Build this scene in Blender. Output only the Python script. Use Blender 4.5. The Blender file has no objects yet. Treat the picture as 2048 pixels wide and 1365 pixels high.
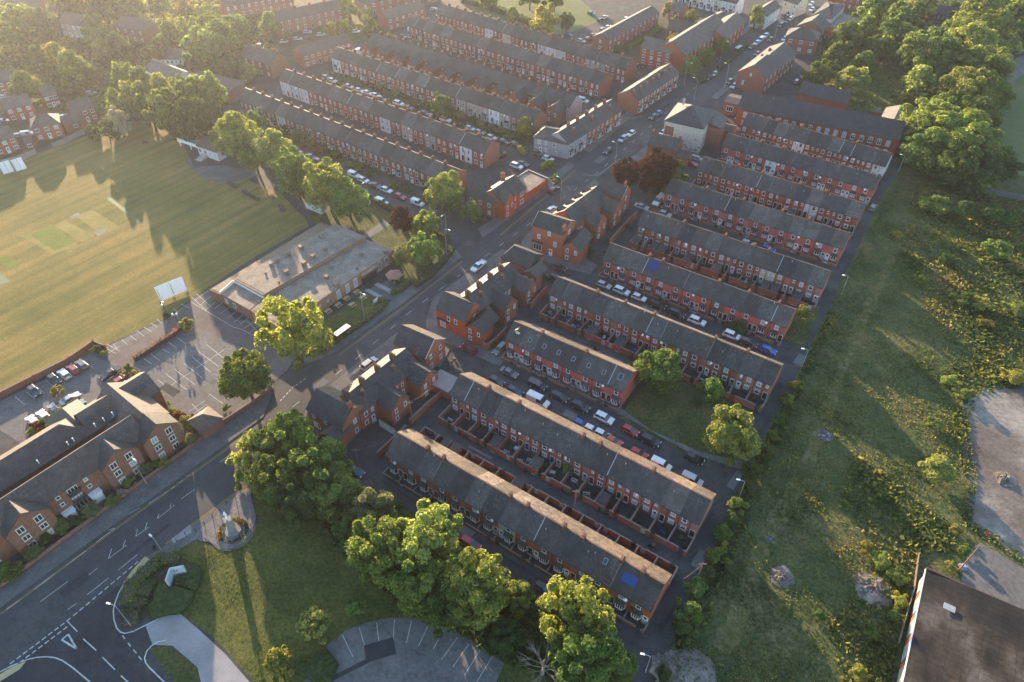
import bpy, math, random
import numpy as np
from mathutils import Vector, Matrix
R = random.Random(7)
rad = math.radians
scene = bpy.context.scene
COL = scene.collection

# ---------------------------------------------------------------- camera
CAM_H, F_PX, PITCH, ROLL = 120.0, 1420.0, rad(43.18), rad(0.19)
cam_data = bpy.data.cameras.new('camera')
cam_data.sensor_fit = 'HORIZONTAL'
cam_data.sensor_width = 36.0
cam_data.lens = 36.0 * F_PX / 2048.0
cam_data.clip_end = 4000
cam = bpy.data.objects.new('camera', cam_data)
COL.objects.link(cam)
cam.matrix_world = (Matrix.Translation((0, 0, CAM_H)) @ Matrix.Rotation(rad(90) - PITCH, 4, 'X')
                    @ Matrix.Rotation(ROLL, 4, 'Z'))
scene.camera = cam

# ---------------------------------------------------------------- sky, sun, exposure
SUN_AZ, SUN_EL = rad(-25.0), rad(9.8)          # azimuth from +Y, positive towards +X
world = bpy.data.worlds.new('World')
scene.world = world
world.use_nodes = True
wn = world.node_tree.nodes
sky = wn.new('ShaderNodeTexSky')
sky.sky_type = 'NISHITA'
sky.sun_disc = False
sky.sun_elevation = SUN_EL
sky.sun_rotation = SUN_AZ
sky.air_density = 1.0
sky.dust_density = 0.4
sky.ozone_density = 1.6
world.node_tree.links.new(sky.outputs[0], wn['Background'].inputs[0])
wn['Background'].inputs[1].default_value = 0.15
sun_data = bpy.data.lights.new('sun', 'SUN')
sun_data.energy = 5.0
sun_data.angle = rad(0.6)
sun_data.color = (1.0, 0.74, 0.46)
sun = bpy.data.objects.new('sun', sun_data)
COL.objects.link(sun)
sun_dir = Vector((math.sin(SUN_AZ) * math.cos(SUN_EL), math.cos(SUN_AZ) * math.cos(SUN_EL), math.sin(SUN_EL)))
sun.rotation_euler = (-sun_dir).to_track_quat('-Z', 'Y').to_euler()
sun.location = (0, 0, 300)
vs = scene.view_settings
vs.view_transform = 'Standard'
vs.look = 'None'
vs.exposure = 2.1
vs.gamma = 1.0
scene.render.film_transparent = False
scene.cycles.max_bounces = 10
scene.cycles.diffuse_bounces = 6
scene.cycles.glossy_bounces = 2
scene.cycles.transmission_bounces = 4
scene.cycles.transparent_max_bounces = 8
scene.cycles.volume_bounces = 0
scene.cycles.use_denoising = True

# ---------------------------------------------------------------- survey: photo pixel -> point on a level plane
def W(px, py, z=0.0):
    x = (px - 1024.0) / F_PX
    y = -(py - 682.5) / F_PX
    c, s = math.cos(ROLL), math.sin(ROLL)
    x, y = c * x - s * y, s * x + c * y
    d = Vector((x, math.cos(PITCH) + y * math.sin(PITCH), -math.sin(PITCH) + y * math.cos(PITCH)))
    return Vector((0, 0, CAM_H)) + d * ((z - CAM_H) / d.z)

# ---------------------------------------------------------------- materials
def new_mat(name):
    m = bpy.data.materials.new(name)
    m.use_nodes = True
    nt = m.node_tree
    return m, nt, nt.nodes['Principled BSDF']

def nd(nt, kind, **kw):
    n = nt.nodes.new('ShaderNode' + kind)
    for k, v in kw.items():
        if k.startswith('i_'):
            n.inputs[k[2:].replace('_', ' ')].default_value = v
        else:
            setattr(n, k, v)
    return n

def L(nt, a, b):
    nt.links.new(a, b)

def ramp(nt, fac, stops):
    r = nt.nodes.new('ShaderNodeValToRGB')
    e = r.color_ramp.elements
    while len(e) < len(stops):
        e.new(0.5)
    for k, (p, c) in enumerate(stops):
        e[k].position = p
        e[k].color = (c[0], c[1], c[2], 1) if len(c) == 3 else c
    L(nt, fac, r.inputs[0])
    return r.outputs[0]

def mix(nt, fac, a, b, mode='MIX'):
    m = nt.nodes.new('ShaderNodeMix')
    m.data_type = 'RGBA'
    m.blend_type = mode
    for sock, v in ((m.inputs[0], fac), (m.inputs[6], a), (m.inputs[7], b)):
        if hasattr(v, 'is_linked') or hasattr(v, 'links'):
            L(nt, v, sock)
        elif isinstance(v, (int, float)):
            sock.default_value = v
        else:
            sock.default_value = (v[0], v[1], v[2], 1)
    return m.outputs[2]

def coords(nt, kind='Object', scale=None):
    t = nt.nodes.new('ShaderNodeTexCoord')
    out = t.outputs[kind]
    if scale:
        mp = nt.nodes.new('ShaderNodeMapping')
        mp.inputs['Scale'].default_value = scale
        L(nt, out, mp.inputs[0])
        out = mp.outputs[0]
    return out

def noise(nt, vec, scale, detail=4, rough=0.55):
    n = nd(nt, 'TexNoise', i_Scale=scale, i_Detail=detail, i_Roughness=rough)
    L(nt, vec, n.inputs['Vector'])
    return n.outputs['Fac']

def bump(nt, bsdf, h, strength=0.3, dist=0.05):
    b = nd(nt, 'Bump', i_Strength=strength, i_Distance=dist)
    L(nt, h, b.inputs['Height'])
    L(nt, b.outputs[0], bsdf.inputs['Normal'])

def m_plain(name, col, rough=0.7, metal=0.0, var=0.25, scale=2.0):
    m, nt, b = new_mat(name)
    f = noise(nt, coords(nt), scale)
    lo = tuple(c * (1 - var) for c in col)
    hi = tuple(min(1, c * (1 + var)) for c in col)
    L(nt, ramp(nt, f, [(0.3, lo), (0.7, hi)]), b.inputs['Base Color'])
    b.inputs['Roughness'].default_value = rough
    b.inputs['Metallic'].default_value = metal
    return m

def m_tint(name, rough=0.6, var=0.22, scale=1.2, spec=0.3, brick=False, coat=0.0):
    """colour comes from the object's own colour, broken by grime"""
    m, nt, b = new_mat(name)
    oi = nt.nodes.new('ShaderNodeObjectInfo')
    co = coords(nt)
    f = noise(nt, co, scale, 5)
    g = ramp(nt, f, [(0.25, (1 - var,) * 3), (0.75, (1 + var * 0.6,) * 3)])
    c = mix(nt, 1.0, oi.outputs['Color'], g, 'MULTIPLY')
    if brick:
        br = nd(nt, 'TexBrick', i_Scale=1.0)
        br.inputs['Color1'].default_value = (1.12, 1.05, 1.0, 1)
        br.inputs['Color2'].default_value = (0.78, 0.80, 0.82, 1)
        br.inputs['Mortar'].default_value = (0.95, 0.98, 1.0, 1)
        br.inputs['Brick Width'].default_value = 0.46
        br.inputs['Row Height'].default_value = 0.16
        br.inputs['Mortar Size'].default_value = 0.018
        mp = nt.nodes.new('ShaderNodeMapping')
        mp.inputs['Rotation'].default_value = (rad(90), 0, 0)
        L(nt, co, mp.inputs[0])
        L(nt, mp.outputs[0], br.inputs['Vector'])
        c = mix(nt, 0.55, c, br.outputs[0], 'MULTIPLY')
        f2 = noise(nt, coords(nt, 'Object', (3.0, 3.0, 0.35)), 1.0, 3)
        st = ramp(nt, f2, [(0.55, (1, 1, 1)), (0.8, (0.66, 0.64, 0.62))])
        c = mix(nt, 0.8, c, st, 'MULTIPLY')
    L(nt, c, b.inputs['Base Color'])
    b.inputs['Roughness'].default_value = rough
    b.inputs['Specular IOR Level'].default_value = spec
    b.inputs['Coat Weight'].default_value = coat
    return m

def m_slate(name, base=(0.049, 0.044, 0.042), warm=0.0):
    m, nt, b = new_mat(name)
    oi = nt.nodes.new('ShaderNodeObjectInfo')
    co = coords(nt)
    add = nt.nodes.new('ShaderNodeVectorMath')
    add.operation = 'ADD'
    sc = nt.nodes.new('ShaderNodeVectorMath')
    sc.operation = 'SCALE'
    cmb = nt.nodes.new('ShaderNodeCombineXYZ')
    L(nt, oi.outputs['Random'], cmb.inputs[0])
    L(nt, oi.outputs['Random'], cmb.inputs[1])
    L(nt, cmb.outputs[0], sc.inputs[0])
    sc.inputs['Scale'].default_value = 57.0
    L(nt, co, add.inputs[0])
    L(nt, sc.outputs[0], add.inputs[1])
    v = add.outputs[0]
    br = nd(nt, 'TexBrick', i_Scale=1.0)
    br.inputs['Brick Width'].default_value = 0.34
    br.inputs['Row Height'].default_value = 0.24
    br.inputs['Mortar Size'].default_value = 0.015
    br.inputs['Color1'].default_value = (1.2, 1.18, 1.18, 1)
    br.inputs['Color2'].default_value = (0.72, 0.73, 0.75, 1)
    br.inputs['Mortar'].default_value = (0.4, 0.4, 0.4, 1)
    L(nt, v, br.inputs['Vector'])
    f = noise(nt, v, 0.55, 5)
    c = ramp(nt, f, [(0.3, tuple(x * 0.75 for x in base)), (0.7, tuple(x * 1.3 for x in base))])
    c = mix(nt, 0.75, c, br.outputs[0], 'MULTIPLY')
    rnd = ramp(nt, oi.outputs['Random'], [(0.0, (0.74, 0.74, 0.76)), (0.5, (1, 0.99, 0.99)), (1.0, (1.3, 1.24, 1.18))])
    c = mix(nt, 1.0, c, rnd, 'MULTIPLY')
    lich = noise(nt, v, 2.6, 6, 0.7)
    lm = ramp(nt, lich, [(0.53, (0, 0, 0)), (0.70, (1, 1, 1))])
    big = noise(nt, v, 0.22, 2)
    bm = ramp(nt, big, [(0.42, (0, 0, 0)), (0.62, (0.7, 0.7, 0.7))])
    lm = mix(nt, 1.0, lm, bm, 'MULTIPLY')
    c = mix(nt, lm, c, (0.20, 0.19, 0.165))
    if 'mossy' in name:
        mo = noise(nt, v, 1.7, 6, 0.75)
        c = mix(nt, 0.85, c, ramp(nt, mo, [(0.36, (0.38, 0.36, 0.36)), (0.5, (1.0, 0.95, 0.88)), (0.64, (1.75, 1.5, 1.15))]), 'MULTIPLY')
    c = mix(nt, 1.0, c, oi.outputs['Color'], 'MULTIPLY')
    L(nt, c, b.inputs['Base Color'])
    b.inputs['Roughness'].default_value = 0.62
    b.inputs['Specular IOR Level'].default_value = 0.35
    bump(nt, b, br.outputs['Fac'], 0.4, 0.03)
    return m

def m_ground(name, stops, scale=0.12, fine=None, fine_amt=0.5, rough=0.9, bumpy=0.0, bscale=3.0, kind='Object', spec=0.2, stain=0.0):
    m, nt, b = new_mat(name)
    co = coords(nt, kind)
    f = noise(nt, co, scale, 6, 0.6)
    c = ramp(nt, f, stops)
    if fine:
        g = noise(nt, co, fine, 5, 0.65)
        c = mix(nt, fine_amt, c, ramp(nt, g, [(0.3, (0.55,) * 3), (0.7, (1.35,) * 3)]), 'MULTIPLY')
    if stain:
        st = noise(nt, coords(nt, kind, (0.35, 0.35, 0.35)), 1.0, 6, 0.7)
        c = mix(nt, stain, c, ramp(nt, st, [(0.34, (0.5, 0.5, 0.52)), (0.46, (0.95,) * 3), (0.58, (1.0,) * 3), (0.7, (1.5, 1.48, 1.45))]), 'MULTIPLY')
        cr = nd(nt, 'TexVoronoi', i_Scale=0.22)
        cr.feature = 'DISTANCE_TO_EDGE'
        L(nt, co, cr.inputs['Vector'])
        c = mix(nt, stain, c, ramp(nt, cr.outputs['Distance'], [(0.0, (0.62,) * 3), (0.02, (1,) * 3)]), 'MULTIPLY')
    L(nt, c, b.inputs['Base Color'])
    b.inputs['Roughness'].default_value = rough
    b.inputs['Specular IOR Level'].default_value = spec
    if bumpy:
        bump(nt, b, noise(nt, co, bscale, 4, 0.6), bumpy, 0.3)
    return m

def m_leaf(name, leafscale=2.4):
    m, nt, b = new_mat(name)
    nt.nodes.remove(b)
    out = nt.nodes['Material Output']
    oi = nt.nodes.new('ShaderNodeObjectInfo')
    ge = nt.nodes.new('ShaderNodeNewGeometry')
    v = ramp(nt, ge.outputs['Random Per Island'], [(0.0, (0.62, 0.66, 0.6)), (0.5, (1, 1, 1)), (1.0, (1.5, 1.35, 1.2))])
    c = mix(nt, 1.0, oi.outputs['Color'], v, 'MULTIPLY')
    co = coords(nt)
    lf = noise(nt, co, leafscale, 3)
    c = mix(nt, 1.0, c, ramp(nt, lf, [(0.34, (0.62, 0.72, 0.72)), (0.5, (1, 1, 1)), (0.66, (1.35, 1.22, 1.05))]), 'MULTIPLY')
    d = nt.nodes.new('ShaderNodeBsdfDiffuse')
    t = nt.nodes.new('ShaderNodeBsdfTranslucent')
    L(nt, c, d.inputs[0])
    L(nt, mix(nt, 1.0, c, (1.15, 1.2, 0.78), 'MULTIPLY'), t.inputs[0])
    ms = nt.nodes.new('ShaderNodeMixShader')
    ms.inputs[0].default_value = 0.58
    L(nt, d.outputs[0], ms.inputs[1])
    L(nt, t.outputs[0], ms.inputs[2])
    L(nt, ms.outputs[0], out.inputs[0])
    return m

M = {}
M['wall'] = m_tint('brick_wall', 0.85, 0.25, 1.5, 0.15, brick=True)
M['paint'] = m_tint('painted_surface', 0.6, 0.12, 1.5, 0.3)
M['car'] = m_tint('car_paint', 0.28, 0.03, 1.0, 0.5, coat=0.6)
M['slate'] = m_slate('roof_slate')
M['mossy'] = m_slate('mossy_roof_slate', (0.115, 0.095, 0.076))  # far slopes: lichen speckle, plus golden sunlight painted into the slate colour
M['tile'] = m_slate('brown_roof_tile', (0.095, 0.072, 0.06))
M['coping'] = m_plain('weathered_coping', (0.17, 0.135, 0.115), 0.85, 0, 0.3, 3)
M['felt'] = m_ground('roof_felt', [(0.3, (0.15, 0.122, 0.098)), (0.7, (0.30, 0.25, 0.20))], 0.35, 2.2, 0.8, 0.8)
M['white'] = m_plain('white_upvc', (0.72, 0.72, 0.72), 0.45, 0, 0.05)
M['stone'] = m_plain('pale_stone', (0.36, 0.34, 0.31), 0.8, 0, 0.2, 4)
M['dark'] = m_plain('dark_metal', (0.03, 0.03, 0.032), 0.5, 0.0, 0.2)
M['grey'] = m_plain('galvanised_grey', (0.34, 0.35, 0.36), 0.45, 0.3, 0.1)
M['black'] = m_plain('black_rubber', (0.018, 0.018, 0.018), 0.8, 0, 0.2)
M['pot'] = m_plain('terracotta_pot', (0.30, 0.15, 0.08), 0.8, 0, 0.25)
M['timber'] = m_plain('weathered_timber', (0.20, 0.14, 0.09), 0.8, 0, 0.3)
M['bark'] = m_plain('tree_bark', (0.075, 0.06, 0.045), 0.9, 0, 0.4, 5)
M['leaf'] = m_leaf('leaves')
M['blade'] = m_leaf('blades_and_leaves', 0.30)
m, nt, b = new_mat('window_glass')
b.inputs['Base Color'].default_value = (0.03, 0.035, 0.04, 1)
b.inputs['Roughness'].default_value = 0.12
b.inputs['Specular IOR Level'].default_value = 0.8
M['glass'] = m
m, nt, b = new_mat('curtained_glass')
b.inputs['Base Color'].default_value = (0.30, 0.31, 0.32, 1)
b.inputs['Roughness'].default_value = 0.15
b.inputs['Specular IOR Level'].default_value = 0.8
M['curtain'] = m
m, nt, b = new_mat('lamp_lens')
b.inputs['Base Color'].default_value = (0.8, 0.8, 0.78, 1)
b.inputs['Roughness'].default_value = 0.2
M['lens'] = m
m, nt, b = new_mat('red_lens')
b.inputs['Base Color'].default_value = (0.35, 0.015, 0.01, 1)
b.inputs['Roughness'].default_value = 0.2
M['redlens'] = m
m, nt, b = new_mat('solar_cells')
br = nd(nt, 'TexBrick', i_Scale=1.0)
br.offset = 0
br.inputs['Color1'].default_value = (0.012, 0.03, 0.14, 1)
br.inputs['Color2'].default_value = (0.016, 0.04, 0.17, 1)
br.inputs['Mortar'].default_value = (0.05, 0.09, 0.25, 1)
br.inputs['Brick Width'].default_value = 0.25
br.inputs['Row Height'].default_value = 0.25
br.inputs['Mortar Size'].default_value = 0.012
L(nt, coords(nt), br.inputs['Vector'])
L(nt, br.outputs[0], b.inputs['Base Color'])
b.inputs['Roughness'].default_value = 0.15
M['solar'] = m

# ---------------------------------------------------------------- mesh building
class MB:
    def __init__(s):
        s.v, s.f, s.m = [], [], []
    def face(s, pts, m=0):
        k = len(s.v)
        s.v += [tuple(p) for p in pts]
        s.f.append(tuple(range(k, k + len(pts))))
        s.m.append(m)
        return s
    def box(s, x0, y0, z0, x1, y1, z1, m=0, skip=''):
        k = len(s.v)
        s.v += [(x0, y0, z0), (x1, y0, z0), (x1, y1, z0), (x0, y1, z0), (x0, y0, z1), (x1, y0, z1), (x1, y1, z1), (x0, y1, z1)]
        for n, q in (('b', (3, 2, 1, 0)), ('t', (4, 5, 6, 7)), ('f', (0, 1, 5, 4)), ('r', (1, 2, 6, 5)), ('k', (2, 3, 7, 6)), ('l', (3, 0, 4, 7))):
            if n not in skip:
                s.f.append(tuple(k + i for i in q))
                s.m.append(m)
        return s
    def prism(s, pts, z0, z1, m=0, cap=True):
        n = len(pts)
        k = len(s.v)
        s.v += [(p[0], p[1], z0) for p in pts] + [(p[0], p[1], z1) for p in pts]
        for i in range(n):
            j = (i + 1) % n
            s.f.append((k + i, k + j, k + n + j, k + n + i)); s.m.append(m)
        if cap:
            s.f.append(tuple(k + n + i for i in range(n))); s.m.append(m)
            s.f.append(tuple(k + n - 1 - i for i in range(n))); s.m.append(m)
        return s
    def extr(s, prof, y0, y1, m=0):
        """profile in x,z pulled along y"""
        n = len(prof)
        k = len(s.v)
        s.v += [(p[0], y0, p[1]) for p in prof] + [(p[0], y1, p[1]) for p in prof]
        for i in range(n):
            j = (i + 1) % n
            s.f.append((k + i, k + n + i, k + n + j, k + j)); s.m.append(m)
        s.f.append(tuple(k + i for i in range(n))); s.m.append(m)
        s.f.append(tuple(k + 2 * n - 1 - i for i in range(n))); s.m.append(m)
        return s
    def tube(s, pts, r, n=6, m=0, r1=None):
        pts = [Vector(p) for p in pts]
        r1 = r if r1 is None else r1
        k = len(s.v)
        for i, p in enumerate(pts):
            t = (pts[min(i + 1, len(pts) - 1)] - pts[max(i - 1, 0)]).normalized()
            a = t.cross(Vector((0.31, 0.17, 0.93)))
            if a.length < 0.05:
                a = t.cross(Vector((1, 0, 0)))
            a.normalize()
            bb = t.cross(a)
            rr = r + (r1 - r) * i / max(1, len(pts) - 1)
            for j in range(n):
                w = 2 * math.pi * j / n
                s.v.append(tuple(p + a * (rr * math.cos(w)) + bb * (rr * math.sin(w))))
        for i in range(len(pts) - 1):
            for j in range(n):
                q = (j + 1) % n
                s.f.append((k + i * n + j, k + i * n + q, k + (i + 1) * n + q, k + (i + 1) * n + j)); s.m.append(m)
        s.f.append(tuple(k + j for j in range(n))[::-1]); s.m.append(m)
        s.f.append(tuple(k + (len(pts) - 1) * n + j for j in range(n))); s.m.append(m)
        return s
    def cyl(s, x, y, z0, z1, r, n=10, m=0, r1=None):
        r1 = r if r1 is None else r1
        k = len(s.v)
        for z, q in ((z0, r), (z1, r1)):
            s.v += [(x + q * math.cos(2 * math.pi * j / n), y + q * math.sin(2 * math.pi * j / n), z) for j in range(n)]
        for j in range(n):
            q = (j + 1) % n
            s.f.append((k + j, k + q, k + n + q, k + n + j)); s.m.append(m)
        s.f.append(tuple(k + j for j in range(n))[::-1]); s.m.append(m)
        s.f.append(tuple(k + n + j for j in range(n))); s.m.append(m)
        return s
    def mesh(s, name, *mats):
        me = bpy.data.meshes.new(name)
        me.from_pydata(s.v, [], s.f)
        for a in mats:
            me.materials.append(M[a] if isinstance(a, str) else a)
        if len(mats) > 1:
            me.polygons.foreach_set('material_index', s.m)
        me.update()
        return me

def obj(name, me, parent=None, loc=(0, 0, 0), rz=0.0, color=None, scale=None):
    o = bpy.data.objects.new(name, me)
    COL.objects.link(o)
    o.location = loc
    o.rotation_euler = (0, 0, rz)
    if scale is not None:
        o.scale = scale
    if parent is not None:
        o.parent = parent
    if color is not None:
        o.color = (color[0], color[1], color[2], 1)
    return o

def thing(name, label, cat, loc=(0, 0, 0), rz=0.0, group=None):
    o = obj(name, None, None, loc, rz)
    o['label'] = label
    o['category'] = cat
    if group:
        o['group'] = group
    return o

def tag(o, label, cat, group=None):
    o['label'] = label
    o['category'] = cat
    if group:
        o['group'] = group
    return o

CACHE = {}
def cached(key, fn):
    if key not in CACHE:
        CACHE[key] = fn()
    return CACHE[key]

ORD = ['first', 'second', 'third', 'fourth', 'fifth', 'sixth', 'seventh', 'eighth', 'ninth', 'tenth', 'eleventh', 'twelfth',
       'thirteenth', 'fourteenth', 'fifteenth', 'sixteenth', 'seventeenth', 'eighteenth', 'nineteenth', 'twentieth',
       'twenty-first', 'twenty-second', 'twenty-third', 'twenty-fourth', 'twenty-fifth']
def nth(i, n, near, far):
    """position told from the nearer end"""
    if i < (n + 1) // 2:
        return (ORD[i] + ' from the ' + near)
    return (ORD[n - 1 - i] + ' from the ' + far)
def ang(d):
    return math.atan2(d.y, d.x)

# ================================================================ THE SETTING
def structure(o):
    o['kind'] = 'structure'
    return o

M['asphalt'] = m_ground('worn_asphalt', [(0.3, (0.043, 0.043, 0.045)), (0.55, (0.062, 0.061, 0.062)), (0.75, (0.092, 0.089, 0.086))], 0.18, 2.2, 0.45, 0.85, stain=0.8)
M['road'] = m_ground('road_asphalt', [(0.3, (0.050, 0.050, 0.053)), (0.7, (0.078, 0.077, 0.079))], 0.10, 1.6, 0.35, 0.8, stain=0.55)
M['newroad'] = m_ground('fresh_asphalt', [(0.3, (0.034, 0.035, 0.038)), (0.7, (0.050, 0.051, 0.055))], 0.15, 2.5, 0.35, 0.85, stain=0.55)
M['paving'] = m_ground('paving_flags', [(0.3, (0.095, 0.092, 0.09)), (0.7, (0.15, 0.145, 0.14))], 0.3, 2.8, 0.5, 0.85, stain=0.55)
M['browntar'] = m_ground('reddish_tarmac', [(0.3, (0.105, 0.082, 0.075)), (0.7, (0.15, 0.12, 0.108))], 0.15, 2.0, 0.35, 0.85, stain=0.55)
M['cartar'] = m_ground('car_park_tarmac', [(0.3, (0.115, 0.108, 0.104)), (0.7, (0.165, 0.153, 0.146))], 0.16, 1.4, 0.45, 0.85, stain=0.55)
M['palepath'] = m_ground('pale_resin_path', [(0.3, (0.22, 0.20, 0.20)), (0.7, (0.31, 0.29, 0.285))], 0.25, 3.5, 0.35, 0.85)
M['cobble'] = m_ground('stone_setts', [(0.3, (0.12, 0.11, 0.105)), (0.7, (0.22, 0.20, 0.19))], 0.6, 4.5, 0.7, 0.85, 0.4, 4)
M['gravel'] = m_ground('rubble_gravel', [(0.34, (0.085, 0.066, 0.056)), (0.5, (0.15, 0.122, 0.105)), (0.66, (0.29, 0.25, 0.22))], 0.05, 0.9, 0.7, 0.95, 0.25, 2.5)
M['soil'] = m_ground('garden_soil', [(0.3, (0.035, 0.035, 0.018)), (0.6, (0.07, 0.065, 0.035)), (0.8, (0.11, 0.095, 0.07))], 0.35, 2.5, 0.6, 0.95, 0.6, 2)
M['mark'] = m_ground('road_paint', [(0.3, (0.30, 0.30, 0.29)), (0.7, (0.58, 0.58, 0.56))], 1.3, 5.0, 0.4, 0.7)
M['yellow'] = m_ground('yellow_paint', [(0.3, (0.26, 0.19, 0.05)), (0.7, (0.40, 0.29, 0.08))], 1.3, 5.0, 0.4, 0.7)
M['tactile'] = m_ground('buff_tactile', [(0.3, (0.36, 0.29, 0.15)), (0.7, (0.46, 0.38, 0.20))], 1.0, 5.0, 0.25, 0.8)

def m_grass(name, dark, mid, light, scale, stripes=0.0, ang_=0.0, tex=1.0):
    m, nt, b = new_mat(name)
    co = coords(nt)
    f = noise(nt, co, scale, 5, 0.6)
    c = ramp(nt, f, [(0.3, dark), (0.52, mid), (0.72, light)])
    g = noise(nt, co, 1.5, 5, 0.72)
    c = mix(nt, 0.8 * tex, c, ramp(nt, g, [(0.38, (0.45, 0.52, 0.45)), (0.5, (0.95,) * 3), (0.62, (1.5, 1.42, 1.3))]), 'MULTIPLY')
    g2 = noise(nt, co, 0.28, 4, 0.65)
    c = mix(nt, 0.6 * tex, c, ramp(nt, g2, [(0.36, (0.62, 0.72, 0.6)), (0.5, (1,) * 3), (0.66, (1.35, 1.2, 1.1))]), 'MULTIPLY')
    if stripes:
        mp2 = nt.nodes.new('ShaderNodeMapping')
        mp2.vector_type = 'TEXTURE'
        mp2.inputs['Rotation'].default_value = (0, 0, ang_)
        mp2.inputs['Scale'].default_value = (90.0, 2.6, 1)
        L(nt, co, mp2.inputs[0])
        f3 = noise(nt, mp2.outputs[0], 1.0, 4)
        c = mix(nt, stripes, c, ramp(nt, f3, [(0.36, (0.70, 0.80, 0.66)), (0.64, (1.25, 1.14, 1.05))]), 'MULTIPLY')
    L(nt, c, b.inputs['Base Color'])
    b.inputs['Roughness'].default_value = 0.9
    b.inputs['Specular IOR Level'].default_value = 0.1
    bump(nt, b, noise(nt, co, 2.6, 5, 0.75), 0.9 * tex, 0.4)
    return m

M['outfield'] = m_grass('dry_outfield_grass', (0.115, 0.115, 0.035), (0.19, 0.15, 0.052), (0.26, 0.18, 0.07), 0.03, 0.9, ang(W(330, 470) - W(0, 640)), 0.45)
M['lawn'] = m_grass('lawn_grass', (0.060, 0.078, 0.024), (0.098, 0.106, 0.032), (0.145, 0.132, 0.045), 0.09, 0.3, rad(-40), 0.9)
M['verge'] = m_grass('rough_verge_grass', (0.050, 0.068, 0.024), (0.082, 0.095, 0.034), (0.13, 0.118, 0.05), 0.12)
M['waste'] = m_grass('rough_wasteland_grass', (0.055, 0.075, 0.030), (0.088, 0.102, 0.040), (0.155, 0.132, 0.066), 0.075)
M['meadow'] = m_grass('pale_field_grass', (0.085, 0.115, 0.045), (0.12, 0.145, 0.06), (0.15, 0.16, 0.075), 0.03, 0.0, 0.0, 0.4)
M['wicket'] = m_grass('mown_wicket', (0.17, 0.165, 0.05), (0.23, 0.19, 0.065), (0.27, 0.21, 0.08), 0.2, 0, 0, .3)
M['greenwicket'] = m_grass('green_wicket', (0.115, 0.145, 0.03), (0.15, 0.165, 0.04), (0.18, 0.18, 0.05), 0.2, 0, 0, .3)
M['matting'] = m_plain('green_matting', (0.065, 0.115, 0.045), 0.8, 0, 0.15)

LAYER_N = [0]
def layer(name, pts, level, mat):
    LAYER_N[0] += 1
    me = MB().face([(W(*p).x, W(*p).y, 0) for p in pts]).mesh(name, mat)
    if me.polygons[0].normal.z < 0:
        me.flip_normals()
    return structure(obj(name, me, None, (0, 0, 0.004 * level + 0.0001 * LAYER_N[0])))

def raised(name, pts, z1, mat):
    LAYER_N[0] += 1
    z1 += 0.00025 * LAYER_N[0]
    P = [W(*p) for p in pts]
    a = sum(P[i].x * P[(i + 1) % len(P)].y - P[(i + 1) % len(P)].x * P[i].y for i in range(len(P)))
    if a < 0:
        P = P[::-1]
    return structure(obj(name, MB().prism([(p.x, p.y) for p in P], -0.2, z1, 0).mesh(name, mat)))

structure(obj('ground', MB().face([(-1000, -120, 0), (1000, -120, 0), (1000, 1500, 0), (-1000, 1500, 0)]).mesh('ground', 'asphalt')))

# --- grass, soil, tarmac
layer('garden_ground', [(-500, 300), (0, 330), (100, 290), (240, 250), (340, 250), (440, 190), (560, 140), (660, 100), (870, 0), (860, -120), (-700, -120)], 1, 'soil')
layer('garden_ground', [(490, 225), (930, 372), (905, 392), (640, 312), (470, 232)], 1, 'soil')
layer('garden_ground', [(660, 140), (1080, 275), (1040, 300), (600, 178)], 1, 'soil')
layer('garden_ground', [(740, 108), (1150, 225), (1120, 240), (700, 130)], 1, 'soil')
layer('garden_ground', [(1185, 95), (1330, 30), (1420, 60), (1270, 150)], 1, 'soil')
layer('cricket_field', [(-120, 380), (0, 336), (60, 312), (175, 272), (250, 245), (330, 245), (365, 285), (390, 340), (440, 340), (560, 385), (612, 440), (617, 452), (500, 520), (418, 574), (385, 596), (330, 637), (215, 690), (185, 712), (100, 748), (0, 796), (-160, 880), (-400, 600)], 2, 'outfield')
layer('field_path', [(390, 335), (440, 330), (520, 345), (500, 358), (440, 368), (400, 352), (370, 325), (376, 318)], 3, 'paving')
layer('wicket', [(95, 455), (160, 493), (105, 508), (35, 470)], 4, 'wicket')
layer('wicket', [(82, 458), (101, 448), (154, 484), (110, 502), (62, 472)], 5, 'greenwicket')
layer('wicket', [(110, 452), (128, 440), (190, 473), (165, 485)], 5, 'wicket')
layer('wicket', [(150, 433), (185, 420), (240, 455), (205, 470)], 4, 'wicket')
layer('wicket', [(-10, 520), (15, 510), (42, 530), (20, 540)], 5, 'greenwicket')
layer('matting_strip', [(-10, 552), (0, 545), (24, 564), (0, 571), (-20, 566)], 6, 'matting')
layer('matting_strip', [(213, 398), (221, 395), (290, 448), (283, 452)], 6, 'matting')
layer('worn_patch', [(188, 465), (207, 458), (214, 463), (196, 474)], 6, 'cobble')
layer('worn_patch', [(137, 435), (155, 425), (163, 431), (147, 438)], 6, 'cobble')
layer('grass_verge', [(617, 438), (690, 405), (760, 415), (800, 440), (905, 480), (910, 495), (882, 528), (830, 572), (800, 592), (785, 560), (790, 500), (720, 466), (690, 452), (650, 462)], 2, 'verge')
layer('footpath', [(722, 472), (768, 442), (780, 450), (736, 478)], 3, 'paving')
layer('pub_lawn', [(636, 706), (612, 700), (650, 643), (728, 591), (748, 590), (772, 606), (703, 661)], 5, 'lawn')
layer('pub_lawn', [(800, 565), (835, 545), (860, 556), (838, 575), (800, 586)], 4, 'verge')
layer('patio', [(640, 690), (636, 668), (745, 575), (778, 560), (800, 572), (822, 578), (790, 603), (748, 592), (690, 657)], 3, 'paving')
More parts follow.
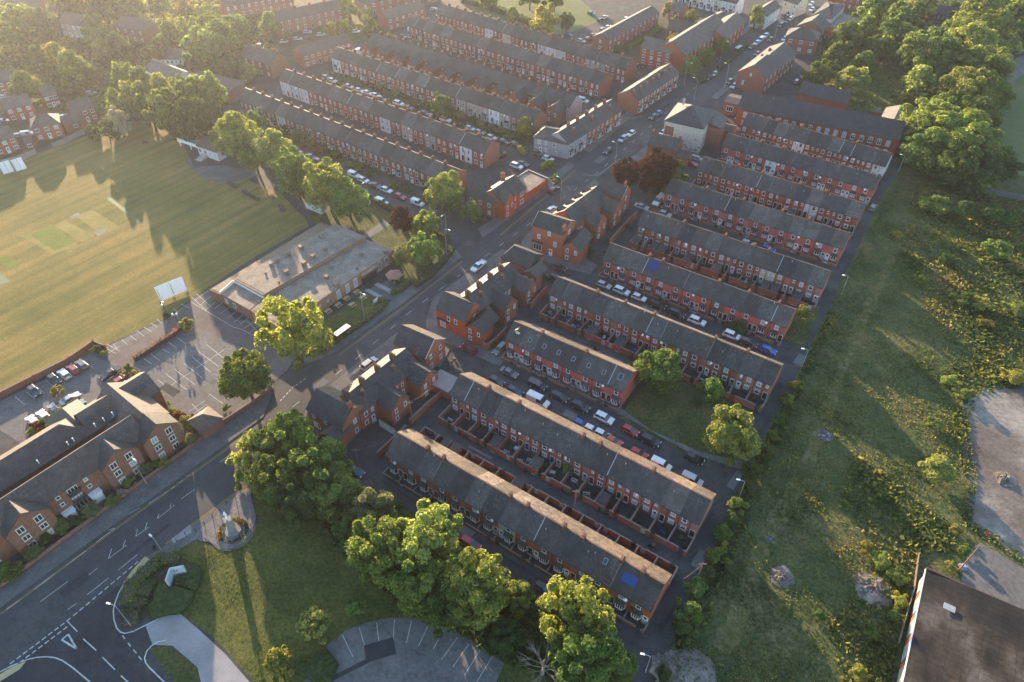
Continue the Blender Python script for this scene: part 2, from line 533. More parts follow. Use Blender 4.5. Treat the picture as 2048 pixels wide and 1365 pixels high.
layer('driveway', [(378, 605), (425, 575), (440, 600), (470, 640), (530, 660), (560, 700), (520, 760), (500, 700), (470, 690), (395, 660), (300, 720), (235, 735), (220, 705), (330, 650)], 3, 'browntar')
layer('car_park', [(240, 735), (300, 715), (395, 655), (470, 692), (540, 760), (548, 775), (470, 836), (410, 870), (360, 850), (310, 790)], 4, 'cartar')
layer('car_park', [(185, 715), (215, 693), (330, 640), (385, 600), (420, 578), (430, 640), (560, 640), (600, 700), (575, 740), (540, 770), (450, 700), (395, 655), (300, 712), (235, 735)], 2, 'cartar')
layer('car_park', [(-20, 810), (0, 803), (140, 735), (190, 700), (225, 735), (240, 735), (300, 790), (250, 830), (150, 850), (60, 900), (0, 860)], 3, 'cartar')
layer('park_lawn', [(500, 985), (515, 1040), (505, 1075), (470, 1098), (430, 1095), (390, 1080), (345, 1110), (310, 1120), (268, 1180), (258, 1250), (300, 1235), (360, 1228), (420, 1270), (460, 1310), (520, 1380), (650, 1480), (650, 1330), (700, 1280), (760, 1242), (830, 1238), (900, 1260), (960, 1300), (1005, 1330), (980, 1420), (1240, 1420), (1275, 1340), (1200, 1262), (1080, 1195), (900, 1075), (800, 1010), (715, 965), (640, 890), (575, 848), (530, 900), (490, 955)], 2, 'lawn')
layer('shrub_bed', [(268, 1180), (310, 1120), (345, 1110), (400, 1130), (405, 1150), (390, 1190), (360, 1228), (300, 1235), (258, 1250)], 4, 'soil')
layer('lawn_strip', [(300, 1298), (335, 1290), (395, 1335), (430, 1400), (370, 1400)], 4, 'verge')
layer('curved_car_park', [(655, 1290), (690, 1262), (740, 1243), (780, 1236), (830, 1237), (900, 1257), (960, 1294), (1009, 1326), (960, 1440), (560, 1440), (600, 1370), (645, 1330)], 4, 'cartar')
layer('pale_driveway', [(291, 1252), (330, 1230), (362, 1229), (400, 1262), (450, 1308), (530, 1400), (410, 1400), (395, 1335), (345, 1292), (305, 1290)], 4, 'palepath')
layer('small_green', [(1238, 835), (1282, 775), (1330, 760), (1420, 770), (1495, 840), (1512, 868), (1478, 925), (1390, 917), (1300, 870)], 2, 'verge')
layer('alley_verge', [(1590, 618), (1640, 612), (1612, 690), (1585, 700), (1563, 690)], 2, 'verge')
layer('wasteland', [(1300, 1420), (1330, 1330), (1345, 1285), (1400, 1150), (1437, 1070), (1475, 985), (1530, 870), (1600, 735), (1655, 620), (1705, 520), (1760, 400), (1800, 340), (1830, 300), (1960, 330), (2150, 380), (2400, 900), (2500, 1500), (1300, 1500)], 2, 'waste')
layer('field', [(1990, 180), (2060, 120), (2300, 120), (2600, 420), (2050, 410), (1990, 330)], 1, 'meadow')
layer('track', [(1960, 240), (1980, 200), (1998, 130), (2060, 105), (2110, 110), (2030, 160), (2010, 190), (1985, 240)], 2, 'cobble')
def ragged(pts, amp, n=5):
    rr = random.Random(int(pts[0][0] + pts[0][1]))
    out = []
    for i, a in enumerate(pts):
        b_ = pts[(i + 1) % len(pts)]
        for k in range(n):
            t_ = k / n
            out.append((a[0] + (b_[0] - a[0]) * t_ + (rr.uniform(-amp, amp) if k else 0), a[1] + (b_[1] - a[1]) * t_ + (rr.uniform(-amp, amp) if k else 0)))
    return out
def track(name, pts, w, level, mat):
    P = [W(*p) for p in pts]
    P = [a + (b_ - a) * (k / 4) for a, b_ in zip(P, P[1:]) for k in range(4)] + [P[-1]]
    Lf, Rt = [], []
    for i, p in enumerate(P):
        d = (P[min(i + 1, len(P) - 1)] - P[max(i - 1, 0)]).normalized()
        n = Vector((-d.y, d.x, 0)) * w * R.uniform(.6, 1.4) / 2
        Lf.append(p + n); Rt.append(p - n)
    me = MB().face([(q.x, q.y, 0) for q in Rt + Lf[::-1]]).mesh(name, mat)
    if me.polygons[0].normal.z < 0:
        me.flip_normals()
    return structure(obj(name, me, None, (0, 0, 0.004 * level + 0.0015)))
M['worn'] = m_ground('trodden_earth', [(0.36, (0.075, 0.090, 0.024)), (0.5, (0.115, 0.108, 0.040)), (0.66, (0.175, 0.145, 0.075))], 0.6, 2.0, .6, .95, .5, 2)
track('trodden_path', [(1800, 470), (1785, 515), (1765, 560), (1745, 600), (1722, 650), (1700, 700), (1680, 745), (1668, 790), (1650, 830), (1632, 880), (1615, 930)], 2.6, 3, 'worn')
track('trodden_path', [(1600, 960), (1570, 1010), (1545, 1060), (1520, 1110), (1500, 1150), (1485, 1200), (1470, 1250), (1440, 1300)], 3.0, 3, 'worn')
track('trodden_path', [(1770, 970), (1830, 1000), (1890, 1030), (1950, 1075)], 2.2, 3, 'worn')
layer('dirt_ground', ragged([(2600, 760), (2048, 768), (1990, 770), (1940, 798), (1918, 840), (1928, 900), (1940, 950), (1932, 1045), (2000, 1085), (2060, 1130), (2500, 1250)], 7), 4, 'gravel')
layer('yard', [(1935, 1105), (1960, 1085), (2060, 1145), (2300, 1250), (2060, 1230), (1920, 1170)], 4, 'cartar')
layer('dirt_patch', ragged([(1705, 1150), (1725, 1150), (1780, 1185), (1778, 1203), (1740, 1190), (1712, 1170)], 4, 4), 4, 'gravel')
layer('dirt_patch', ragged([(1310, 1365), (1340, 1300), (1385, 1295), (1430, 1330), (1440, 1400), (1300, 1420)], 4, 4), 4, 'gravel')
layer('dirt_patch', ragged([(1545, 1150), (1560, 1130), (1582, 1150), (1568, 1180), (1550, 1172)], 4, 4), 4, 'gravel')
layer('park_green', [(925, 8), (1000, -10), (1150, -10), (1205, 40), (1130, 70), (1080, 68), (1000, 45)], 2, 'meadow')
layer('park_green', [(1700, 205), (1745, 130), (1790, 140), (1822, 165), (1815, 205), (1760, 215)], 2, 'lawn')
layer('park_green', [(1590, 190), (1640, 100), (1740, -20), (2048, -60), (2000, 130), (1980, 250), (1830, 260), (1700, 215)], 1, 'verge')
layer('roadside_verge', [(640, 55), (760, 20), (790, 55), (700, 90), (640, 85)], 2, 'verge')

# --- roads
ROAD_L = [(-90, 1283), (0, 1217), (240, 1042), (430, 907), (527, 836), (548, 808), (551, 775), (568, 748), (600, 735), (677, 704), (723, 669), (823, 596), (923, 516), (985, 464), (1093, 385), (1150, 333), (1250, 247), (1366, 150), (1480, 76), (1600, -10), (1700, -80)]
ROAD_R = [(1790, -80), (1665, 0), (1573, 72), (1476, 145), (1420, 195), (1330, 265), (1240, 325), (1060, 455), (1003, 498), (863, 594), (848, 622), (840, 648), (800, 662), (700, 737), (625, 795), (606, 838), (580, 880), (493, 975), (333, 1091), (277, 1124), (180, 1208), (43, 1325), (-60, 1420)]
layer('main_road', ROAD_L + ROAD_R, 5, 'road')
layer('side_road', [(20, 1337), (133, 1243), (245, 1168), (236, 1185), (229, 1215), (230, 1245), (240, 1262), (262, 1266), (291, 1252), (305, 1290), (295, 1305), (290, 1340), (350, 1440), (-60, 1440)], 6, 'newroad')
layer('pub_road', [(905, 492), (930, 470), (988, 462), (985, 420), (905, 385), (850, 420), (600, 330), (450, 250), (440, 262), (600, 345), (840, 440)], 3, 'road')

# --- pavements
KERB = 0.12
raised('pavement', [(-60, 1262), (0, 1216), (240, 1041), (430, 906), (527, 835), (547, 778), (467, 840), (410, 875), (360, 915), (167, 1056), (0, 1181), (-60, 1226)], KERB, 'paving')
raised('pavement', [(578, 742), (602, 735), (677, 703), (723, 668), (823, 595), (923, 515), (912, 500), (880, 530), (822, 572), (773, 611), (703, 662), (642, 705), (600, 722)], KERB, 'paving')
raised('pavement', [(965, 476), (985, 463), (1093, 384), (1150, 332), (1138, 325), (1085, 366), (980, 443), (955, 458)], KERB, 'paving')
raised('pavement', [(1180, 306), (1250, 246), (1300, 203), (1290, 196), (1240, 236), (1165, 300)], KERB, 'paving')
raised('pavement', [(1310, 195), (1366, 149), (1480, 75), (1600, -11), (1588, -14), (1470, 70), (1355, 148), (1302, 190)], KERB, 'paving')
raised('pavement', [(607, 840), (613, 812), (640, 786), (700, 738), (790, 669), (822, 650), (842, 657), (860, 674), (900, 700), (880, 735), (800, 715), (680, 830), (640, 875)], KERB, 'paving')
raised('pavement', [(866, 596), (857, 628), (852, 642), (853, 656), (861, 667), (876, 676), (930, 702), (1000, 734), (1015, 705), (920, 610), (1040, 520), (1005, 499)], KERB, 'paving')
raised('pavement', [(1060, 462), (1046, 480), (1042, 490), (1046, 504), (1061, 514), (1110, 530), (1180, 550), (1195, 532), (1100, 470), (1225, 385), (1190, 360)], KERB, 'paving')
raised('pavement', [(1240, 330), (1330, 267), (1345, 275), (1260, 335)], KERB, 'paving')
raised('pavement', [(1420, 197), (1476, 147), (1573, 74), (1665, 2), (1672, 6), (1585, 78), (1490, 152), (1435, 200)], KERB, 'paving')
raised('pavement', [(277, 1124), (333, 1091), (493, 975), (505, 985), (470, 1020), (400, 1075), (345, 1108), (308, 1118)], KERB, 'paving')
raised('monument_paving', [(385, 1080), (400, 1060), (430, 1035), (480, 985), (497, 975), (505, 1005), (513, 1035), (505, 1062), (490, 1085), (465, 1098), (440, 1098), (420, 1085)], KERB + 0.004, 'cobble')
raised('pavement', [(770, 902), (925, 1010), (1080, 1103), (1215, 1190), (1290, 1232), (1283, 1250), (1200, 1205), (1060, 1115), (900, 1020), (760, 935)], KERB, 'asphalt')
raised('pavement', [(1005, 720), (1130, 778), (1245, 832), (1375, 905), (1480, 940), (1490, 925), (1400, 905), (1300, 860), (1240, 815), (1010, 700)], KERB, 'paving')
raised('pavement', [(1200, 545), (1330, 597), (1450, 650), (1575, 698), (1600, 690), (1560, 675), (1330, 575), (1205, 530)], KERB, 'asphalt')
raised('pavement', [(905, 742), (1060, 820), (1200, 893), (1330, 960), (1430, 1010), (1440, 1000), (1330, 948), (1200, 880), (1060, 806), (920, 735)], KERB, 'asphalt')

# --- painted markings
def stripe(mb, p, q, w):
    a, b_ = W(*p), W(*q)
    d = (b_ - a).normalized()
    n = Vector((-d.y, d.x, 0)) * w / 2
    pts = [a - n, b_ - n, b_ + n, a + n]
    mb.face([(t.x, t.y, 0) for t in pts])

def dashes(mb, px, w, on, off):
    P = [W(*p) for p in px]
    pos = 0.0
    for a, b_ in zip(P, P[1:]):
        ln = (b_ - a).length
        d = (b_ - a) / ln
        n = Vector((-d.y, d.x, 0)) * w / 2
        t = -(pos % (on + off))
        while t < ln:
            u0, u1 = max(t, 0), min(t + on, ln)
            if u1 > u0:
                s, e = a + d * u0, a + d * u1
                mb.face([(q.x, q.y, 0) for q in (s - n, e - n, e + n, s + n)])
            t += on + off
        pos += ln

z2 = lambda x, y: (x / 4.875, 940 + y / 4.875)
t7 = lambda x, y: (x / 3.0, 910 + y / 3.0)
t4 = lambda x, y: (x / 3.0, 455 + y / 3.0)
t8 = lambda x, y: (683 + x / 3.0, 910 + y / 3.0)
t5 = lambda x, y: (683 + x / 3.0, 455 + y / 3.0)
z3 = lambda x, y: (400 + x / 4.876, 440 + y / 4.876)
z1 = lambda x, y: (x / 4.875, 720 + y / 4.875)
mb = MB()
for a, b_ in (((330, 1170), (540, 1010)), ((640, 935), (840, 790)), ((935, 710), (1120, 570)), ((1205, 460), (1365, 370)), ((1450, 330), (1630, 215)), ((1670, 190), (1705, 160)), ((1745, 130), (1785, 100)), ((1825, 65), (1865, 40)), ((60, 1364), (225, 1250)),
              ((1055, 870), (1235, 735)), ((1055, 870), (1090, 770)), ((1200, 750), (1225, 685)), ((1325, 650), (1450, 560)), ((1325, 650), (1340, 580)), ((1415, 585), (1435, 515)), ((1540, 475), (1700, 345)), ((1535, 475), (1550, 430)), ((1660, 365), (1670, 330)), ((1770, 285), (1900, 190)),
              ((850, 1220), (1060, 1055)), ((1150, 980), (1345, 825)), ((660, 1364), (745, 1305)), ((760, 1110), (950, 960)), ((390, 1290), (660, 1090)), ((1055, 590), (1120, 570))):
    stripe(mb, z2(*a), z2(*b_), 0.11)
for off in ((0, 0), (5, 8)):
    dashes(mb, [(t7(60, 1255)[0] + off[0], t7(60, 1255)[1] + off[1]), (t7(400, 1000)[0] + off[0], t7(400, 1000)[1] + off[1])], 0.22, 0.7, 0.35)
dashes(mb, [t7(400, 1000), t7(830, 640)], 0.2, 0.75, 0.45)
for a, b_ in (((500, 1105), (578, 1175)), ((615, 1215), (690, 1290)), ((725, 1325), (790, 1385)), ((405, 1000), (465, 1062)), ((735, 1085), (750, 1105)), ((768, 1130), (785, 1150)), ((800, 1170), (818, 1190)), ((833, 1210), (850, 1232))):
    stripe(mb, t7(*a), t7(*b_), 0.17)
for a, b_ in (((370, 1110), (410, 1078)), ((410, 1078), (460, 1165)), ((460, 1165), (370, 1110))):
    stripe(mb, t7(*a), t7(*b_), 0.28)
for line in ([(740, 780), (710, 835), (690, 890), (680, 935), (684, 990), (700, 1040), (722, 1064), (750, 1072), (800, 1060), (870, 1025), (950, 985)],
             [(-40, 1325), (80, 1262), (160, 1230), (220, 1216), (280, 1212), (330, 1218), (375, 1235), (440, 1280), (540, 1364), (580, 1400)],
             [(1000, 1112), (950, 1122), (910, 1145), (880, 1180), (868, 1220), (875, 1250), (900, 1280), (985, 1364), (1040, 1420)]):
    for a, b_ in zip(line, line[1:]):
        stripe(mb, t7(*a), t7(*b_), 0.2)
dashes(mb, [(440, 925), (560, 833), (703, 726), (825, 620), (1010, 484), (1180, 357)], 0.12, 2.2, 4.2)
dashes(mb, [(600, 845), (740, 728), (850, 640)], 0.12, 2.0, 4.0)
dashes(mb, [(1190, 350), (1399, 168), (1610, 20)], 0.13, 2.2, 4.5)
dashes(mb, [(560, 803), (585, 776), (612, 757)], 0.2, 0.7, 0.4)
for a, b_ in (((1165, 350), (1195, 352)), ((1195, 352), (1240, 318)), ((1255, 240), (1285, 232))):
    stripe(mb, a, b_, 0.12)
structure(obj('road_markings', mb.mesh('road_markings', 'mark'), None, (0, 0, 0.030)))
mb = MB()
for line in ([(0, 1228), (240, 1051), (430, 914), (527, 843)], [(677, 710), (723, 676), (823, 602), (923, 523)], [(1000, 470), (1093, 391), (1150, 340)], [(330, 1088), (490, 972)],
             [(908, 690), (878, 680)], [(610, 835), (700, 742), (790, 674)]):
    for a, b_ in zip(line, line[1:]):
        stripe(mb, a, b_, 0.10)
        stripe(mb, (a[0] + 1.6, a[1] + 1.6), (b_[0] + 1.6, b_[1] + 1.6), 0.10)
structure(obj('yellow_lines', mb.mesh('yellow_lines', 'yellow'), None, (0, 0, 0.034)))
layer('tactile_paving', [t7(738, 778), t7(790, 700), t7(872, 612), t7(902, 632), t7(800, 730)], 34, 'tactile')
layer('tactile_paving', [t7(-30, 1340), t7(80, 1270), t7(160, 1240), t7(120, 1290), t7(0, 1364)], 34, 'tactile')
layer('pavement_slabs', [t7(1030, 510), t7(1140, 420), t7(1150, 440), t7(1150, 470), t7(1040, 535)], 34, 'palepath')
mb = MB()
for f_, segs in ((t4, [(945, 915, 1065, 1005), (995, 880, 1120, 975), (1045, 850, 1170, 945), (1100, 815, 1215, 905), (1155, 780, 1265, 870), (1190, 745, 1310, 835), (1240, 705, 1360, 800), (985, 975, 1345, 735), (1010, 690, 1060, 725), (1060, 660, 1110, 697), (970, 730, 1020, 755), (905, 760, 960, 800), (865, 790, 910, 820), (810, 840, 845, 860),
                       (680, 700, 710, 740), (730, 675, 765, 705), (780, 650, 820, 680), (820, 620, 865, 655), (865, 600, 910, 628), (905, 575, 945, 600), (940, 550, 970, 575), (1040, 485, 1065, 510), (1085, 460, 1135, 485), (1150, 450, 1400, 600), (1400, 600, 1440, 610), (1440, 610, 1570, 670), (1305, 970, 1345, 1000), (1255, 1000, 1340, 1060),
                       (1170, 440, 1250, 380), (1200, 470, 1280, 400), (1240, 490, 1290, 450), (1180, 400, 1270, 480), (1150, 420, 1240, 500), (1460, 610, 1570, 540), (1500, 630, 1580, 570), (1480, 560, 1560, 640), (1130, 1110, 1230, 1040), (1160, 1120, 1245, 1060), (1150, 1060, 1200, 1110), (620, 720, 700, 760), (640, 700, 720, 745), (650, 755, 720, 715)]),
                 (t8, [(5, 1080, 70, 1215), (107, 1040, 148, 1175), (210, 1005, 228, 1150), (317, 990, 310, 1130), (420, 995, 390, 1130), (522, 1018, 462, 1148), (615, 1050, 540, 1185), (697, 1095, 600, 1228), (765, 1135, 668, 1272), (832, 1170, 740, 1320), (905, 1212, 812, 1362)]),
                 (z1, [(350, 250, 435, 330), (260, 315, 345, 385), (150, 365, 245, 440), (445, 200, 530, 270), (570, 160, 630, 225), (680, 125, 730, 170), (745, 85, 800, 115), (820, 10, 905, 75), (1020, 225, 1070, 190), (1070, 265, 1125, 235)]),
                 (z3, [(200, 915, 290, 855), (270, 960, 360, 890), (330, 1000, 420, 925), (390, 1020, 480, 950), (140, 870, 220, 810)])):
    for s in segs:
        stripe(mb, f_(s[0], s[1]), f_(s[2], s[3]), 0.11)
structure(obj('parking_lines', mb.mesh('parking_lines', 'mark'), None, (0, 0, 0.030)))

# repaired trenches and worn patches in the tarmac
def patch(px, py, ln, w, a, mat, level=7):
    p = W(px, py)
    u = Vector((math.cos(a), math.sin(a), 0)) * ln / 2
    n = Vector((-math.sin(a), math.cos(a), 0)) * w / 2
    LAYER_N[0] += 1
    me = MB().face([tuple((p + q).xy) + (0,) for q in (-u - n, u - n, u + n, -u + n)]).mesh('road_patch', mat)
    structure(obj('road_patch', me, None, (0, 0, 0.004 * level + 0.0001 * LAYER_N[0])))
M['patchdark'] = m_ground('dark_tarmac_repair', [(0.3, (0.036, 0.036, 0.039)), (0.7, (0.052, 0.052, 0.056))], .4, 3, .4)
M['patchpale'] = m_ground('pale_tarmac_repair', [(0.3, (0.10, 0.10, 0.10)), (0.7, (0.15, 0.148, 0.145))], .4, 3, .4)
RDA, MDA = rad(-33.2), rad(53.2)
for px, py, ln, w, a, m_ in ((1040, 760, 9, .7, RDA, 'patchdark'), (1140, 830, 3, 2, RDA, 'patchpale'), (1270, 890, 12, .6, RDA, 'patchdark'), (1360, 930, 4, 2.2, RDA, 'patchdark'), (990, 720, 3, 3, RDA, 'patchpale'), (1160, 560, 8, .6, RDA, 'patchdark'), (1300, 620, 5, 1.6, RDA, 'patchpale'), (1420, 670, 14, .6, RDA, 'patchdark'), (1575, 720, 4, 2.4, RDA, 'patchdark'), (800, 985, 10, .7, RDA, 'patchdark'), (930, 1060, 4, 2, RDA, 'patchpale'), (1050, 1140, 12, .6, RDA, 'patchdark'), (1180, 1215, 4, 2, RDA, 'patchdark'),
                         (960, 905, 6, .6, RDA, 'patchpale'), (1100, 990, 4, 1.6, RDA, 'patchdark'), (1230, 1060, 8, .7, RDA, 'patchdark'), (1470, 960, 5, 1.5, MDA, 'patchpale'), (1530, 850, 9, .8, MDA, 'patchdark'), (1600, 720, 4, 2, MDA, 'patchpale'), (1690, 540, 8, .8, MDA, 'patchdark'), (1340, 1230, 8, .8, MDA, 'patchdark'), (1400, 1120, 4, 2, MDA, 'patchpale'),
                         (300, 1080, 9, .8, MDA, 'patchdark'), (150, 1170, 5, 2, MDA, 'patchdark'), (520, 890, 12, .8, MDA, 'patchdark'), (640, 770, 4, 2, MDA, 'patchpale'), (790, 640, 10, .7, MDA, 'patchdark'), (900, 560, 4, 2.2, MDA, 'patchdark'), (1040, 450, 12, .8, MDA, 'patchdark'), (1200, 320, 5, 2.4, MDA, 'patchpale'), (1330, 215, 10, .9, MDA, 'patchdark'),
                         (340, 780, 5, 2, RDA, 'patchdark'), (420, 760, 3, 1.5, RDA, 'patchpale'), (760, 1300, 5, 3, .3, 'patchdark'), (860, 1320, 3, 2, .8, 'patchpale'), (700, 1340, 7, .8, .5, 'patchdark'), (700, 380, 8, .7, RDA, 'patchdark'), (860, 420, 5, 2, RDA, 'patchpale'), (1010, 330, 5, 2, RDA, 'patchdark')):
    patch(px, py, ln, w, a, m_)

# ================================================================ BUILDING PARTS (local frame: x along the front, y away from the viewer, z up)
def wall_mesh(w, D, ze, zr, gable=True, x0=0.0):
    mb = MB()
    if gable:
        zt = ze + (zr - ze)
        prof = [(0, 0), (D, 0), (D, ze), (D / 2, zt), (0, ze)]
    else:
        prof = [(0, 0), (D, 0), (D, ze), (0, ze)]
    n = len(prof)
    k = len(mb.v)
    mb.v += [(x0, p[0], p[1]) for p in prof] + [(x0 + w, p[0], p[1]) for p in prof]
    for i in range(n):
        j = (i + 1) % n
        mb.f.append((k + i, k + j, k + n + j, k + n + i)); mb.m.append(0)
    mb.f.append(tuple(k + i for i in range(n))[::-1]); mb.m.append(0)
    mb.f.append(tuple(k + n + i for i in range(n))); mb.m.append(0)
    return mb.mesh('wall', 'wall')

def gable_roof_mb(w, D, ze, zr, ov=0.25, th=0.13, e0=0.0, e1=0.0, mb=None):
    mb = mb or MB()
    s = (zr - ze) / (D / 2)
    g = 0.006
    a, b_ = -e0, w + e1
    zi = ze + g - ov * s
    yo0, yo1, ym = -ov, D + ov, D / 2
    P = {}
    for x in (a, b_):
        P[x] = dict(f0=(x, yo0, zi), f1=(x, yo0, zi + th), r0=(x, ym, zr + g), r1=(x, ym, zr + g + th), k0=(x, yo1, zi), k1=(x, yo1, zi + th))
    A, B_ = P[a], P[b_]
    mb.face([A['f1'], B_['f1'], B_['r1'], A['r1']])
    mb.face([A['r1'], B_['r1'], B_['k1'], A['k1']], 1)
    mb.face([A['f0'], B_['f0'], B_['f1'], A['f1']])
    mb.face([B_['k0'], A['k0'], A['k1'], B_['k1']])
    mb.face([B_['f0'], A['f0'], A['r0'], B_['r0']])
    mb.face([B_['r0'], A['r0'], A['k0'], B_['k0']])
    mb.face([A['f0'], A['f1'], A['r1'], A['r0']])
    mb.face([A['r0'], A['r1'], A['k1'], A['k0']])
    mb.face([B_['f1'], B_['f0'], B_['r0'], B_['r1']])
    mb.face([B_['r1'], B_['r0'], B_['k0'], B_['k1']])
    return mb

def hip_roof_mb(w, D, ze, zr, hl=None, hr=None, ov=0.3, mb=None):
    mb = mb or MB()
    g = 0.006
    x0, x1, y0, y1, z0 = -ov, w + ov, -ov, D + ov, ze + g
    rl = (D / 2 if hl is None else hl)
    rr = (D / 2 if hr is None else hr)
    r0, r1 = (x0 + rl, D / 2, zr), (x1 - rr, D / 2, zr)
    t = 0.1
    mb.box(x0, y0, z0, x1, y1, z0 + t, 0, 't')
    a, b_, c, d = (x0, y0, z0 + t), (x1, y0, z0 + t), (x1, y1, z0 + t), (x0, y1, z0 + t)
    mb.face([a, b_, r1, r0]); mb.face([c, d, r0, r1]); mb.face([b_, c, r1]); mb.face([d, a, r0])
    return mb

def window_meshes(w, h, st):
    """frame (white frame, stone sill and lintel) and its pane"""
    def mk():
        f = MB()
        t = 0.09
        f.box(-w / 2, -0.055, 0, -w / 2 + t, 0, h)
        f.box(w / 2 - t, -0.055, 0, w / 2, 0, h)
        f.box(-w / 2 + t, -0.055, 0, w / 2 - t, 0, t)
        f.box(-w / 2 + t, -0.055, h - t, w / 2 - t, 0, h)
        if st in ('cross', 'sash', 'arch'):
            f.box(-w / 2 + t, -0.05, h * 0.62, w / 2 - t, 0, h * 0.62 + 0.07)
        if st in ('cross', 'pair', 'arch'):
            f.box(-0.04, -0.052, t, 0.04, 0, h - t)
        if st == 'triple':
            for x in (-w / 6, w / 6):
                f.box(x - 0.04, -0.052, t, x + 0.04, 0, h - t)
        if st == 'arch':
            pts = [(-w / 2 - .1, h)] + [(-(w / 2 + .1) * math.cos(a), h + 0.05 + 0.42 * math.sin(a)) for a in [math.pi * k / 8 for k in range(9)]] + [(w / 2 + .1, h)]
            f.extr(pts, -0.07, -0.004, 1)
        else:
            f.box(-w / 2 - .12, -0.035, h + 0.004, w / 2 + .12, -0.002, h + 0.17, 1)
        f.box(-w / 2 - .1, -0.13, -0.11, w / 2 + .1, -0.002, -0.003, 1)
        p = MB().box(-w / 2 + t * .6, -0.03, t * .6, w / 2 - t * .6, -0.004, h - t * .6)
        c = MB().box(-w / 2 + t, -0.034, h * 0.1, w / 2 - t, -0.031, h * 0.9)
        return f.mesh('window', 'white', 'stone'), p.mesh('pane', 'glass'), p.mesh('pane', 'curtain')
    return cached(('win', w, h, st), mk)

def add_window(root, x, z, w, h, y=0.0, rz=0.0, st='sash', pane=True, name='window'):
    fm, pm, pc = window_meshes(w, h, st)
    f = obj(name, fm, root, (x, y, z), rz)
    obj('pane', pc if R.random() < .38 else pm, f)
    return f

def add_door(root, x, z, y=0.0, rz=0.0, col=(0.6, 0.6, 0.6), w=0.9, h=2.05):
    def mk():
        d = MB()
        d.box(-w / 2, -0.05, 0, w / 2, -0.002, h, 0)
        d.box(-w / 2 - .08, -0.03, 0, -w / 2 - 0.002, 0, h + .08, 1)
        d.box(w / 2 + 0.002, -0.03, 0, w / 2 + .08, 0, h + .08, 1)
        d.box(-w / 2, -0.03, h + .003, w / 2, 0, h + .08, 1)
        d.box(-w / 2 + .18, -0.06, h * .58, w / 2 - .18, -0.051, h * .88, 2)
        d.box(w / 2 - .16, -0.1, h * .46, w / 2 - .12, -0.052, h * .5, 3)
        d.box(-w / 2 - .1, -0.35, -0.02, w / 2 + .1, -0.06, 0.1, 4)
        return d.mesh('door', 'paint', 'white', 'glass', 'grey', 'stone')
    return obj('door', cached(('door', w, h), mk), root, (x, y, z), rz, col)

def add_bay(root, x, col, white=True):
    def mk():
        fp = [(-1.0, -0.002), (-0.6, -0.62), (0.6, -0.62), (1.0, -0.002)]
        b = MB()
        b.prism(fp, 0, 0.72, 0)
        gp = MB()
        q = [(-0.93, -0.002), (-0.56, -0.57), (0.56, -0.57), (0.93, -0.002)]
        gp.prism(q, 0.84, 2.18, 0)
        b.prism([(-1.04, -0.002), (-0.62, -0.67), (0.62, -0.67), (1.04, -0.002)], 0.724, 0.836, 1)
        b.prism([(-1.0, -0.002), (-0.6, -0.62), (0.6, -0.62), (1.0, -0.002)], 2.184, 2.36, 1)
        for px, py in ((-0.60, -0.615), (0.60, -0.615), (-0.2, -0.615), (0.2, -0.615), (-0.97, -0.06), (0.97, -0.06)):
            b.box(px - .045, py - .03, 0.838, px + .045, py + .05, 2.182, 1)
        r = MB()
        o, t = [(-1.15, -0.004, 2.37), (-0.72, -0.8, 2.37), (0.72, -0.8, 2.37), (1.15, -0.004, 2.37)], [(-0.75, -0.004, 3.0), (0.75, -0.004, 3.0)]
        r.face([o[0], o[1], t[0]]); r.face([o[1], o[2], t[1], t[0]]); r.face([o[2], o[3], t[1]]); r.face(o[::-1]); r.face([o[3], o[0], t[0], t[1]])
        return b.mesh('bay_window', 'wall', 'white'), gp.mesh('pane', 'glass'), r.mesh('bay_roof', 'slate')
    bm_, pm, rm = cached('bay', mk)
    b = obj('bay_window', bm_, root, (x, 0, 0), 0, col)
    obj('pane', pm, b)
    obj('bay_roof', rm, b)
    return b

def add_hood(root, x, z, w):
    def mk():
        r = MB()
        a = w / 2 + .25
        r.face([(-a, -0.65, 0), (a, -0.65, 0), (a, -0.004, 0.42), (-a, -0.004, 0.42)])
        r.face([(-a, -0.65, -0.08), (-a, -0.004, -0.08), (a, -0.004, -0.08), (a, -0.65, -0.08)])
        r.face([(-a, -0.65, -0.08), (a, -0.65, -0.08), (a, -0.65, 0), (-a, -0.65, 0)])
        r.face([(-a, -0.65, -0.08), (-a, -0.65, 0), (-a, -0.004, 0.42), (-a, -0.004, -0.08)])
        r.face([(a, -0.65, 0), (a, -0.65, -0.08), (a, -0.004, -0.08), (a, -0.004, 0.42)])
        return r.mesh('window_hood', 'slate')
    return obj('window_hood', cached(('hood', w), mk), root, (x, 0, z))

def add_chimney(parent, x, y, zb, h=1.5, w=0.62, d=1.05, pots=3, col=(0.17, 0.085, 0.062), rz=0.0):
    def mk():
        s = MB().box(-w / 2, -d / 2, 0, w / 2, d / 2, h)
        s.box(-w / 2 - .06, -d / 2 - .06, h + .002, w / 2 + .06, d / 2 + .06, h + .16)
        p = MB()
        for k in range(pots):
            p.cyl(0, -d / 2 + d * (k + .5) / pots, h + .164, h + .62, .13, 7, 0, .1)
        return s.mesh('chimney', 'wall'), p.mesh('chimney_pot', 'pot')
    sm, pm = cached(('chim', h, w, d, pots), mk)
    c = obj('chimney', sm, parent, (x, y, zb), rz, col)
    obj('chimney_pot', pm, c)
    return c

def add_pipe(root, x, ze, y=0.0):
    return obj('downpipe', cached(('pipe', ze), lambda: MB().box(-.05, -.1, 0.05, .05, -.003, ze - .12).mesh('downpipe', 'dark')), root, (x, y, 0))

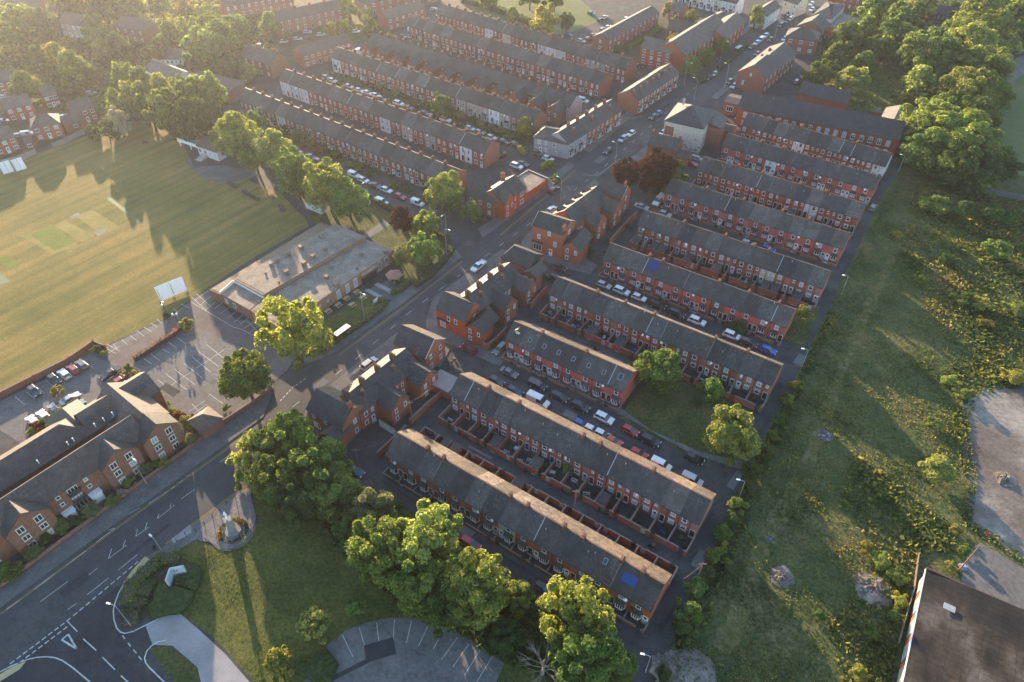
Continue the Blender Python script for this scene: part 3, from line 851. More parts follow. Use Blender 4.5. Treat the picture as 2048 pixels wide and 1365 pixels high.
def add_gutter(root, w, ze, s, ov=0.25):
    z = ze - ov * s
    return obj('gutter', cached(('gut', w, ze, s), lambda: MB().box(0.002, -ov - .13, z - .03, w - 0.002, -ov - .004, z + .09).mesh('gutter', 'dark')), root)

def add_rooflight(root, x, y, ze, zr, D, w=0.78, h=1.1, th=0.13, mat='glass', name='roof_window'):
    s = (zr - ze) / (D / 2)
    a = math.atan(s)
    def mk():
        f = MB()
        if mat == 'glass':
            t = .08
            f.box(-w / 2, -h / 2, .004, -w / 2 + t, h / 2, .09); f.box(w / 2 - t, -h / 2, .004, w / 2, h / 2, .09)
            f.box(-w / 2 + t, -h / 2, .004, w / 2 - t, -h / 2 + t, .09); f.box(-w / 2 + t, h / 2 - t, .004, w / 2 - t, h / 2, .09)
            f.box(-w / 2 + t, -h / 2 + t, .004, w / 2 - t, h / 2 - t, .06, 1)
            return f.mesh(name, 'grey', 'glass')
        f.box(-w / 2, -h / 2, .02, w / 2, h / 2, .08)
        return f.mesh(name, mat)
    o = obj(name, cached((name, w, h, mat), mk), root)
    z = ze + s * y + th * 1.0 + 0.01
    o.location = (x, y, z)
    o.rotation_euler = (a, 0, 0)
    return o

def add_vent(root, x, y, ze, zr, D):
    s = (zr - ze) / (D / 2)
    me = cached('vent', lambda: MB().cyl(0, 0, -.2, .55, .06, 6).cyl(0, 0, .552, .62, .11, 6).mesh('vent_pipe', 'grey'))
    return obj('vent_pipe', me, root, (x, y, ze + s * y + .1))

BRICK = (0.285, 0.112, 0.076)
ORANGE = (0.33, 0.112, 0.066)
PINK = (0.29, 0.128, 0.100)
REDP = (0.42, 0.105, 0.085)
BROWNB = (0.20, 0.095, 0.062)
WHITE = (0.62, 0.62, 0.60)
CREAM = (0.50, 0.46, 0.36)
GREYR = (0.34, 0.30, 0.28)
PALE = (0.42, 0.36, 0.31)
COLNAME = {BRICK: 'red brick', ORANGE: 'orange-red brick', PINK: 'dull pink brick', REDP: 'red painted', BROWNB: 'brown brick', WHITE: 'white painted', CREAM: 'cream painted', GREYR: 'grey rendered', PALE: 'pale rendered'}
DOORS = [((0.62, 0.62, 0.62), 'white'), ((0.62, 0.62, 0.62), 'white'), ((0.02, 0.02, 0.022), 'black'), ((0.62, 0.62, 0.62), 'white'), ((0.10, 0.03, 0.02), 'brown'), ((0.02, 0.02, 0.022), 'black'), ((0.03, 0.07, 0.15), 'blue'), ((0.22, 0.02, 0.02), 'red'), ((0.03, 0.09, 0.05), 'green'), ((0.3, 0.3, 0.3), 'grey')]

ROWS = {}
def terrace(key, pl, pr, n, kind, base, desc, group, odd=None, ze=5.2, zr=8.0, D=7.8, ends=('left end', 'right end'), chim=(), far=False, rooflights=(), extras=None, roofs=None, end_gable_col=None):
    A, B_ = W(*pl, ze), W(*pr, ze)
    A.z = B_.z = 0
    d = (B_ - A)
    ln = d.length
    d.normalize()
    w = ln / n
    wk = round(w, 3)
    rz = ang(d)
    s = (zr - ze) / (D / 2)
    ROWS[key] = (A, d, Vector((-d.y, d.x, 0)), w, n, D, rz)
    rr = random.Random(hash(pl) % 1000 + n)
    rr = random.Random(int(pl[0] * 7 + pl[1] * 3))
    out = []
    for i in range(n):
        col = (odd or {}).get(i, base)
        dcol, dname = DOORS[rr.randrange(len(DOORS))]
        p = A + d * (i * w)
        lab = f"{COLNAME[col]} house, {nth(i, n, ends[0], ends[1])}, {desc}"
        t = thing('terraced_house', lab, 'house', p, rz, group)
        jit = 1 + rr.uniform(-.16, .16)
        sj = rr.uniform(-.10, .14)
        gm_ = sum(col) / 3
        wc = tuple((c + (gm_ - c) * sj) * jit for c in col)
        last = (0.12 if i == n - 1 else 0.0)
        first = (0.12 if i == 0 else 0.0)
        obj('wall', cached(('w', wk, D, ze, zr), lambda: wall_mesh(wk, D, ze, zr)), t, (0, 0, 0), 0, wc)
        rt = rr.choice((.66, .8, .92, 1.0, 1.0, 1.1, 1.25, 1.5))
        rw_ = rr.uniform(-.05, .08)
        rcol = (rt * (1 + rw_), rt, rt * (1 - rw_))
        if i and rr.random() < .28:
            add_rooflight(t, 0.0, D * .25, ze, zr, D, .16, round(math.hypot(D / 2, zr - ze) + .1, 2), mat=rr.choice(('grey', 'coping', 'dark')), name='roof_seam')
        if roofs and i in roofs:
            rcol = roofs[i]
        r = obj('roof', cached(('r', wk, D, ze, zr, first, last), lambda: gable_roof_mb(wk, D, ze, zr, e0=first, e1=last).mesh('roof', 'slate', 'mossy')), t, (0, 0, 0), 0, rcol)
        rg = cached(('ridge', wk), lambda: MB().extr([(-.0, 0), (wk, 0), (wk, .1), (0, .1)], -.14, .14).mesh('ridge_tile', 'tile'))
        obj('ridge_tile', rg, r, (0, D / 2, zr + 0.10), 0, (1.3, 0.95, 0.85))
        add_gutter(t, wk, ze, s)
        mir = (i % 2 == 1)
        mx = (lambda x: w - x) if mir else (lambda x: x)
        if i % 2 == 0:
            add_pipe(t, 0.08, ze)
        if kind == 'bay':
            add_window(t, mx(w * .42), 3.35, 0.95, 1.35)
            add_bay(t, mx(w * .40), wc)
            add_door(t, mx(w - .65), 0.12, col=dcol)
        elif kind == 'hood':
            add_window(t, mx(w * .45), 3.35, 0.95, 1.35)
            add_window(t, mx(w * .40), 0.85, 1.3, 1.4, st='pair')
            add_hood(t, mx(w * .40), 2.42, 1.3)
            add_door(t, mx(w - .62), 0.12, col=dcol)
        elif kind == 'B':
            add_window(t, mx(w * .30), 3.35, 1.0, 1.3)
            q = rr.random()
            if q < .7:
                add_window(t, mx(w * .78), 3.75, 0.55, 0.75, st='plain')
            add_window(t, mx(w * .32), 0.95, 1.15, 1.15, st='pair' if q < .5 else 'sash')
            add_door(t, mx(w * .80), 0.12, col=dcol)
            add_pipe(t, mx(w * .60), ze)
        elif kind == 'town':
            add_window(t, w * .26, 3.3, 0.8, 1.45)
            add_window(t, w * .72, 3.3, 0.8, 1.45)
            if i % 3 != 1:
                add_bay(t, mx(w * .36), wc)
            else:
                add_window(t, mx(w * .36), 0.8, 1.5, 1.55, st='pair')
            add_door(t, mx(w * .80), 0.12, col=dcol)
        elif kind == 'townback':
            add_window(t, w * .28, 3.4, 0.85, 1.35)
            add_window(t, w * .74, 3.4, 0.75, 1.2)
            add_window(t, mx(w * .30), 0.9, 1.1, 1.25)
            add_door(t, mx(w * .75), 0.12, col=dcol)
        if i in chim:
            add_chimney(r, 0.0 if not first else .33, D / 2, zr - .45, h=rr.choice((.95, 1.1, 1.25)) if not far else 1.3, pots=rr.choice((1, 2, 3)) if not far else 4)
        if i in rooflights:
            add_rooflight(t, w * .5, D * .22, ze, zr, D)
        elif rr.random() < .38 and not far:
            add_vent(t, w * rr.uniform(.2, .8), D * rr.uniform(.25, .44), ze, zr, D)
        if rr.random() < .34:
            dx, dz = w * rr.uniform(.1, .9), ze - rr.uniform(.5, .9)
            dish = obj('satellite_dish', cached('dish', lambda: MB().cyl(0, 0, 0, .05, .3, 10, 0, .36).box(-.02, -.02, .05, .02, .02, .35).mesh('satellite_dish', 'white')), t, (dx, -.32, dz))
            dish.rotation_euler = (rad(62), 0, rr.uniform(-.6, .6))
        if extras:
            extras(t, i, w, wc)
        out.append(t)
    return out

# yards, each with its gate, behind or before a terrace
def yard_wall_mesh(w, y0, y1, h, gate, closing=False):
    mb = MB()
    t = .11
    sg = 1 if y1 > y0 else -1
    lo, hi = min(y0, y1), max(y0, y1)
    e0, e1 = (lo + .24, hi) if sg < 0 else (lo, hi - .24)
    mb.box(-t, e0, 0, t, e1, h)
    mb.box(-t - .03, e0, h + .003, t + .03, e1, h + .09, 1)
    if closing:
        mb.box(w - t, e0, 0, w + t, e1, h)
        mb.box(w - t - .03, e0, h + .003, w + t + .03, e1, h + .09, 1)
    yl, yh = (lo, lo + .22) if sg < 0 else (hi - .22, hi)
    g0, g1 = gate
    for a, b_ in ((-t, g0), (g1, w - t - .002 if not closing else w + t)):
        mb.box(a, yl, 0, b_, yh, h + .02)
        mb.box(a, yl - .03, h + .023, b_, yh + .03, h + .11, 1)
    return mb.mesh('yard_wall', 'wall', 'coping')

def yards(key, desc, y0, y1, h, group, skip=(), col=BRICK, low=False, ends=('left end', 'right end'), sheds=()):
    A, d, nrm, w, n, D, rz = ROWS[key]
    rr = random.Random(len(desc) * 31 + n)
    wk = round(w, 3)
    for i in range(n):
        if i in skip:
            continue
        g0 = w * .62 if i % 2 == 0 else w * .12
        g = (round(g0, 2), round(g0 + .95, 2))
        p = A + d * (i * w)
        what = 'low brick front wall' if low else 'tall brick yard wall'
        t = thing('yard_wall' if not low else 'garden_wall', f"{what}, {nth(i, n, ends[0], ends[1])}, {desc}", 'wall', p, rz, group)
        c = tuple(v * rr.uniform(.8, 1.15) for v in col)
        obj('wall', cached(('yw', wk, y0, y1, h, g, i == n - 1), lambda: yard_wall_mesh(wk, y0, y1, h, g, i == n - 1)), t, (0, 0, 0), 0, c)
        sg = 1 if y1 > y0 else -1
        yg = y1 - sg * .11
        gc = rr.choice([(.03, .03, .03), (.12, .06, .03), (.05, .07, .05), (.35, .35, .34)])
        gm = cached(('gate', h), lambda: MB().box(0.015, -.03, .06, .935, .03, h - .1).box(.1, -.05, .3, .85, -.031, .4).box(.1, -.05, h - .5, .85, -.031, h - .4).mesh('gate', 'paint'))
        obj('gate', gm, t, (g[0], yg, 0), 0, gc)
        if i in sheds:
            sx = w * .12 if i % 2 == 0 else w * .5
            sl = 2.0
            q = p + d * (sx) + nrm * (y1 + .25 if sg < 0 else y1 - .25 - 2.4)
            s_ = thing('outhouse', f"slate-roofed outhouse, yard {nth(i, n, ends[0], ends[1])}, {desc}", 'outbuilding', q, rz, 'outhouses in the back yards')
            sm = cached('outh_w', lambda: MB().box(0, 0, 0, 1.75, 2.4, 2.15).mesh('wall', 'wall'))
            obj('wall', sm, s_, (0, 0, 0), 0, tuple(v * rr.uniform(.85, 1.1) for v in col))
            def rf():
                m_ = MB()
                a0, a1 = 2.16, 2.62
                m_.face([(-.12, -.15, a0), (1.87, -.15, a0), (1.87, 2.5, a1), (-.12, 2.5, a1)])
                m_.face([(-.12, -.15, a0 + .09), (1.87, -.15, a0 + .09), (1.87, 2.5, a1 + .09), (-.12, 2.5, a1 + .09)])
                m_.face([(-.12, -.15, a0), (1.87, -.15, a0), (1.87, -.15, a0 + .09), (-.12, -.15, a0 + .09)])
                m_.face([(1.87, -.15, a0), (1.87, 2.5, a1), (1.87, 2.5, a1 + .09), (1.87, -.15, a0 + .09)])
                m_.face([(-.12, -.15, a0), (-.12, 2.5, a1), (-.12, 2.5, a1 + .09), (-.12, -.15, a0 + .09)])
                m_.face([(-.12, 2.5, a0), (1.87, 2.5, a0), (1.87, 2.5, a1 + .09), (-.12, 2.5, a1 + .09)])
                return m_.mesh('roof', 'slate')
            obj('roof', cached('outh_r', rf), s_)
            add_door(s_, 0.9, 0, 0, 0, rr.choice([(.03, .03, .03), (.1, .05, .03)]))

# ================================================================ THE RED TERRACES RIGHT OF THE MAIN ROAD
E_ = ('main-road end', 'back-lane end')
D1, D2 = 'solar-panelled row beside park', 'row behind solar-panelled row'
D3, D4 = 'short roof-window row', 'row behind roof-window row'
D5, D6 = 'fifth row up from park', 'sixth row up from park'
D7, D8 = 'seventh row up from park', 'eighth row up from park'
D9, D10 = 'ninth row up from park', 'row just before mill'

def ex1(t, i, w, wc):
    if i == 13:
        p = add_rooflight(t, w * .62, 2.1, 5.2, 8.0, 7.8, 2.7, 1.9, mat='solar', name='solar_panel')
    if i == 12:
        add_rooflight(t, w * .35, 2.6, 5.2, 8.0, 7.8)
    if i == 11:
        add_vent(t, w * .5, 2.4, 5.2, 8.0, 7.8)
terrace('R1', (772.8, 908), (1303.3, 1221.4), 15, 'bay', ORANGE, D1, 'terraced houses of the red terraces', {7: CREAM}, ends=E_, chim=(2, 3, 7, 8, 10, 11, 13, 14), extras=ex1, roofs={12: (1.25, 1.15, 1.05), 13: (1.15, 1.08, 1.0)})
terrace('R2', (900, 788), (1398.9, 1047.7), 15, 'B', PINK, D2, 'terraced houses of the red terraces', {3: BRICK, 10: ORANGE, 13: BRICK}, ends=E_, chim=(2, 4, 8, 9, 12))
def ex3(t, i, w, wc):
    if i == 0:
        s = (8.0 - 5.2) / 3.9
        y = 1.9
        dm = MB().box(-.55, 0, -.4, .55, 1.9, .75, 0, '').mesh('dormer', 'white')
        o = obj('dormer', dm, t, (w * .55, y, 5.2 + s * y + .1))
        r = MB()
        r.face([(-.75, -.15, .72), (0, -.15, 1.25), (0, 2.2, 1.25), (-.75, 2.2, .72)])
        r.face([(0, -.15, 1.25), (.75, -.15, .72), (.75, 2.2, .72), (0, 2.2, 1.25)])
        r.face([(-.55, -.0, .752), (.55, -.0, .752), (0, -.0, 1.2)])
        obj('dormer_roof', r.mesh('dormer_roof', 'slate'), o)
        add_window(o, 0, 0, .7, .6, y=-.002, st='pair')
terrace('R3', (1011, 679), (1246.8, 783.7), 8, 'bay', REDP, D3, 'terraced houses of the red terraces', {}, ends=E_, chim=(2, 5), rooflights=(1, 2, 3, 4, 5, 6), extras=lambda t, i, w, wc: (ex3(t, i, w, wc), add_rooflight(t, w * .5, 2.2, 5.2, 8.0, 7.8, 1.15, 1.5) if i == 7 else None))
terrace('R4', (1098, 587), (1544.5, 770.3), 15, 'B', BRICK, D4, 'terraced houses of the red terraces', {0: PINK, 4: PINK, 6: ORANGE, 9: PINK, 13: PINK}, ends=E_, chim=(3, 5, 7, 11, 13))
def ex5(t, i, w, wc):
    if i == 3:
        o = add_rooflight(t, w * .5, 2.3, 5.2, 8.0, 7.8, 2.6, 2.6, mat='paint', name='blue_tarpaulin')
        o.color = (0.02, 0.035, 0.14, 1)
terrace('R5', (1206, 518), (1573.3, 654.4), 13, 'hood', REDP, D5, 'terraced houses of the red terraces', {3: ORANGE, 8: BROWNB}, ends=E_, chim=(3, 4, 8, 10, 12), extras=ex5)
terrace('R6', (1275, 450), (1646, 576), 13, 'B', PINK, D6, 'terraced houses of the red terraces', {9: CREAM, 2: BRICK, 5: BRICK}, ends=E_, chim=(3, 6, 8, 9))
terrace('R7', (1330, 385), (1686, 498), 14, 'hood', REDP, D7, 'terraced houses of the red terraces', {}, ends=E_, chim=(3, 6, 9, 11))
terrace('R8', (1395, 340), (1718, 437), 13, 'B', BRICK, D8, 'terraced houses of the red terraces', {5: ORANGE, 9: WHITE}, ends=E_, chim=(3, 5, 8, 10))
terrace('R9', (1444, 292), (1748, 380), 13, 'hood', REDP, D9, 'terraced houses of the red terraces', {4: WHITE, 8: BRICK}, ends=E_, chim=(3, 5, 8, 10))
terrace('R10', (1484, 250), (1771, 333), 13, 'B', BRICK, D10, 'terraced houses of the red terraces', {5: WHITE, 12: WHITE}, ends=E_, chim=(3, 5, 8, 10))

YG = 'yard walls of the red terraces'
yards('R2', D2, 0, -4.6, 1.75, YG, ends=E_, sheds=(3, 6, 10))
yards('R1', D1 + ', far side', 7.8, 12.0, 1.75, YG, ends=E_, sheds=(1, 2, 6))
yards('R4', D4, 0, -4.4, 1.75, YG, ends=E_, sheds=(3, 5, 8))
yards('R3', D3 + ', far side', 7.8, 11.6, 1.75, YG, ends=E_)
yards('R6', D6, 0, -4.2, 1.75, YG, ends=E_, sheds=(0, 1, 2, 4, 6, 9, 10, 11))
yards('R8', D8, 0, -4.2, 1.75, YG, ends=E_, sheds=(1, 4, 8))
yards('R10', D10, 0, -4.2, 1.75, YG, ends=E_, sheds=(2, 7))
FG = 'front garden walls of the red terraces'
yards('R1', D1, 0, -1.9, .75, FG, ends=E_, low=True, col=BROWNB)
yards('R3', D3, 0, -1.9, .75, FG, ends=E_, low=True, col=BRICK)
yards('R5', D5, 0, -1.7, .7, FG, ends=E_, low=True, col=BRICK)
yards('R7', D7, 0, -1.7, .7, FG, ends=E_, low=True, col=BRICK)
yards('R9', D9, 0, -1.7, .7, FG, ends=E_, low=True, col=BRICK)

# ================================================================ THE TERRACES LEFT OF THE MAIN ROAD
F_ = ('field end', 'main-road end')
TG = 'terraced houses between the cricket field and the main road'
T1D = 'terrace nearest cricket field'
T2D, T3D = 'second terrace from cricket field', 'third terrace from cricket field'
T4D, T5D = 'terrace of gabled back wings', 'terrace behind gabled back wings'
T6D = 'terrace below small park green'
allc = tuple(range(1, 30))
terrace('T1', (476.6, 198.8), (900, 366), 20, 'town', BRICK, T1D, TG, {4: WHITE}, ze=5.7, zr=8.5, D=8.2, ends=F_, chim=allc, far=True, roofs={3: (.8, .75, .75), 9: (1.2, 1.15, 1.1), 14: (.82, .8, .8)})
terrace('T2', (558, 160), (968.8, 307), 19, 'townback', BRICK, T2D, TG, {0: WHITE, 1: WHITE, 2: WHITE, 10: WHITE, 12: PALE, 14: GREYR, 17: WHITE}, ze=5.7, zr=8.5, D=8.2, ends=F_, chim=allc, far=True, roofs={4: (.8, .76, .76), 8: (1.2, 1.2, 1.2), 9: (.75, .72, .72)})
terrace('T3', (662, 114.5), (1068, 245.5), 20, 'town', BRICK, T3D, TG, {0: WHITE, 11: PALE, 13: GREYR, 14: PALE, 15: PALE, 16: WHITE, 17: GREYR}, ze=5.7, zr=8.5, D=8.2, ends=F_, chim=allc, far=True)
terrace('T5', (811, 49.7), (1201.5, 168.6), 20, 'town', BRICK, T5D, TG, {}, ze=5.7, zr=8.5, D=8.2, ends=F_, chim=allc, far=True)
terrace('T6', (872, 25.8), (1252.8, 139.6), 21, 'townback', BRICK, T6D, TG, {6: WHITE, 8: CREAM, 12: WHITE, 13: WHITE, 14: WHITE, 17: PALE, 18: GREYR}, ze=5.7, zr=8.5, D=8.2, ends=F_, chim=allc, far=True)

def wing_part(t, x, y0, w, ln, ze, zr, col, tint=(1, 1, 1), wins=True):
    """a rear wing with its gable towards the viewer: parts of thing t"""
    def mk():
        m_ = MB()
        m_.extr([(0, 0), (w, 0), (w, ze), (w / 2, zr), (0, ze)], -ln, 0)
        return m_.mesh('wing_wall', 'wall')
    k = (round(w, 2), ln, ze, zr)
    obj('wing_wall', cached(('wingw',) + k, mk), t, (x, y0, 0), 0, col)
    def rf():
        m_ = MB()
        ov, th, s = .25, .12, (zr - ze) / (w / 2)
        zi = ze - ov * s + .006
        a, b_ = -ln - .2, ln * .0 + 2.6
        L0, L1, R0, R1 = (-ov, zi), (-ov, zi + th), (w + ov, zi), (w + ov, zi + th)
        T0, T1 = (w / 2, zr + .006), (w / 2, zr + .006 + th)
        for p, q in ((L1, T1), (T1, R1), (L0, L1), (R1, R0), (T0, L0), (R0, T0)):
            m_.face([(p[0], a, p[1]), (q[0], a, q[1]), (q[0], b_, q[1]), (p[0], b_, p[1])])
        for y in (a, b_):
            m_.face([(L0[0], y, L0[1]), (L1[0], y, L1[1]), (T1[0], y, T1[1]), (T0[0], y, T0[1])])
            m_.face([(T0[0], y, T0[1]), (T1[0], y, T1[1]), (R1[0], y, R1[1]), (R0[0], y, R0[1])])
        return m_.mesh('wing_roof', 'slate')
    obj('wing_roof', cached(('wingr',) + k, rf), t, (x, y0, 0), 0, tint)
    if wins:
        add_window(t, x + w * .25, 3.2, .75, 1.2, y=y0 - ln)
        add_window(t, x + w * .75, 3.2, .75, 1.2, y=y0 - ln)
        add_window(t, x + w * .25, .9, .9, 1.2, y=y0 - ln)

# winged terrace: houses in pairs, each pair sharing a back wing
A4, B4 = W(746, 65, 8.5), W(1153.6, 192.5, 8.5)
A4.z = B4.z = 0
d4 = (B4 - A4).normalized()
n4v = Vector((-d4.y, d4.x, 0))
A4 = A4 - n4v * 4.1
N4 = 24
w4 = (B4 - A4 - n4v * 4.1).length / N4
w4k = round(w4, 3)
for i in range(N4):
    p = A4 + d4 * (i * w4)
    wing = (i % 2 == 0)
    col = GREYR if i == 23 else BRICK
    t = thing('terraced_house', f"{COLNAME[col]} house {'with' if wing else 'without'} back wing, {nth(i, N4, *F_)}, {T4D}", 'house', p, ang(d4), TG)
    jit = R.uniform(.9, 1.1)
    wc = tuple(c * jit for c in col)
    obj('wall', cached(('w', w4k, 8.2, 5.7, 8.5), lambda: wall_mesh(w4k, 8.2, 5.7, 8.5)), t, (0, 0, 0), 0, wc)
    r = obj('roof', cached(('r', w4k, 8.2, 5.7, 8.5), lambda: gable_roof_mb(w4k, 8.2, 5.7, 8.5).mesh('roof', 'slate')), t)
    add_chimney(r, 0.35, 4.1, 8.0, h=1.4, pots=4)
    if wing:
        wing_part(t, w4 * .38, 0, round(w4 * 1.24, 2), 5.2, 5.2, 7.1, wc)
    else:
        add_window(t, w4 * .8, 3.3, .7, 1.2)
ROWS['T4'] = (A4, d4, n4v, w4, N4, 8.2, ang(d4))

# ================================================================ SINGLE BUILDINGS
def frame(pl, pr, ze, direction=None):
    A, B_ = W(*pl, ze), W(*pr, ze)
    A.z = B_.z = 0
    d = B_ - A
    if direction is not None:
        v = Vector((math.cos(direction), math.sin(direction), 0))
        ln = d.dot(v)
        mid = (A + B_) / 2
        A = mid - v * ln / 2
        return A, v, ln
    ln = d.length
    return A, d / ln, ln

def gab(label, pl, pr, ze, zr, D, col, name='building', cat='building', roof='slate', hip=None, tint=(1, 1, 1), direction=None, group=None, world_=None, floors=2, cols=0, win=(0.9, 1.2, 'sash'), door=None, chims=(), wallmat=True, e=0.12, rightwin=0, leftwin=0, doorcol=(.03, .03, .03)):
    if world_:
        A, v, ln = world_
        A = Vector((A[0], A[1], 0))
        v = Vector((math.cos(v), math.sin(v), 0))
    else:
        A, v, ln = frame(pl, pr, ze, direction)
    t = thing(name, label, cat, A, ang(v), group)
    t['ln'] = ln
    del t['ln']
    obj('wall', wall_mesh(ln, D, ze, zr, gable=not hip), t, (0, 0, 0), 0, col)
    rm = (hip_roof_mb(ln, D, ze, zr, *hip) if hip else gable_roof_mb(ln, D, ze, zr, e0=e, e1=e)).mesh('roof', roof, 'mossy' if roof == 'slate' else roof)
    r = obj('roof', rm, t, (0, 0, 0), 0, tint)
    add_gutter(t, round(ln, 2), ze, 0.35)
    fh = ze / floors
    for f in range(floors):
        for c in range(cols):
            if f == 0 and door is not None and c in door:
                add_door(t, ln * (c + .5) / cols, .1, col=doorcol)
            else:
                add_window(t, ln * (c + .5) / cols, f * fh + fh * .34, win[0], min(win[1], fh * .5), st=win[2])
        for c in range(rightwin):
            add_window(t, ln, f * fh + fh * .34, win[0], min(win[1], fh * .5), y=D * (c + .5) / rightwin, rz=rad(90), st=win[2])
        for c in range(leftwin):
            add_window(t, 0, f * fh + fh * .34, win[0], min(win[1], fh * .5), y=D * (c + .5) / leftwin, rz=rad(-90), st=win[2])
    for cx, cy, h in chims:
        zc = ze + (zr - ze) * (1 - abs(cy - .5) * 2)
        add_chimney(r, ln * cx, D * cy, zc - .4, h=h, pots=4, col=tuple(x * .9 for x in (BRICK if col in (WHITE, PALE, GREYR, CREAM) else col)))
    return t, ln

zf = lambda o, s: (lambda x, y: (o[0] + x / s, o[1] + y / s))
b1, b2, b3 = zf((590, 640), 4.876), zf((850, 480), 5.686), zf((1040, 340), 6.204)
U = rad(53.0)

# --- three brick blocks standing along the main road, their backs to the viewer
def block(key, ridge0, ridge1, zr, ze, D, u, n, s0, s1, desc, wings, col, wing_l=4.4, chims=True, dormers=False):
    P, Q = W(*ridge0, zr), W(*ridge1, zr)
    P.z = 0
    v = Vector((math.cos(u), math.sin(u), 0))
    nn = Vector((-v.y, v.x, 0))
    A = P - nn * (D / 2) + v * s0
    w = (s1 - s0) / n
    for i in range(n):
        jit = R.uniform(.88, 1.08)
        wc = tuple(c * jit for c in col)
        t = thing('town_house', f"brick town house, {nth(i, n, 'park end', 'far end')}, {desc}", 'house', A + v * (i * w), u, 'town houses along the main road')
        wk = round(w, 3)
        obj('wall', cached(('bw', wk, D, ze, zr), lambda: wall_mesh(wk, D, ze, zr)), t, (0, 0, 0), 0, wc)
        tr = R.uniform(.85, 1.1)
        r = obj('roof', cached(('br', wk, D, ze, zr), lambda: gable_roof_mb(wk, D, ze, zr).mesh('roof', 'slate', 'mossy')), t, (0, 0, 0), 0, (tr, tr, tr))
        add_gutter(t, wk, ze, .6)
        if chims:
            add_chimney(r, .35, D * .5, zr - .4, h=1.7, w=.8, d=1.3, pots=4, col=(0.105, 0.062, 0.048))
            if i % 2 == 0:
                add_chimney(r, w * .75, D * .27, zr - 1.6, h=1.5, w=.7, d=.9, pots=3, col=(0.14, 0.078, 0.058))
        if dormers:
            dm = MB().extr([(-1.0, -.6), (1.0, -.6), (1.0, .5), (0, 1.5), (-1.0, .5)], 0, 2.6).mesh('dormer', 'tile')
            obj('dormer', dm, t, (w * .5, D * .5 + .7, zr - 1.5), 0)
        if i in wings:
            wing_part(t, w * .06, 0, round(w * 1.18, 2), wing_l, ze - .9, ze + 1.5, wc)
            add_pipe(t, w * .08, ze)
        else:
            add_window(t, w * .35, 3.4, .9, 1.3)
            add_window(t, w * .75, 3.4, .7, 1.1)
            add_window(t, w * .3, 1.0, 1.0, 1.2)
            add_door(t, w * .72, .1, col=R.choice([(.6, .6, .6), (.03, .03, .03)]))
        add_window(t, w * .3, 3.4, .95, 1.4, y=D, rz=rad(180))
        add_window(t, w * .7, 3.4, .95, 1.4, y=D, rz=rad(180))
        add_window(t, w * .5, .6, 2.4, 1.7, y=D, rz=rad(180), st='triple', name='shop_window')
    return A, v, w

block('b1', b1(355, 850), b1(1180, 200), 8.5, 5.8, 7.6, rad(52.6), 4, 3.8, 22.4, 'block with pale lean-to roof', (1, 3), ORANGE)
t, ln = gab('dark roofed brick corner building at the park end of the main road', b1(115, 860), b1(455, 1060), 5.8, 8.6, 7.4, ORANGE, 'corner_building', direction=rad(-33), cols=3, chims=((.95, .5, 1.5),), rightwin=1)
wing_part(t, ln * .62, 0, 4.2, 3.0, 4.2, 5.9, ORANGE)
o = add_window(t, ln * .2, .8, 1.8, 1.6, st='triple', name='shop_window')
t, ln = gab('brick corner house with white barge boards beside the red car', b1(972, 218), b1(1265, 375), 5.8, 8.6, 7.4, ORANGE, 'corner_house', direction=rad(-31), rightwin=2)
wing_part(t, ln * .55, 0, 4.0, 0.6, 4.6, 6.3, ORANGE, wins=False)
bb = MB()
bb.face([(ln + .16, -.3, 5.45), (ln + .16, 3.7, 8.55), (ln + .16, 3.7, 8.85), (ln + .16, -.3, 5.75)])
bb.face([(ln + .16, 7.7, 5.45), (ln + .16, 7.7, 5.75), (ln + .16, 3.7, 8.85), (ln + .16, 3.7, 8.55)])
obj('barge_board', bb.mesh('barge_board', 'white'), t)
P = W(*b1(1420, 480), 3)
t = thing('garage', 'flat pale-roofed lean-to between corner house and long row', 'outbuilding', (P.x, P.y, 0), rad(-33))
obj('wall', MB().box(0, -4.6, 0, 5.6, 0, 2.6).mesh('wall', 'wall'), t, (0, 0, 0), 0, BRICK)
obj('roof', MB().box(-.15, -4.75, 2.604, 5.75, .15, 2.75).mesh('roof', 'palepath'), t)

block('b2', b2(370, 725), b2(1070, 180), 8.5, 5.8, 7.6, rad(52.5), 4, 3.6, 21.0, 'block beside the white pickup', (1, 3), BRICK)
t, ln = gab('orange brick corner shop at the side street mouth', b2(125, 780), b2(460, 925), 5.9, 8.7, 7.4, (0.36, 0.085, 0.035), 'corner_shop', direction=rad(-32.5), rightwin=1)
add_window(t, ln * .42, 3.5, .85, 1.35)
add_window(t, ln * .66, 3.5, .85, 1.35)
add_window(t, ln * .2, .8, 1.7, 1.6, st='triple', name='shop_window')
obj('shop_fascia', MB().box(-.1, -.22, 2.75, ln * .42, -.004, 3.25).mesh('shop_fascia', 'dark'), t)
wing_part(t, ln + .3, 4.2, 5.0, 4.6, 4.6, 6.4, (0.30, 0.08, 0.04))
t, ln = gab('hipped brick corner house at the far end of its block', b2(862, 210), b2(1190, 320), 6.0, 8.6, 7.0, BRICK, 'corner_house', direction=rad(-33), hip=(2.0, 0.2), rightwin=1)
wing_part(t, ln - 1.0, 1.5, 4.2, 3.0, 5.2, 6.6, BRICK)

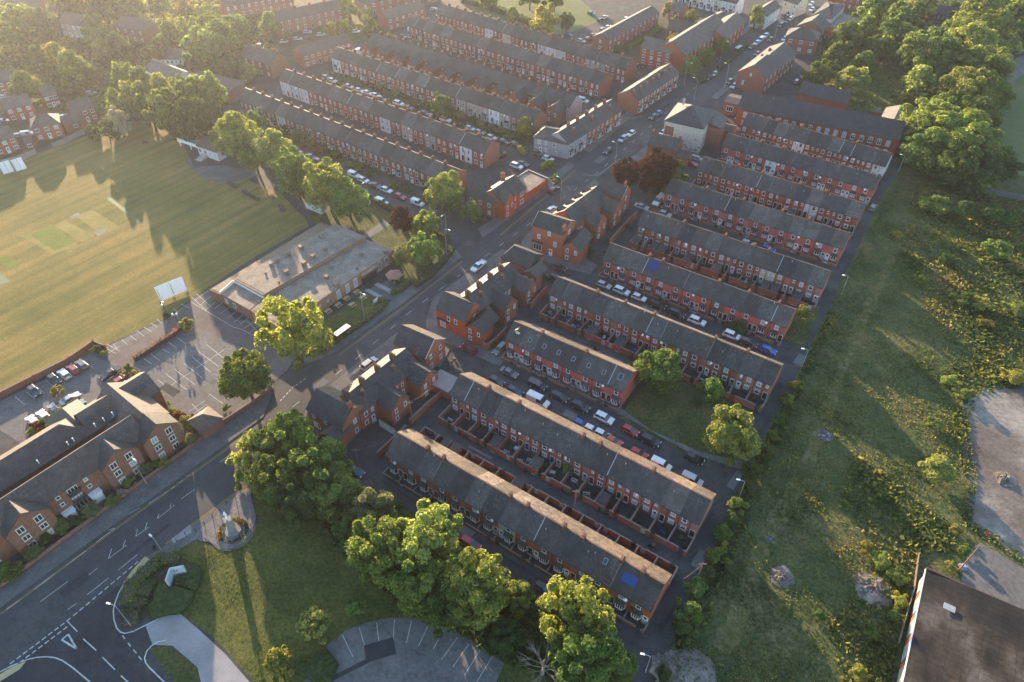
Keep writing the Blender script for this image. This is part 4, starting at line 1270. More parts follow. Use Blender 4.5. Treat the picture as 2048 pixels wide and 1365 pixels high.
block('b3', b3(460, 578), b3(990, 180), 9.5, 6.6, 8.4, rad(52.0), 4, 3.4, 20.5, 'block with a row of gabled dormers', (1, 3), ORANGE, chims=False, dormers=True)
t, ln = gab('tall three storey brick corner shop with white barge board', b3(150, 690), b3(545, 800), 8.4, 10.6, 7.6, ORANGE, 'corner_shop', floors=3, direction=rad(-29.5), rightwin=1)
for x, z in ((.22, 4.6), (.55, 6.6), (.75, 3.6)):
    add_window(t, ln * x, z, .9, 1.4)
add_door(t, ln * .62, .1, col=(.62, .62, .62))
obj('shop_fascia', MB().box(-.1, -.25, 2.9, ln * .36, -.004, 3.6).mesh('shop_fascia', 'dark'), t)
add_window(t, ln * .18, .6, 2.6, 2.1, st='triple', name='shop_window')
obj('barge_board', MB().face([(-.16, -.4, 8.1), (-.16, -.4, 8.4), (-.16, 3.8, 10.95), (-.16, 3.8, 10.6)]).mesh('barge_board', 'white'), t)
add_chimney(t, ln - .4, 1.2, 7.6, h=2.6, w=.8, d=.9, pots=4, col=ORANGE)
wing_part(t, ln + .2, 5.4, 5.2, 5.6, 5.1, 7.0, ORANGE)
t, ln = gab('brick corner house with white barge board beside the purple trees', b3(800, 90), b3(1100, 345), 6.4, 9.0, 6.6, ORANGE, 'corner_house', world_=(W(*b3(940, 260), 6.4), rad(-31), 8.6), chims=((.92, .5, 1.3),), rightwin=1)
obj('barge_board', MB().face([(8.78, -.3, 6.2), (8.78, 3.3, 9.05), (8.78, 3.3, 9.35), (8.78, -.3, 6.5)]).mesh('barge_board', 'white'), t)

# --- brick club on the far corner
c7 = zf((880, 300), 7.584)
t, ln = gab('orange brick club building with road gable and tall chimney', None, None, 5.4, 8.3, 8.6, (0.36, 0.085, 0.035), 'club_building', world_=((-3.0, 181.6), rad(52), 11.5), cols=3, win=(1.5, 1.9, 'triple'), floors=2, hip=None)
wing_part(t, 0.2, 0, 4.6, 0.9, 5.3, 8.4, (0.37, 0.085, 0.035))
add_chimney(t, 8.5, 6.6, 5.2, h=4.2, w=1.0, d=1.0, pots=2, col=ORANGE)
def sub_block(t, name, pts, z0, z1, col, roofmat='felt', rz0=None):
    """flat-roofed part of thing t; points in world metres"""
    inv = t.matrix_basis.inverted()
    q = [inv @ Vector((p[0], p[1], 0)) for p in pts]
    a = sum(q[i].x * q[(i + 1) % len(q)].y - q[(i + 1) % len(q)].x * q[i].y for i in range(len(q)))
    if a < 0:
        q = q[::-1]
    obj('wall', MB().prism([(p.x, p.y) for p in q], z0, z1).mesh('wall', 'wall'), t, (0, 0, 0), 0, col)
    c = sum(q, Vector()) / len(q)
    rq = [c + (p - c) * .965 for p in q]
    obj(name, MB().prism([(p.x, p.y) for p in rq], z1 + .002, z1 + .06).mesh(name, roofmat), t)
inv_pts = lambda pts, z: [(W(*p, z).x, W(*p, z).y) for p in pts]
sub_block(t, 'flat_roof', [(3.9, 190.9), (11.0, 200.0), (5.0, 205.0), (-2.5, 195.6)], 0, 2.9, (0.34, 0.085, 0.04))
t, ln = gab('slate roofed side hall of the brick club behind the green tree', (931, 392), (989.4, 405.5), 5.2, 7.8, 7.0, BRICK, 'club_hall', direction=rad(-31), cols=3, rightwin=1)
t = thing('yard_wall', 'high orange brick yard wall beside the club and car park', 'wall', (0, 0, 0))
mbw = MB()
def wall_line(mb, pts, h, t_=.13, m=0, cap=None):
    for a, b_ in zip(pts, pts[1:]):
        d = (b_ - a).normalized()
        n = Vector((-d.y, d.x, 0)) * t_
        mb.prism([((a - n).x, (a - n).y), ((b_ - n).x, (b_ - n).y), ((b_ + n).x, (b_ + n).y), ((a + n).x, (a + n).y)], 0, h, m)
        if cap is not None:
            n = n * 1.3
            mb.prism([((a - n).x, (a - n).y), ((b_ - n).x, (b_ - n).y), ((b_ + n).x, (b_ + n).y), ((a + n).x, (a + n).y)], h + .003, h + .1, cap)
wall_line(mbw, [Vector((-2.7, 195.9, 0)), Vector((5.1, 205.4, 0)), Vector((11.3, 200.2, 0))], 3.2, .15, 0, 1)
obj('wall', mbw.mesh('wall', 'wall', 'stone'), t, (0, 0, 0), 0, ORANGE)

# --- chapel with the whitewashed end, mill, sheds
h8 = zf((1230, 170), 6.203)
t, ln = gab('big slate roofed hall with patchy whitewashed end wall', h8(620, 445), h8(1100, 545), 9.0, 13.0, 15.0, (0.46, 0.42, 0.38), 'hall', 'hall', direction=rad(-27), hip=(7.0, 7.0), leftwin=3, chims=((.25, .55, 1.6),), tint=(1.1, 1.15, 1.2))
obj('rear_hall_wall', MB().box(ln + .01, 6.5, 0, ln + 4.5, 15, 7.2).mesh('rear_hall_wall', 'wall'), t, (0, 0, 0), 0, BRICK)
obj('rear_hall_roof', MB().extr([(0, 0), (4.8, 0), (4.8, .15), (0, 1.4)], 6.2, 15.2).mesh('rear_hall_roof', 'slate'), t, (ln + .01, 0, 7.21))
stain = MB()
for k in range(46):
    x, z = R.uniform(.4, ln - .6), R.triangular(.2, 4.6, .4)
    stain.box(x, -.012, z, x + R.uniform(.3, 1.1), -.002, z + R.uniform(.12, .4))
stain.box(.3, -.0135, 4.2, ln * .26, -.003, 7.3)
obj('bare_brick_patch', stain.mesh('bare_brick_patch', 'wall'), t, (0, 0, 0), 0, (0.19, 0.10, 0.085))
for x in (ln * .2,):
    add_window(t, x, 7.4, .6, 1.0)
t, ln = gab('small patchy brick outbuilding with slate roof before the whitewashed hall', h8(400, 740), h8(770, 800), 5.0, 7.4, 7.0, BROWNB, 'outbuilding', direction=rad(-28), chims=((.03, .5, 1.0), (.97, .5, 1.2)))
t, ln = gab('low brick store between the outbuilding and the silver car', h8(750, 900), h8(905, 925), 3.0, 4.6, 5.0, ORANGE, 'store', direction=rad(-28))
t, ln = gab('red brick garage with flat front beside the hall', h8(1305, 560), h8(1450, 600), 3.2, 4.4, 6.0, BRICK, 'garage', 'outbuilding', direction=rad(-30))
i5 = zf((1460, 130), 5.12)
t, ln = gab('long brick mill with a row of white arched windows', i5(80, 440), i5(1740, 770), 6.4, 10.2, 12.5, (0.25, 0.085, 0.05), 'mill', 'mill', tint=(.82, .84, .9), e=.05)
for k in range(18):
    add_window(t, ln * (.03 + .94 * (k + .5) / 18), 3.4, 1.35, 1.7, st='arch')
for k in range(18):
    add_window(t, ln * (.03 + .94 * (k + .5) / 18), .6, 1.2, 1.5, st='cross')
for x in (.12, .2):
    add_vent(t, ln * x, 5.2, 6.4, 10.2, 12.5)
t, ln = gab('flat dark-roofed gatehouse at the road end of the mill', i5(-60, 380), i5(80, 410), 4.6, 5.2, 8.0, BRICK, 'gatehouse', 'outbuilding', direction=rad(-31), cols=1, win=(2.4, 1.8, 'triple'), floors=1)
t, ln = gab('windowless red brick shed with slate roof behind the mill', i5(690, 300), i5(1200, 385), 5.6, 8.2, 10.0, (0.23, 0.075, 0.055), 'shed', 'shed', direction=rad(-31), tint=(.8, .82, .88))
t, ln = gab('grey clad shed with pale pitched roof at the mill end', None, None, 4.6, 6.6, 8.5, (0.26, 0.27, 0.28), 'clad_shed', 'shed', world_=(W(*i5(1790, 640), 4.6), rad(58), 13.0), roof='felt', tint=(1, 1, 1))

# --- left of the main road further up: corner terraces
t_dir = W(1244, 220, 5.4) - W(1136.5, 289, 5.4)
A, v, ln = frame((1136.5, 289), (1244, 220), 5.5)
for i in range(6):
    w = ln / 6
    col = GREYR if i < 2 else BRICK
    col2 = (0.30, 0.29, 0.31) if i < 2 else BRICK
    t = thing('town_house', f"{'grey-lilac rendered' if i < 2 else 'brick'} bay-fronted house, {nth(i, 6, 'lower end', 'upper end')}, upper roadside terrace", 'house', A + v * (i * w), ang(v), 'bay fronted houses facing the main road')
    wk = round(w, 3)
    obj('wall', cached(('m1w', wk), lambda: wall_mesh(wk, 8.8, 5.5, 8.3)), t, (0, 0, 0), 0, col2)
    r = obj('roof', cached(('m1r', wk), lambda: gable_roof_mb(wk, 8.8, 5.5, 8.3).mesh('roof', 'slate')), t)
    add_window(t, w * .3, 3.4, .9, 1.3); add_window(t, w * .75, 3.4, .8, 1.3)
    add_bay(t, w * .36, col2)
    add_door(t, w * .82, .1, col=R.choice([(.6, .6, .6), (.1, .03, .02)]))
    if i:
        add_chimney(r, .2, 4.4, 7.9, h=1.6, pots=4)
        if i % 2:
            add_chimney(r, .2, 2.0, 6.6, h=1.7, w=.9, d=.8, pots=3)
t, ln = gab('grey-lilac rendered corner house with first-floor bays', (1068, 274.6), (1136.5, 289), 5.5, 7.6, 9.2, (0.30, 0.29, 0.31), 'corner_house', 'house', hip=(2.5, 4.4), cols=0)
for x, z, st in ((.16, 3.5, 'cross'), (.36, 3.5, 'sash'), (.6, 3.5, 'cross')):
    add_window(t, ln * x, z, 1.2 if st == 'cross' else .7, 1.4, st=st)
add_door(t, ln * .2, .1, col=(.62, .62, .62)); add_window(t, ln * .36, 1.0, .7, 1.2); add_window(t, ln * .66, 1.0, .8, .9)
A, v, ln = frame((1276.5, 201.7), (1359, 146), 5.5)
for i in range(7):
    w = ln / 7
    t = thing('town_house', f"brick bay-fronted house, {nth(i, 7, 'lower end', 'upper end')}, terrace before the brick flats", 'house', A + v * (i * w), ang(v), 'bay fronted houses facing the main road')
    wk = round(w, 3)
    obj('wall', cached(('m2w', wk), lambda: wall_mesh(wk, 8.8, 5.5, 8.3)), t, (0, 0, 0), 0, BRICK)
    r = obj('roof', cached(('m2r', wk), lambda: gable_roof_mb(wk, 8.8, 5.5, 8.3).mesh('roof', 'slate')), t)
    add_window(t, w * .3, 3.4, .9, 1.3); add_window(t, w * .75, 3.4, .8, 1.3)
    add_bay(t, w * .36, BRICK); add_door(t, w * .82, .1, col=R.choice([(.6, .6, .6), (.1, .03, .02)]))
    add_chimney(r, .3, 2.2, 6.6, h=1.8, w=.9, d=.8, pots=3)
f6, g7, e8, j3 = zf((1150, 0), 5.851), zf((1400, 0), 6.4), zf((440, 0), 6.4), zf((280, 60), 7.314)
t, ln = gab('long narrow brick terrace with brown roof beside the car park', f6(390, 480), f6(985, 150), 5.2, 7.4, 8.0, BRICK, 'terrace_block', 'terrace', roof='tile', cols=12, leftwin=1, win=(1.1, 1.1, 'pair'), door=(1, 3, 5, 7, 9, 11))
t, ln = gab('brick flats with dormer windows in front of the big flats', f6(770, 560), f6(1130, 640), 6.8, 10.0, 9.0, (0.29, 0.09, 0.06), 'flats', 'flats', roof='tile', cols=4, floors=3, win=(1.3, 1.1, 'pair'))
t, ln = gab('big brown-roofed brick flats along the main road', None, None, 7.0, 11.5, 13.0, (0.30, 0.09, 0.055), 'flats', 'flats', roof='tile', world_=(W(*f6(1290, 655), 7.0), rad(53), 40.0), cols=10, floors=3, win=(1.2, 1.1, 'pair'))
t, ln = gab('brick flats with sunlit roof at the top of the flats group', f6(1760, 470), f6(2000, 250), 6.0, 9.0, 10.0, (0.30, 0.09, 0.055), 'flats', 'flats', roof='tile', cols=5, floors=2)
t, ln = gab('low brick flats with dark roof behind the big flats', f6(1080, 350), f6(1400, 390), 5.2, 8.2, 9.0, (0.29, 0.09, 0.06), 'flats', 'flats', roof='tile', cols=4)
t, ln = gab('small brick block with brown hipped roof near the white terrace', f6(1590, 215), f6(1800, 255), 5.0, 7.6, 9.0, (0.29, 0.09, 0.06), 'flats', 'flats', roof='tile', hip=(None, None), cols=3)
t, ln = gab('brick gabled block beyond the narrow terrace', f6(1110, 120), f6(1240, 150), 5.2, 8.0, 9.0, BRICK, 'flats', 'flats', roof='tile', cols=2)
A, v, ln = frame((1345, -22), (1474, 8), 6.0)
for i in range(9):
    w = ln / 9
    t = thing('terraced_house', f"white fronted house, {nth(i, 9, 'left end', 'right end')}, white terrace behind the flats", 'house', A + v * (i * w), ang(v), 'white fronted terrace')
    c = WHITE if i % 3 else CREAM
    obj('wall', cached(('wtw', round(w, 3)), lambda: wall_mesh(round(w, 3), 8.5, 6.0, 8.8)), t, (0, 0, 0), 0, c)
    r = obj('roof', cached(('wtr', round(w, 3)), lambda: gable_roof_mb(round(w, 3), 8.5, 6.0, 8.8).mesh('roof', 'slate')), t)
    add_window(t, w * .3, 3.6, .8, 1.3); add_window(t, w * .72, 3.6, .8, 1.3); add_bay(t, w * .36, c); add_door(t, w * .82, .1, col=(.03, .03, .03))
    add_chimney(r, .3, 4.2, 8.3, pots=4)
t, ln = gab('cream rendered corner building at the far road junction', g7(1080, 10), g7(1250, 60), 6.0, 8.5, 9.0, CREAM, 'corner_building', cols=3, rightwin=2)
t, ln = gab('narrow white house beside the round roadside tree', None, None, 6.0, 8.4, 7.0, WHITE, 'house', 'house', world_=(W(*g7(850, 215), 6), rad(53), 17.0), cols=6)
# right side of the upper road
t, ln = gab('tall plain brick building end-on with pitched roof by the road', None, None, 6.6, 10.6, 11.2, (0.27, 0.10, 0.07), 'workshop', 'building', world_=(W(*g7(840, 1010), 6.6), rad(53.5), 13.0), leftwin=0, cols=3)
add_window(t, 0, 2.2, .8, 1.6, y=8.5, rz=rad(-90)); add_window(t, 0, 6.2, .7, .9, y=6.0, rz=rad(-90))
t, ln = gab('slate roofed shop row with dark roof between the brick end and hipped house', None, None, 6.2, 9.4, 11.5, BROWNB, 'shop_row', 'building', world_=(Vector(W(*g7(840, 1010), 6.6)) + Vector((math.cos(rad(53.5)), math.sin(rad(53.5)), 0)) * 13.2, rad(53.5), 20.0), cols=5, chims=((.1, .7, 1.2), (.5, .7, 1.2)))
t, ln = gab('hipped brick house with white windows in the upper road', g7(1100, 470), g7(1510, 530), 6.2, 9.2, 10.0, BRICK, 'house', 'house', hip=(None, None), cols=3, win=(1.5, 1.2, 'triple'))
t, ln = gab('slate roofed building with sunlit side before the white hall', None, None, 6.2, 9.4, 11.0, BROWNB, 'shop_row', 'building', world_=(W(*g7(1560, 400), 6.2), rad(53.5), 11.0), cols=2)
t, ln = gab('white rendered public house with slate roof in the upper road', g7(1440, 205), g7(1690, 240), 6.4, 9.4, 22.0, WHITE, 'public_house', 'building', direction=rad(-34), hip=(5.5, 5.5), cols=3)
t = thing('extension', 'flat roofed brick extension beside the white public house', 'building', W(*g7(1650, 350), 4.0) * Vector((1, 1, 0)) if False else (W(*g7(1650, 350), 4.0).x, W(*g7(1650, 350), 4.0).y, 0), rad(-34))
obj('wall', MB().box(0, 0, 0, 14, 20, 4).mesh('wall', 'wall'), t, (0, 0, 0), 0, ORANGE)
obj('roof', MB().box(.25, .25, 4.002, 13.75, 19.75, 4.06).mesh('roof', 'felt'), t)
obj('skylight', MB().box(4, 6, 4.062, 12, 7.6, 4.5).mesh('skylight', 'grey'), t)
t, ln = gab('far brick terrace behind the park trees', (1858, 26), (1936, 38), 5.4, 8.2, 8.5, BRICK, 'terrace_block', 'terrace', cols=9, door=(1, 3, 5, 7))
t, ln = gab('low grey roofed building hidden among the park trees', (1832, 60), (1885, 68), 4.0, 6.0, 9.0, BROWNB, 'outbuilding', 'outbuilding', cols=3, floors=1)
t, ln = gab('brick terrace at the top edge right of the road', (1660, -12), (1790, 12), 5.6, 8.4, 9.0, BRICK, 'terrace_block', 'terrace', cols=10)
# upper left
t, ln = gab('brown-roofed brick row with small white windows by the white end house', (605.6, 111.7), (702.5, 84), 5.2, 7.6, 8.0, BRICK, 'terrace_block', 'terrace', roof='tile', cols=8, win=(1.2, 1.0, 'pair'), door=(2, 5))
t, ln = gab('brick row with brown roof below the top left road', (774, 38.8), (850, 16), 5.4, 7.8, 8.0, BRICK, 'terrace_block', 'terrace', roof='tile', cols=6, win=(1.2, 1.0, 'pair'), door=(2, 4))
t, ln = gab('old brick villa with slate roof behind the trees', (483.7, 113), (540, 130), 6.0, 9.0, 9.5, BROWNB, 'villa', 'house', cols=4, chims=((.3, .5, 1.4), (.9, .5, 1.4)))
for k, (pl, pr, lab) in enumerate((((555, 44), (700, 14), 'brick terrace with white bays above the parked cars'), ((448, 14), (585, -10), 'tall brick terrace at the top left edge'), ((722, 10), (880, -24), 'brick terrace at the top edge beyond the round tree'))):
    t, ln = gab(lab, pl, pr, 6.0, 8.8, 9.0, BRICK, 'terrace_block', 'terrace', cols=10, win=(.9, 1.4, 'sash'), door=(1, 4, 7), chims=((.1, .5, 1.3), (.3, .5, 1.3), (.5, .5, 1.3), (.7, .5, 1.3), (.9, .5, 1.3)))
t, ln = gab('small white bungalow with brown roof among the trees', j3(300, 430), j3(610, 425), 2.8, 5.4, 8.0, WHITE, 'bungalow', 'house', roof='tile', cols=5, floors=1)
t, ln = gab('long low white-walled building with brown roof by the tree belt', j3(70, 580), j3(510, 760), 3.4, 6.2, 9.0, WHITE, 'low_hall', 'building', roof='tile', cols=7, floors=1)
t, ln = gab('long brown-roofed brick hall behind the tree belt', j3(640, 780), j3(1250, 925), 4.6, 8.0, 11.0, BROWNB, 'low_hall', 'building', roof='tile', cols=7, hip=(4, None))
y2 = zf((0, 150), 6.823)
for pl, pr, ze, zr, D, lab in ((y2(425, 735), y2(810, 662), 4.9, 7.4, 8.0, 'brick semi with brown hipped roof beside the field fence'), (y2(-120, 940), y2(205, 842), 4.9, 7.4, 8.0, 'brick semi at the left edge above the white screens'), (y2(60, 478), y2(430, 400), 4.9, 7.4, 8.0, 'brick semi with white porch across the close'),
                               (y2(590, 300), y2(770, 255), 4.9, 7.4, 8.0, 'brick house with white gabled porch at the top of the close'), (y2(1000, 520), y2(1290, 440), 4.9, 7.4, 8.0, 'brick house with white barge boards near the blossom tree'), (y2(880, 700), y2(1150, 612), 2.6, 4.9, 6.0, 'low brick garage with brown roof by the fence'), (y2(330, 935), y2(450, 915), 2.5, 4.0, 5.0, 'small brick garage between the semis'), (y2(-60, 110), y2(280, 80), 4.9, 7.4, 8.0, 'brick house at the left edge under the bright tree')):
    t, ln = gab(lab, pl, pr, ze, zr, D, (0.30, 0.095, 0.055), 'house' if ze > 3 else 'garage', 'house' if ze > 3 else 'garage', roof='tile', hip=(3.0, 3.0) if 'hip' in lab else None, cols=3 if ze > 3 else 1, win=(1.3, 1.1, 'pair'), floors=2 if ze > 3 else 1, door=(1,), doorcol=(.6, .6, .6))
t, ln = gab('old half-timbered villa with white windows among the trees', (117, 46), (172, 54), 6.2, 9.4, 9.0, GREYR, 'villa', 'house', cols=5, win=(1.0, 1.6, 'cross'))
t, ln = gab('purple slate roofed villa deep in the trees', (226, 52), (286, 62), 6.0, 9.4, 9.0, BROWNB, 'villa', 'house', cols=4, hip=(3.0, 3.0))
t, ln = gab('brick house at the top left corner edge', (10, 12), (75, 14), 5.4, 8.0, 9.0, BRICK, 'house', 'house', roof='tile', cols=4)

# --- retirement flats at the lower left
RB = (0.22, 0.105, 0.072)
AO = Vector((-89.1, 73.4, 0))
ur = rad(52.0)
vr = Vector((math.cos(ur), math.sin(ur), 0))
A = AO - vr * 26
t = thing('retirement_flats', 'long brown brick retirement flats with crossing gables and white windows', 'flats', A, ur)
LN = 26 + 24.0
obj('wall', wall_mesh(LN, 7.4, 7.0, 10.2), t, (0, 0, 0), 0, RB)
obj('roof', gable_roof_mb(LN, 7.4, 7.0, 10.2, e0=.1, e1=.1).mesh('roof', 'tile'), t)
def to_local(root, px, py, z):
    return root.matrix_basis.inverted() @ W(px, py, z)
gx = []
for (xc, wd, ln_) in ((to_local(t, *z1(1060, 830), 9.5).x, 7.4, 1.5), (to_local(t, *z2(130, 350), 9.5).x, 7.8, 1.8), (to_local(t, *z1(1430, 560), 9.5).x, 7.6, 2.0)):
    wing_part(t, xc - wd / 2, 0, wd, ln_, 7.0, 10.0, RB, wins=False)
    gx.append((xc, wd, ln_))
    for dx in (-1.6, 1.6):
        for z in (1.0, 3.4, 5.6):
            add_window(t, xc + dx, z, 1.3, 1.25 if z < 5 else 1.5, y=-ln_, st='pair')
x = 1.5
k = 0
while x < LN - 1:
    if all(abs(x - g) > w_ / 2 + .9 for g, w_, _ in gx):
        kind = k % 4
        if kind == 0:
            for z in (2.9, 5.1):
                add_window(t, x, z, 1.9, 1.35, st='triple')
                obj('balcony', cached('balc', lambda: MB().box(-1.15, -.75, 0, 1.15, -.004, .1).box(-1.15, -.75, .1, 1.15, -.70, 1.0).box(-1.15, -.70, .1, -1.10, -.004, 1.0).box(1.10, -.70, .1, 1.15, -.004, 1.0).mesh('balcony', 'dark')), t, (x, 0, z - .35))
            add_window(t, x, .25, 2.2, 2.0, st='triple', name='patio_window')
        elif kind in (1, 3):
            for z in (3.6, 5.7):
                add_window(t, x, z, .75, .8, st='plain')
            obj('porch', cached('porch', lambda: MB().box(-1.0, -1.3, 0, 1.0, -.004, 2.3).box(-1.15, -1.45, 2.304, 1.15, -.004, 2.42).mesh('porch', 'white')), t, (x, 0, 0))
        else:
            for z in (1.0, 3.3, 5.5):
                add_window(t, x, z, 1.35, 1.25, st='cross')
        k += 1
    x += 2.7
# rear ranges of the same building
def range_part(t, x, y, rzz, ln, D, ze, zr, col, hip=None, roof='tile'):
    obj('wall', wall_mesh(ln, D, ze, zr, gable=not hip), t, (x, y, 0), rzz, col)
    obj('roof', (hip_roof_mb(ln, D, ze, zr, *hip) if hip else gable_roof_mb(ln, D, ze, zr, e0=.15, e1=.15)).mesh('roof', roof), t, (x, y, 0), rzz)
q0 = to_local(t, 10, 915, 9.6)
q1 = to_local(t, *z1(575, 650), 9.6)
range_part(t, q0.x - 14, q0.y - 4.2, 0, q1.x - q0.x + 14 + 4.5, 8.4, 6.6, 9.6, RB, hip=(1.0, 4.5))
q2 = to_local(t, *z1(1430, 560), 9.8)
q3 = to_local(t, *z1(1150, 335), 9.8)
range_part(t, q2.x + 4.2, q2.y + .6, rad(90), (q3 - q2).length + 4.0, 8.4, 6.8, 9.8, RB)
q4 = to_local(t, *z1(900, 450), 8.6)
range_part(t, q4.x - 3.5, 9.8, 0, 15.5, 8.0, 6.4, 9.2, RB)
range_part(t, q1.x + 6.5, 12.5, rad(90), 8.5, 7.0, 6.2, 8.8, RB, hip=(1.0, 3.0))
range_part(t, q0.x - 12, q0.y + 2, rad(90), 16, 8.5, 6.4, 9.4, RB)
q5 = to_local(t, *z1(1470, 260), 6.8)
range_part(t, q5.x - 4.2, q5.y - 4, rad(90), 8.0, 8.0, 5.6, 8.2, RB)
obj('roof_lantern', MB().extr([(-1, 0), (1, 0), (1, .6), (0, 1.3), (-1, .6)], 0, 4).mesh('roof_lantern', 'glass'), t, (q4.x + 4, 9.4, 7.2), rad(90))
for px, py in ((1165, 430), (870, 580), (975, 515), (275, 905), (1330, 305), (1400, 262)):
    q = to_local(t, *z1(px, py), 8.4)
    o = obj('roof_window', cached('rhrw', lambda: MB().box(-.5, -.6, 0, .5, .6, .1).mesh('roof_window', 'glass')), t, (q.x, q.y, 8.45))
    o.rotation_euler = (rad(32), 0, 0)
for px, py in ((430, 1075), (715, 897), (770, 860), (975, 718), (1060, 664), (1145, 608)):
    q = to_local(t, *z1(px, py), 6.6)
    obj('vent_pipe', cached('rvent', lambda: MB().cyl(0, 0, 0, .9, .09, 8).cyl(0, 0, .902, 1.0, .15, 8).mesh('vent_pipe', 'white')), t, (q.x, max(q.y, 4.4), 8.75))

# --- flat roofed pub beside the field
PB = (0.33, 0.20, 0.125)
t = thing('public_house', 'flat roofed buff brick pub with rooftop vents beside the field', 'pub', (-60, 150, 0), rad(50))
sub_block(t, 'flat_roof', [(-73.0, 146.5), (-63.5, 140.0), (-41.4, 166.0), (-51.0, 172.5)], 0, 4.4, PB)
sub_block(t, 'flat_roof', [(-63.35, 139.9), (-41.25, 165.9), (-32.9, 160.8), (-50.0, 137.4), (-56.8, 128.6), (-65.6, 135.0)], 0, 3.5, PB)
sub_block(t, 'flat_roof', [(-75.2, 141.7), (-65.9, 135.2), (-63.6, 139.7), (-73.1, 146.2)], 0, 3.3, (0.24, 0.13, 0.085))
sub_block(t, 'side_roof', [(-78.9, 143.6), (-75.3, 141.8), (-73.1, 146.6), (-51.2, 172.7), (-56.0, 175.2)], 0, 3.1, (0.22, 0.12, 0.08), 'timber')
inv = t.matrix_basis.inverted()
def flat(p, z=0):
    return inv @ Vector((p[0], p[1], z))
fa = MB()
for a, b_, z in (((-73.3, 146.6), (-63.5, 139.8), 3.4), ((-75.4, 141.7), (-73.3, 146.6), 3.2)):
    wall_line(fa, [flat(a), flat(b_)], .6, .1)
for v_ in range(len(fa.v)):
    fa.v[v_] = (fa.v[v_][0], fa.v[v_][1], fa.v[v_][2] + 3.36)
obj('fascia', fa.mesh('fascia', 'white'), t)
pa = MB()
wall_line(pa, [flat((-63.3, 139.95)), flat((-41.2, 165.95))], .35, .12)
for v_ in range(len(pa.v)):
    pa.v[v_] = (pa.v[v_][0], pa.v[v_][1], pa.v[v_][2] + 4.41)
obj('parapet', pa.mesh('parapet', 'timber'), t)
for px, py, z, s_ in ((697, 445, 4.46, 1), (755, 410, 4.46, 1), (860, 340, 4.46, 1.1), (990, 285, 4.46, 1.2), (1225, 295, 4.46, 1), (1105, 370, 4.46, 1.1), (1015, 440, 4.46, 1.2), (845, 525, 4.46, 1.2), (1180, 170, 4.46, 1.1), (640, 525, 4.46, .5), (770, 610, 4.46, .5), (1240, 570, 3.56, 1), (1335, 645, 3.56, 1.1), (1575, 345, 3.56, .8), (1810, 325, 3.56, 1.1), (1535, 480, 3.56, .6)):
    q = flat(W(*z3(px, py), z))
    obj('roof_vent', cached(('rv', s_), lambda: MB().box(-.45 * s_, -.4 * s_, 0, .45 * s_, .4 * s_, .8 * s_).box(-.55 * s_, -.5 * s_, .8 * s_ + .003, .55 * s_, .5 * s_, .95 * s_).mesh('roof_vent', 'timber')), t, (q.x, q.y, z), R.uniform(-.1, .1))
vf = (Vector((-32.9, 160.8, 0)) - Vector((-50, 137.4, 0)))
lf = vf.length
af = ang(vf) - rad(50)
for s_, w_, h_, st in ((.05, .5, .6, 'plain'), (.14, .5, .6, 'plain'), (.27, 1.3, 2.6, 'triple'), (.38, 1.3, 2.6, 'triple'), (.48, 1.3, 2.6, 'triple'), (.80, 1.3, 2.6, 'triple'), (.89, 1.3, 2.6, 'triple')):
    q = flat(Vector((-50, 137.4, 0)) + vf * s_)
    add_window(t, q.x, q.y and .35 if h_ > 1 else 1.8, w_, h_, y=q.y, rz=af, st=st)
q = flat(Vector((-50, 137.4, 0)) + vf * .64)
en = obj('entrance', MB().box(-2.4, -.9, 0, 2.4, -.004, 2.5, 1).box(-2.8, -1.4, 2.504, 2.8, -.004, 3.3, 0).box(-2.7, -1.46, 2.7, 2.7, -1.404, 3.1, 2).mesh('entrance', 'timber', 'glass', 'dark'), t, (q.x, q.y, 0), af)
for px, py in ((160, 740), (262, 790), (340, 835)):
    q = flat(W(*z3(px, py), 1.8))
    vv = Vector((-65.9, 135.2, 0)) - Vector((-75.2, 141.7, 0))
    u_ = (q - flat((-75.2, 141.7))).dot(inv.to_3x3() @ vv.normalized())
    q = flat(Vector((-75.2, 141.7, 0)) + vv.normalized() * u_)
    add_window(t, q.x, 1.1, 1.1, 1.3, y=q.y, rz=ang(vv) - rad(50), st='pair')

# --- little pyramid roofed hut, pavilion, warehouse
P = W(413, 848)
t = thing('substation_hut', 'square brick hut with pyramid tiled roof at car park corner', 'hut', (-69.6, 99.4, 0), rad(-38))
obj('wall', MB().box(0, 0, 0, 5, 5, 2.7).mesh('wall', 'wall'), t, (0, 0, 0), 0, RB)
obj('roof', hip_roof_mb(5, 5, 2.7, 4.7, 2.8, 2.8).mesh('roof', 'tile'), t)
add_door(t, 2.5, .05, col=(.05, .05, .05), w=1.4)
j4 = zf((340, 260), 11.375)
t, ln = gab('white cricket pavilion with brown roof and glazed front', j4(600, 350), j4(1060, 510), 3.4, 5.6, 9.0, (0.52, 0.54, 0.55), 'cricket_pavilion', 'pavilion', roof='tile', cols=4, win=(1.6, 1.3, 'triple'), floors=1, rightwin=2)
obj('balcony', MB().box(-10.5, .5, 1.9, -.3, 5.2, 2.1).box(-10.5, .5, 2.1, -.3, .62, 3.1).box(-10.5, .62, 2.1, -10.4, 5.2, 3.1).box(-10.3, .8, 0, -10.0, 1.1, 1.9).box(-5, .8, 0, -4.7, 1.1, 1.9).mesh('balcony', 'white'), t)
obj('flat_annexe', MB().box(-6.8, 5.3, 0, -.3, 10.5, 3.0).mesh('flat_annexe', 'white'), t)
obj('steps', MB().box(2.0, -1.3, 0, 4.4, -.01, .9).box(2.0, -2.4, 0, 4.4, -1.304, .6).box(2.0, -3.5, 0, 4.4, -2.404, .3).mesh('steps', 'stone'), t)
w6 = zf((1770, 1040), 4.2)
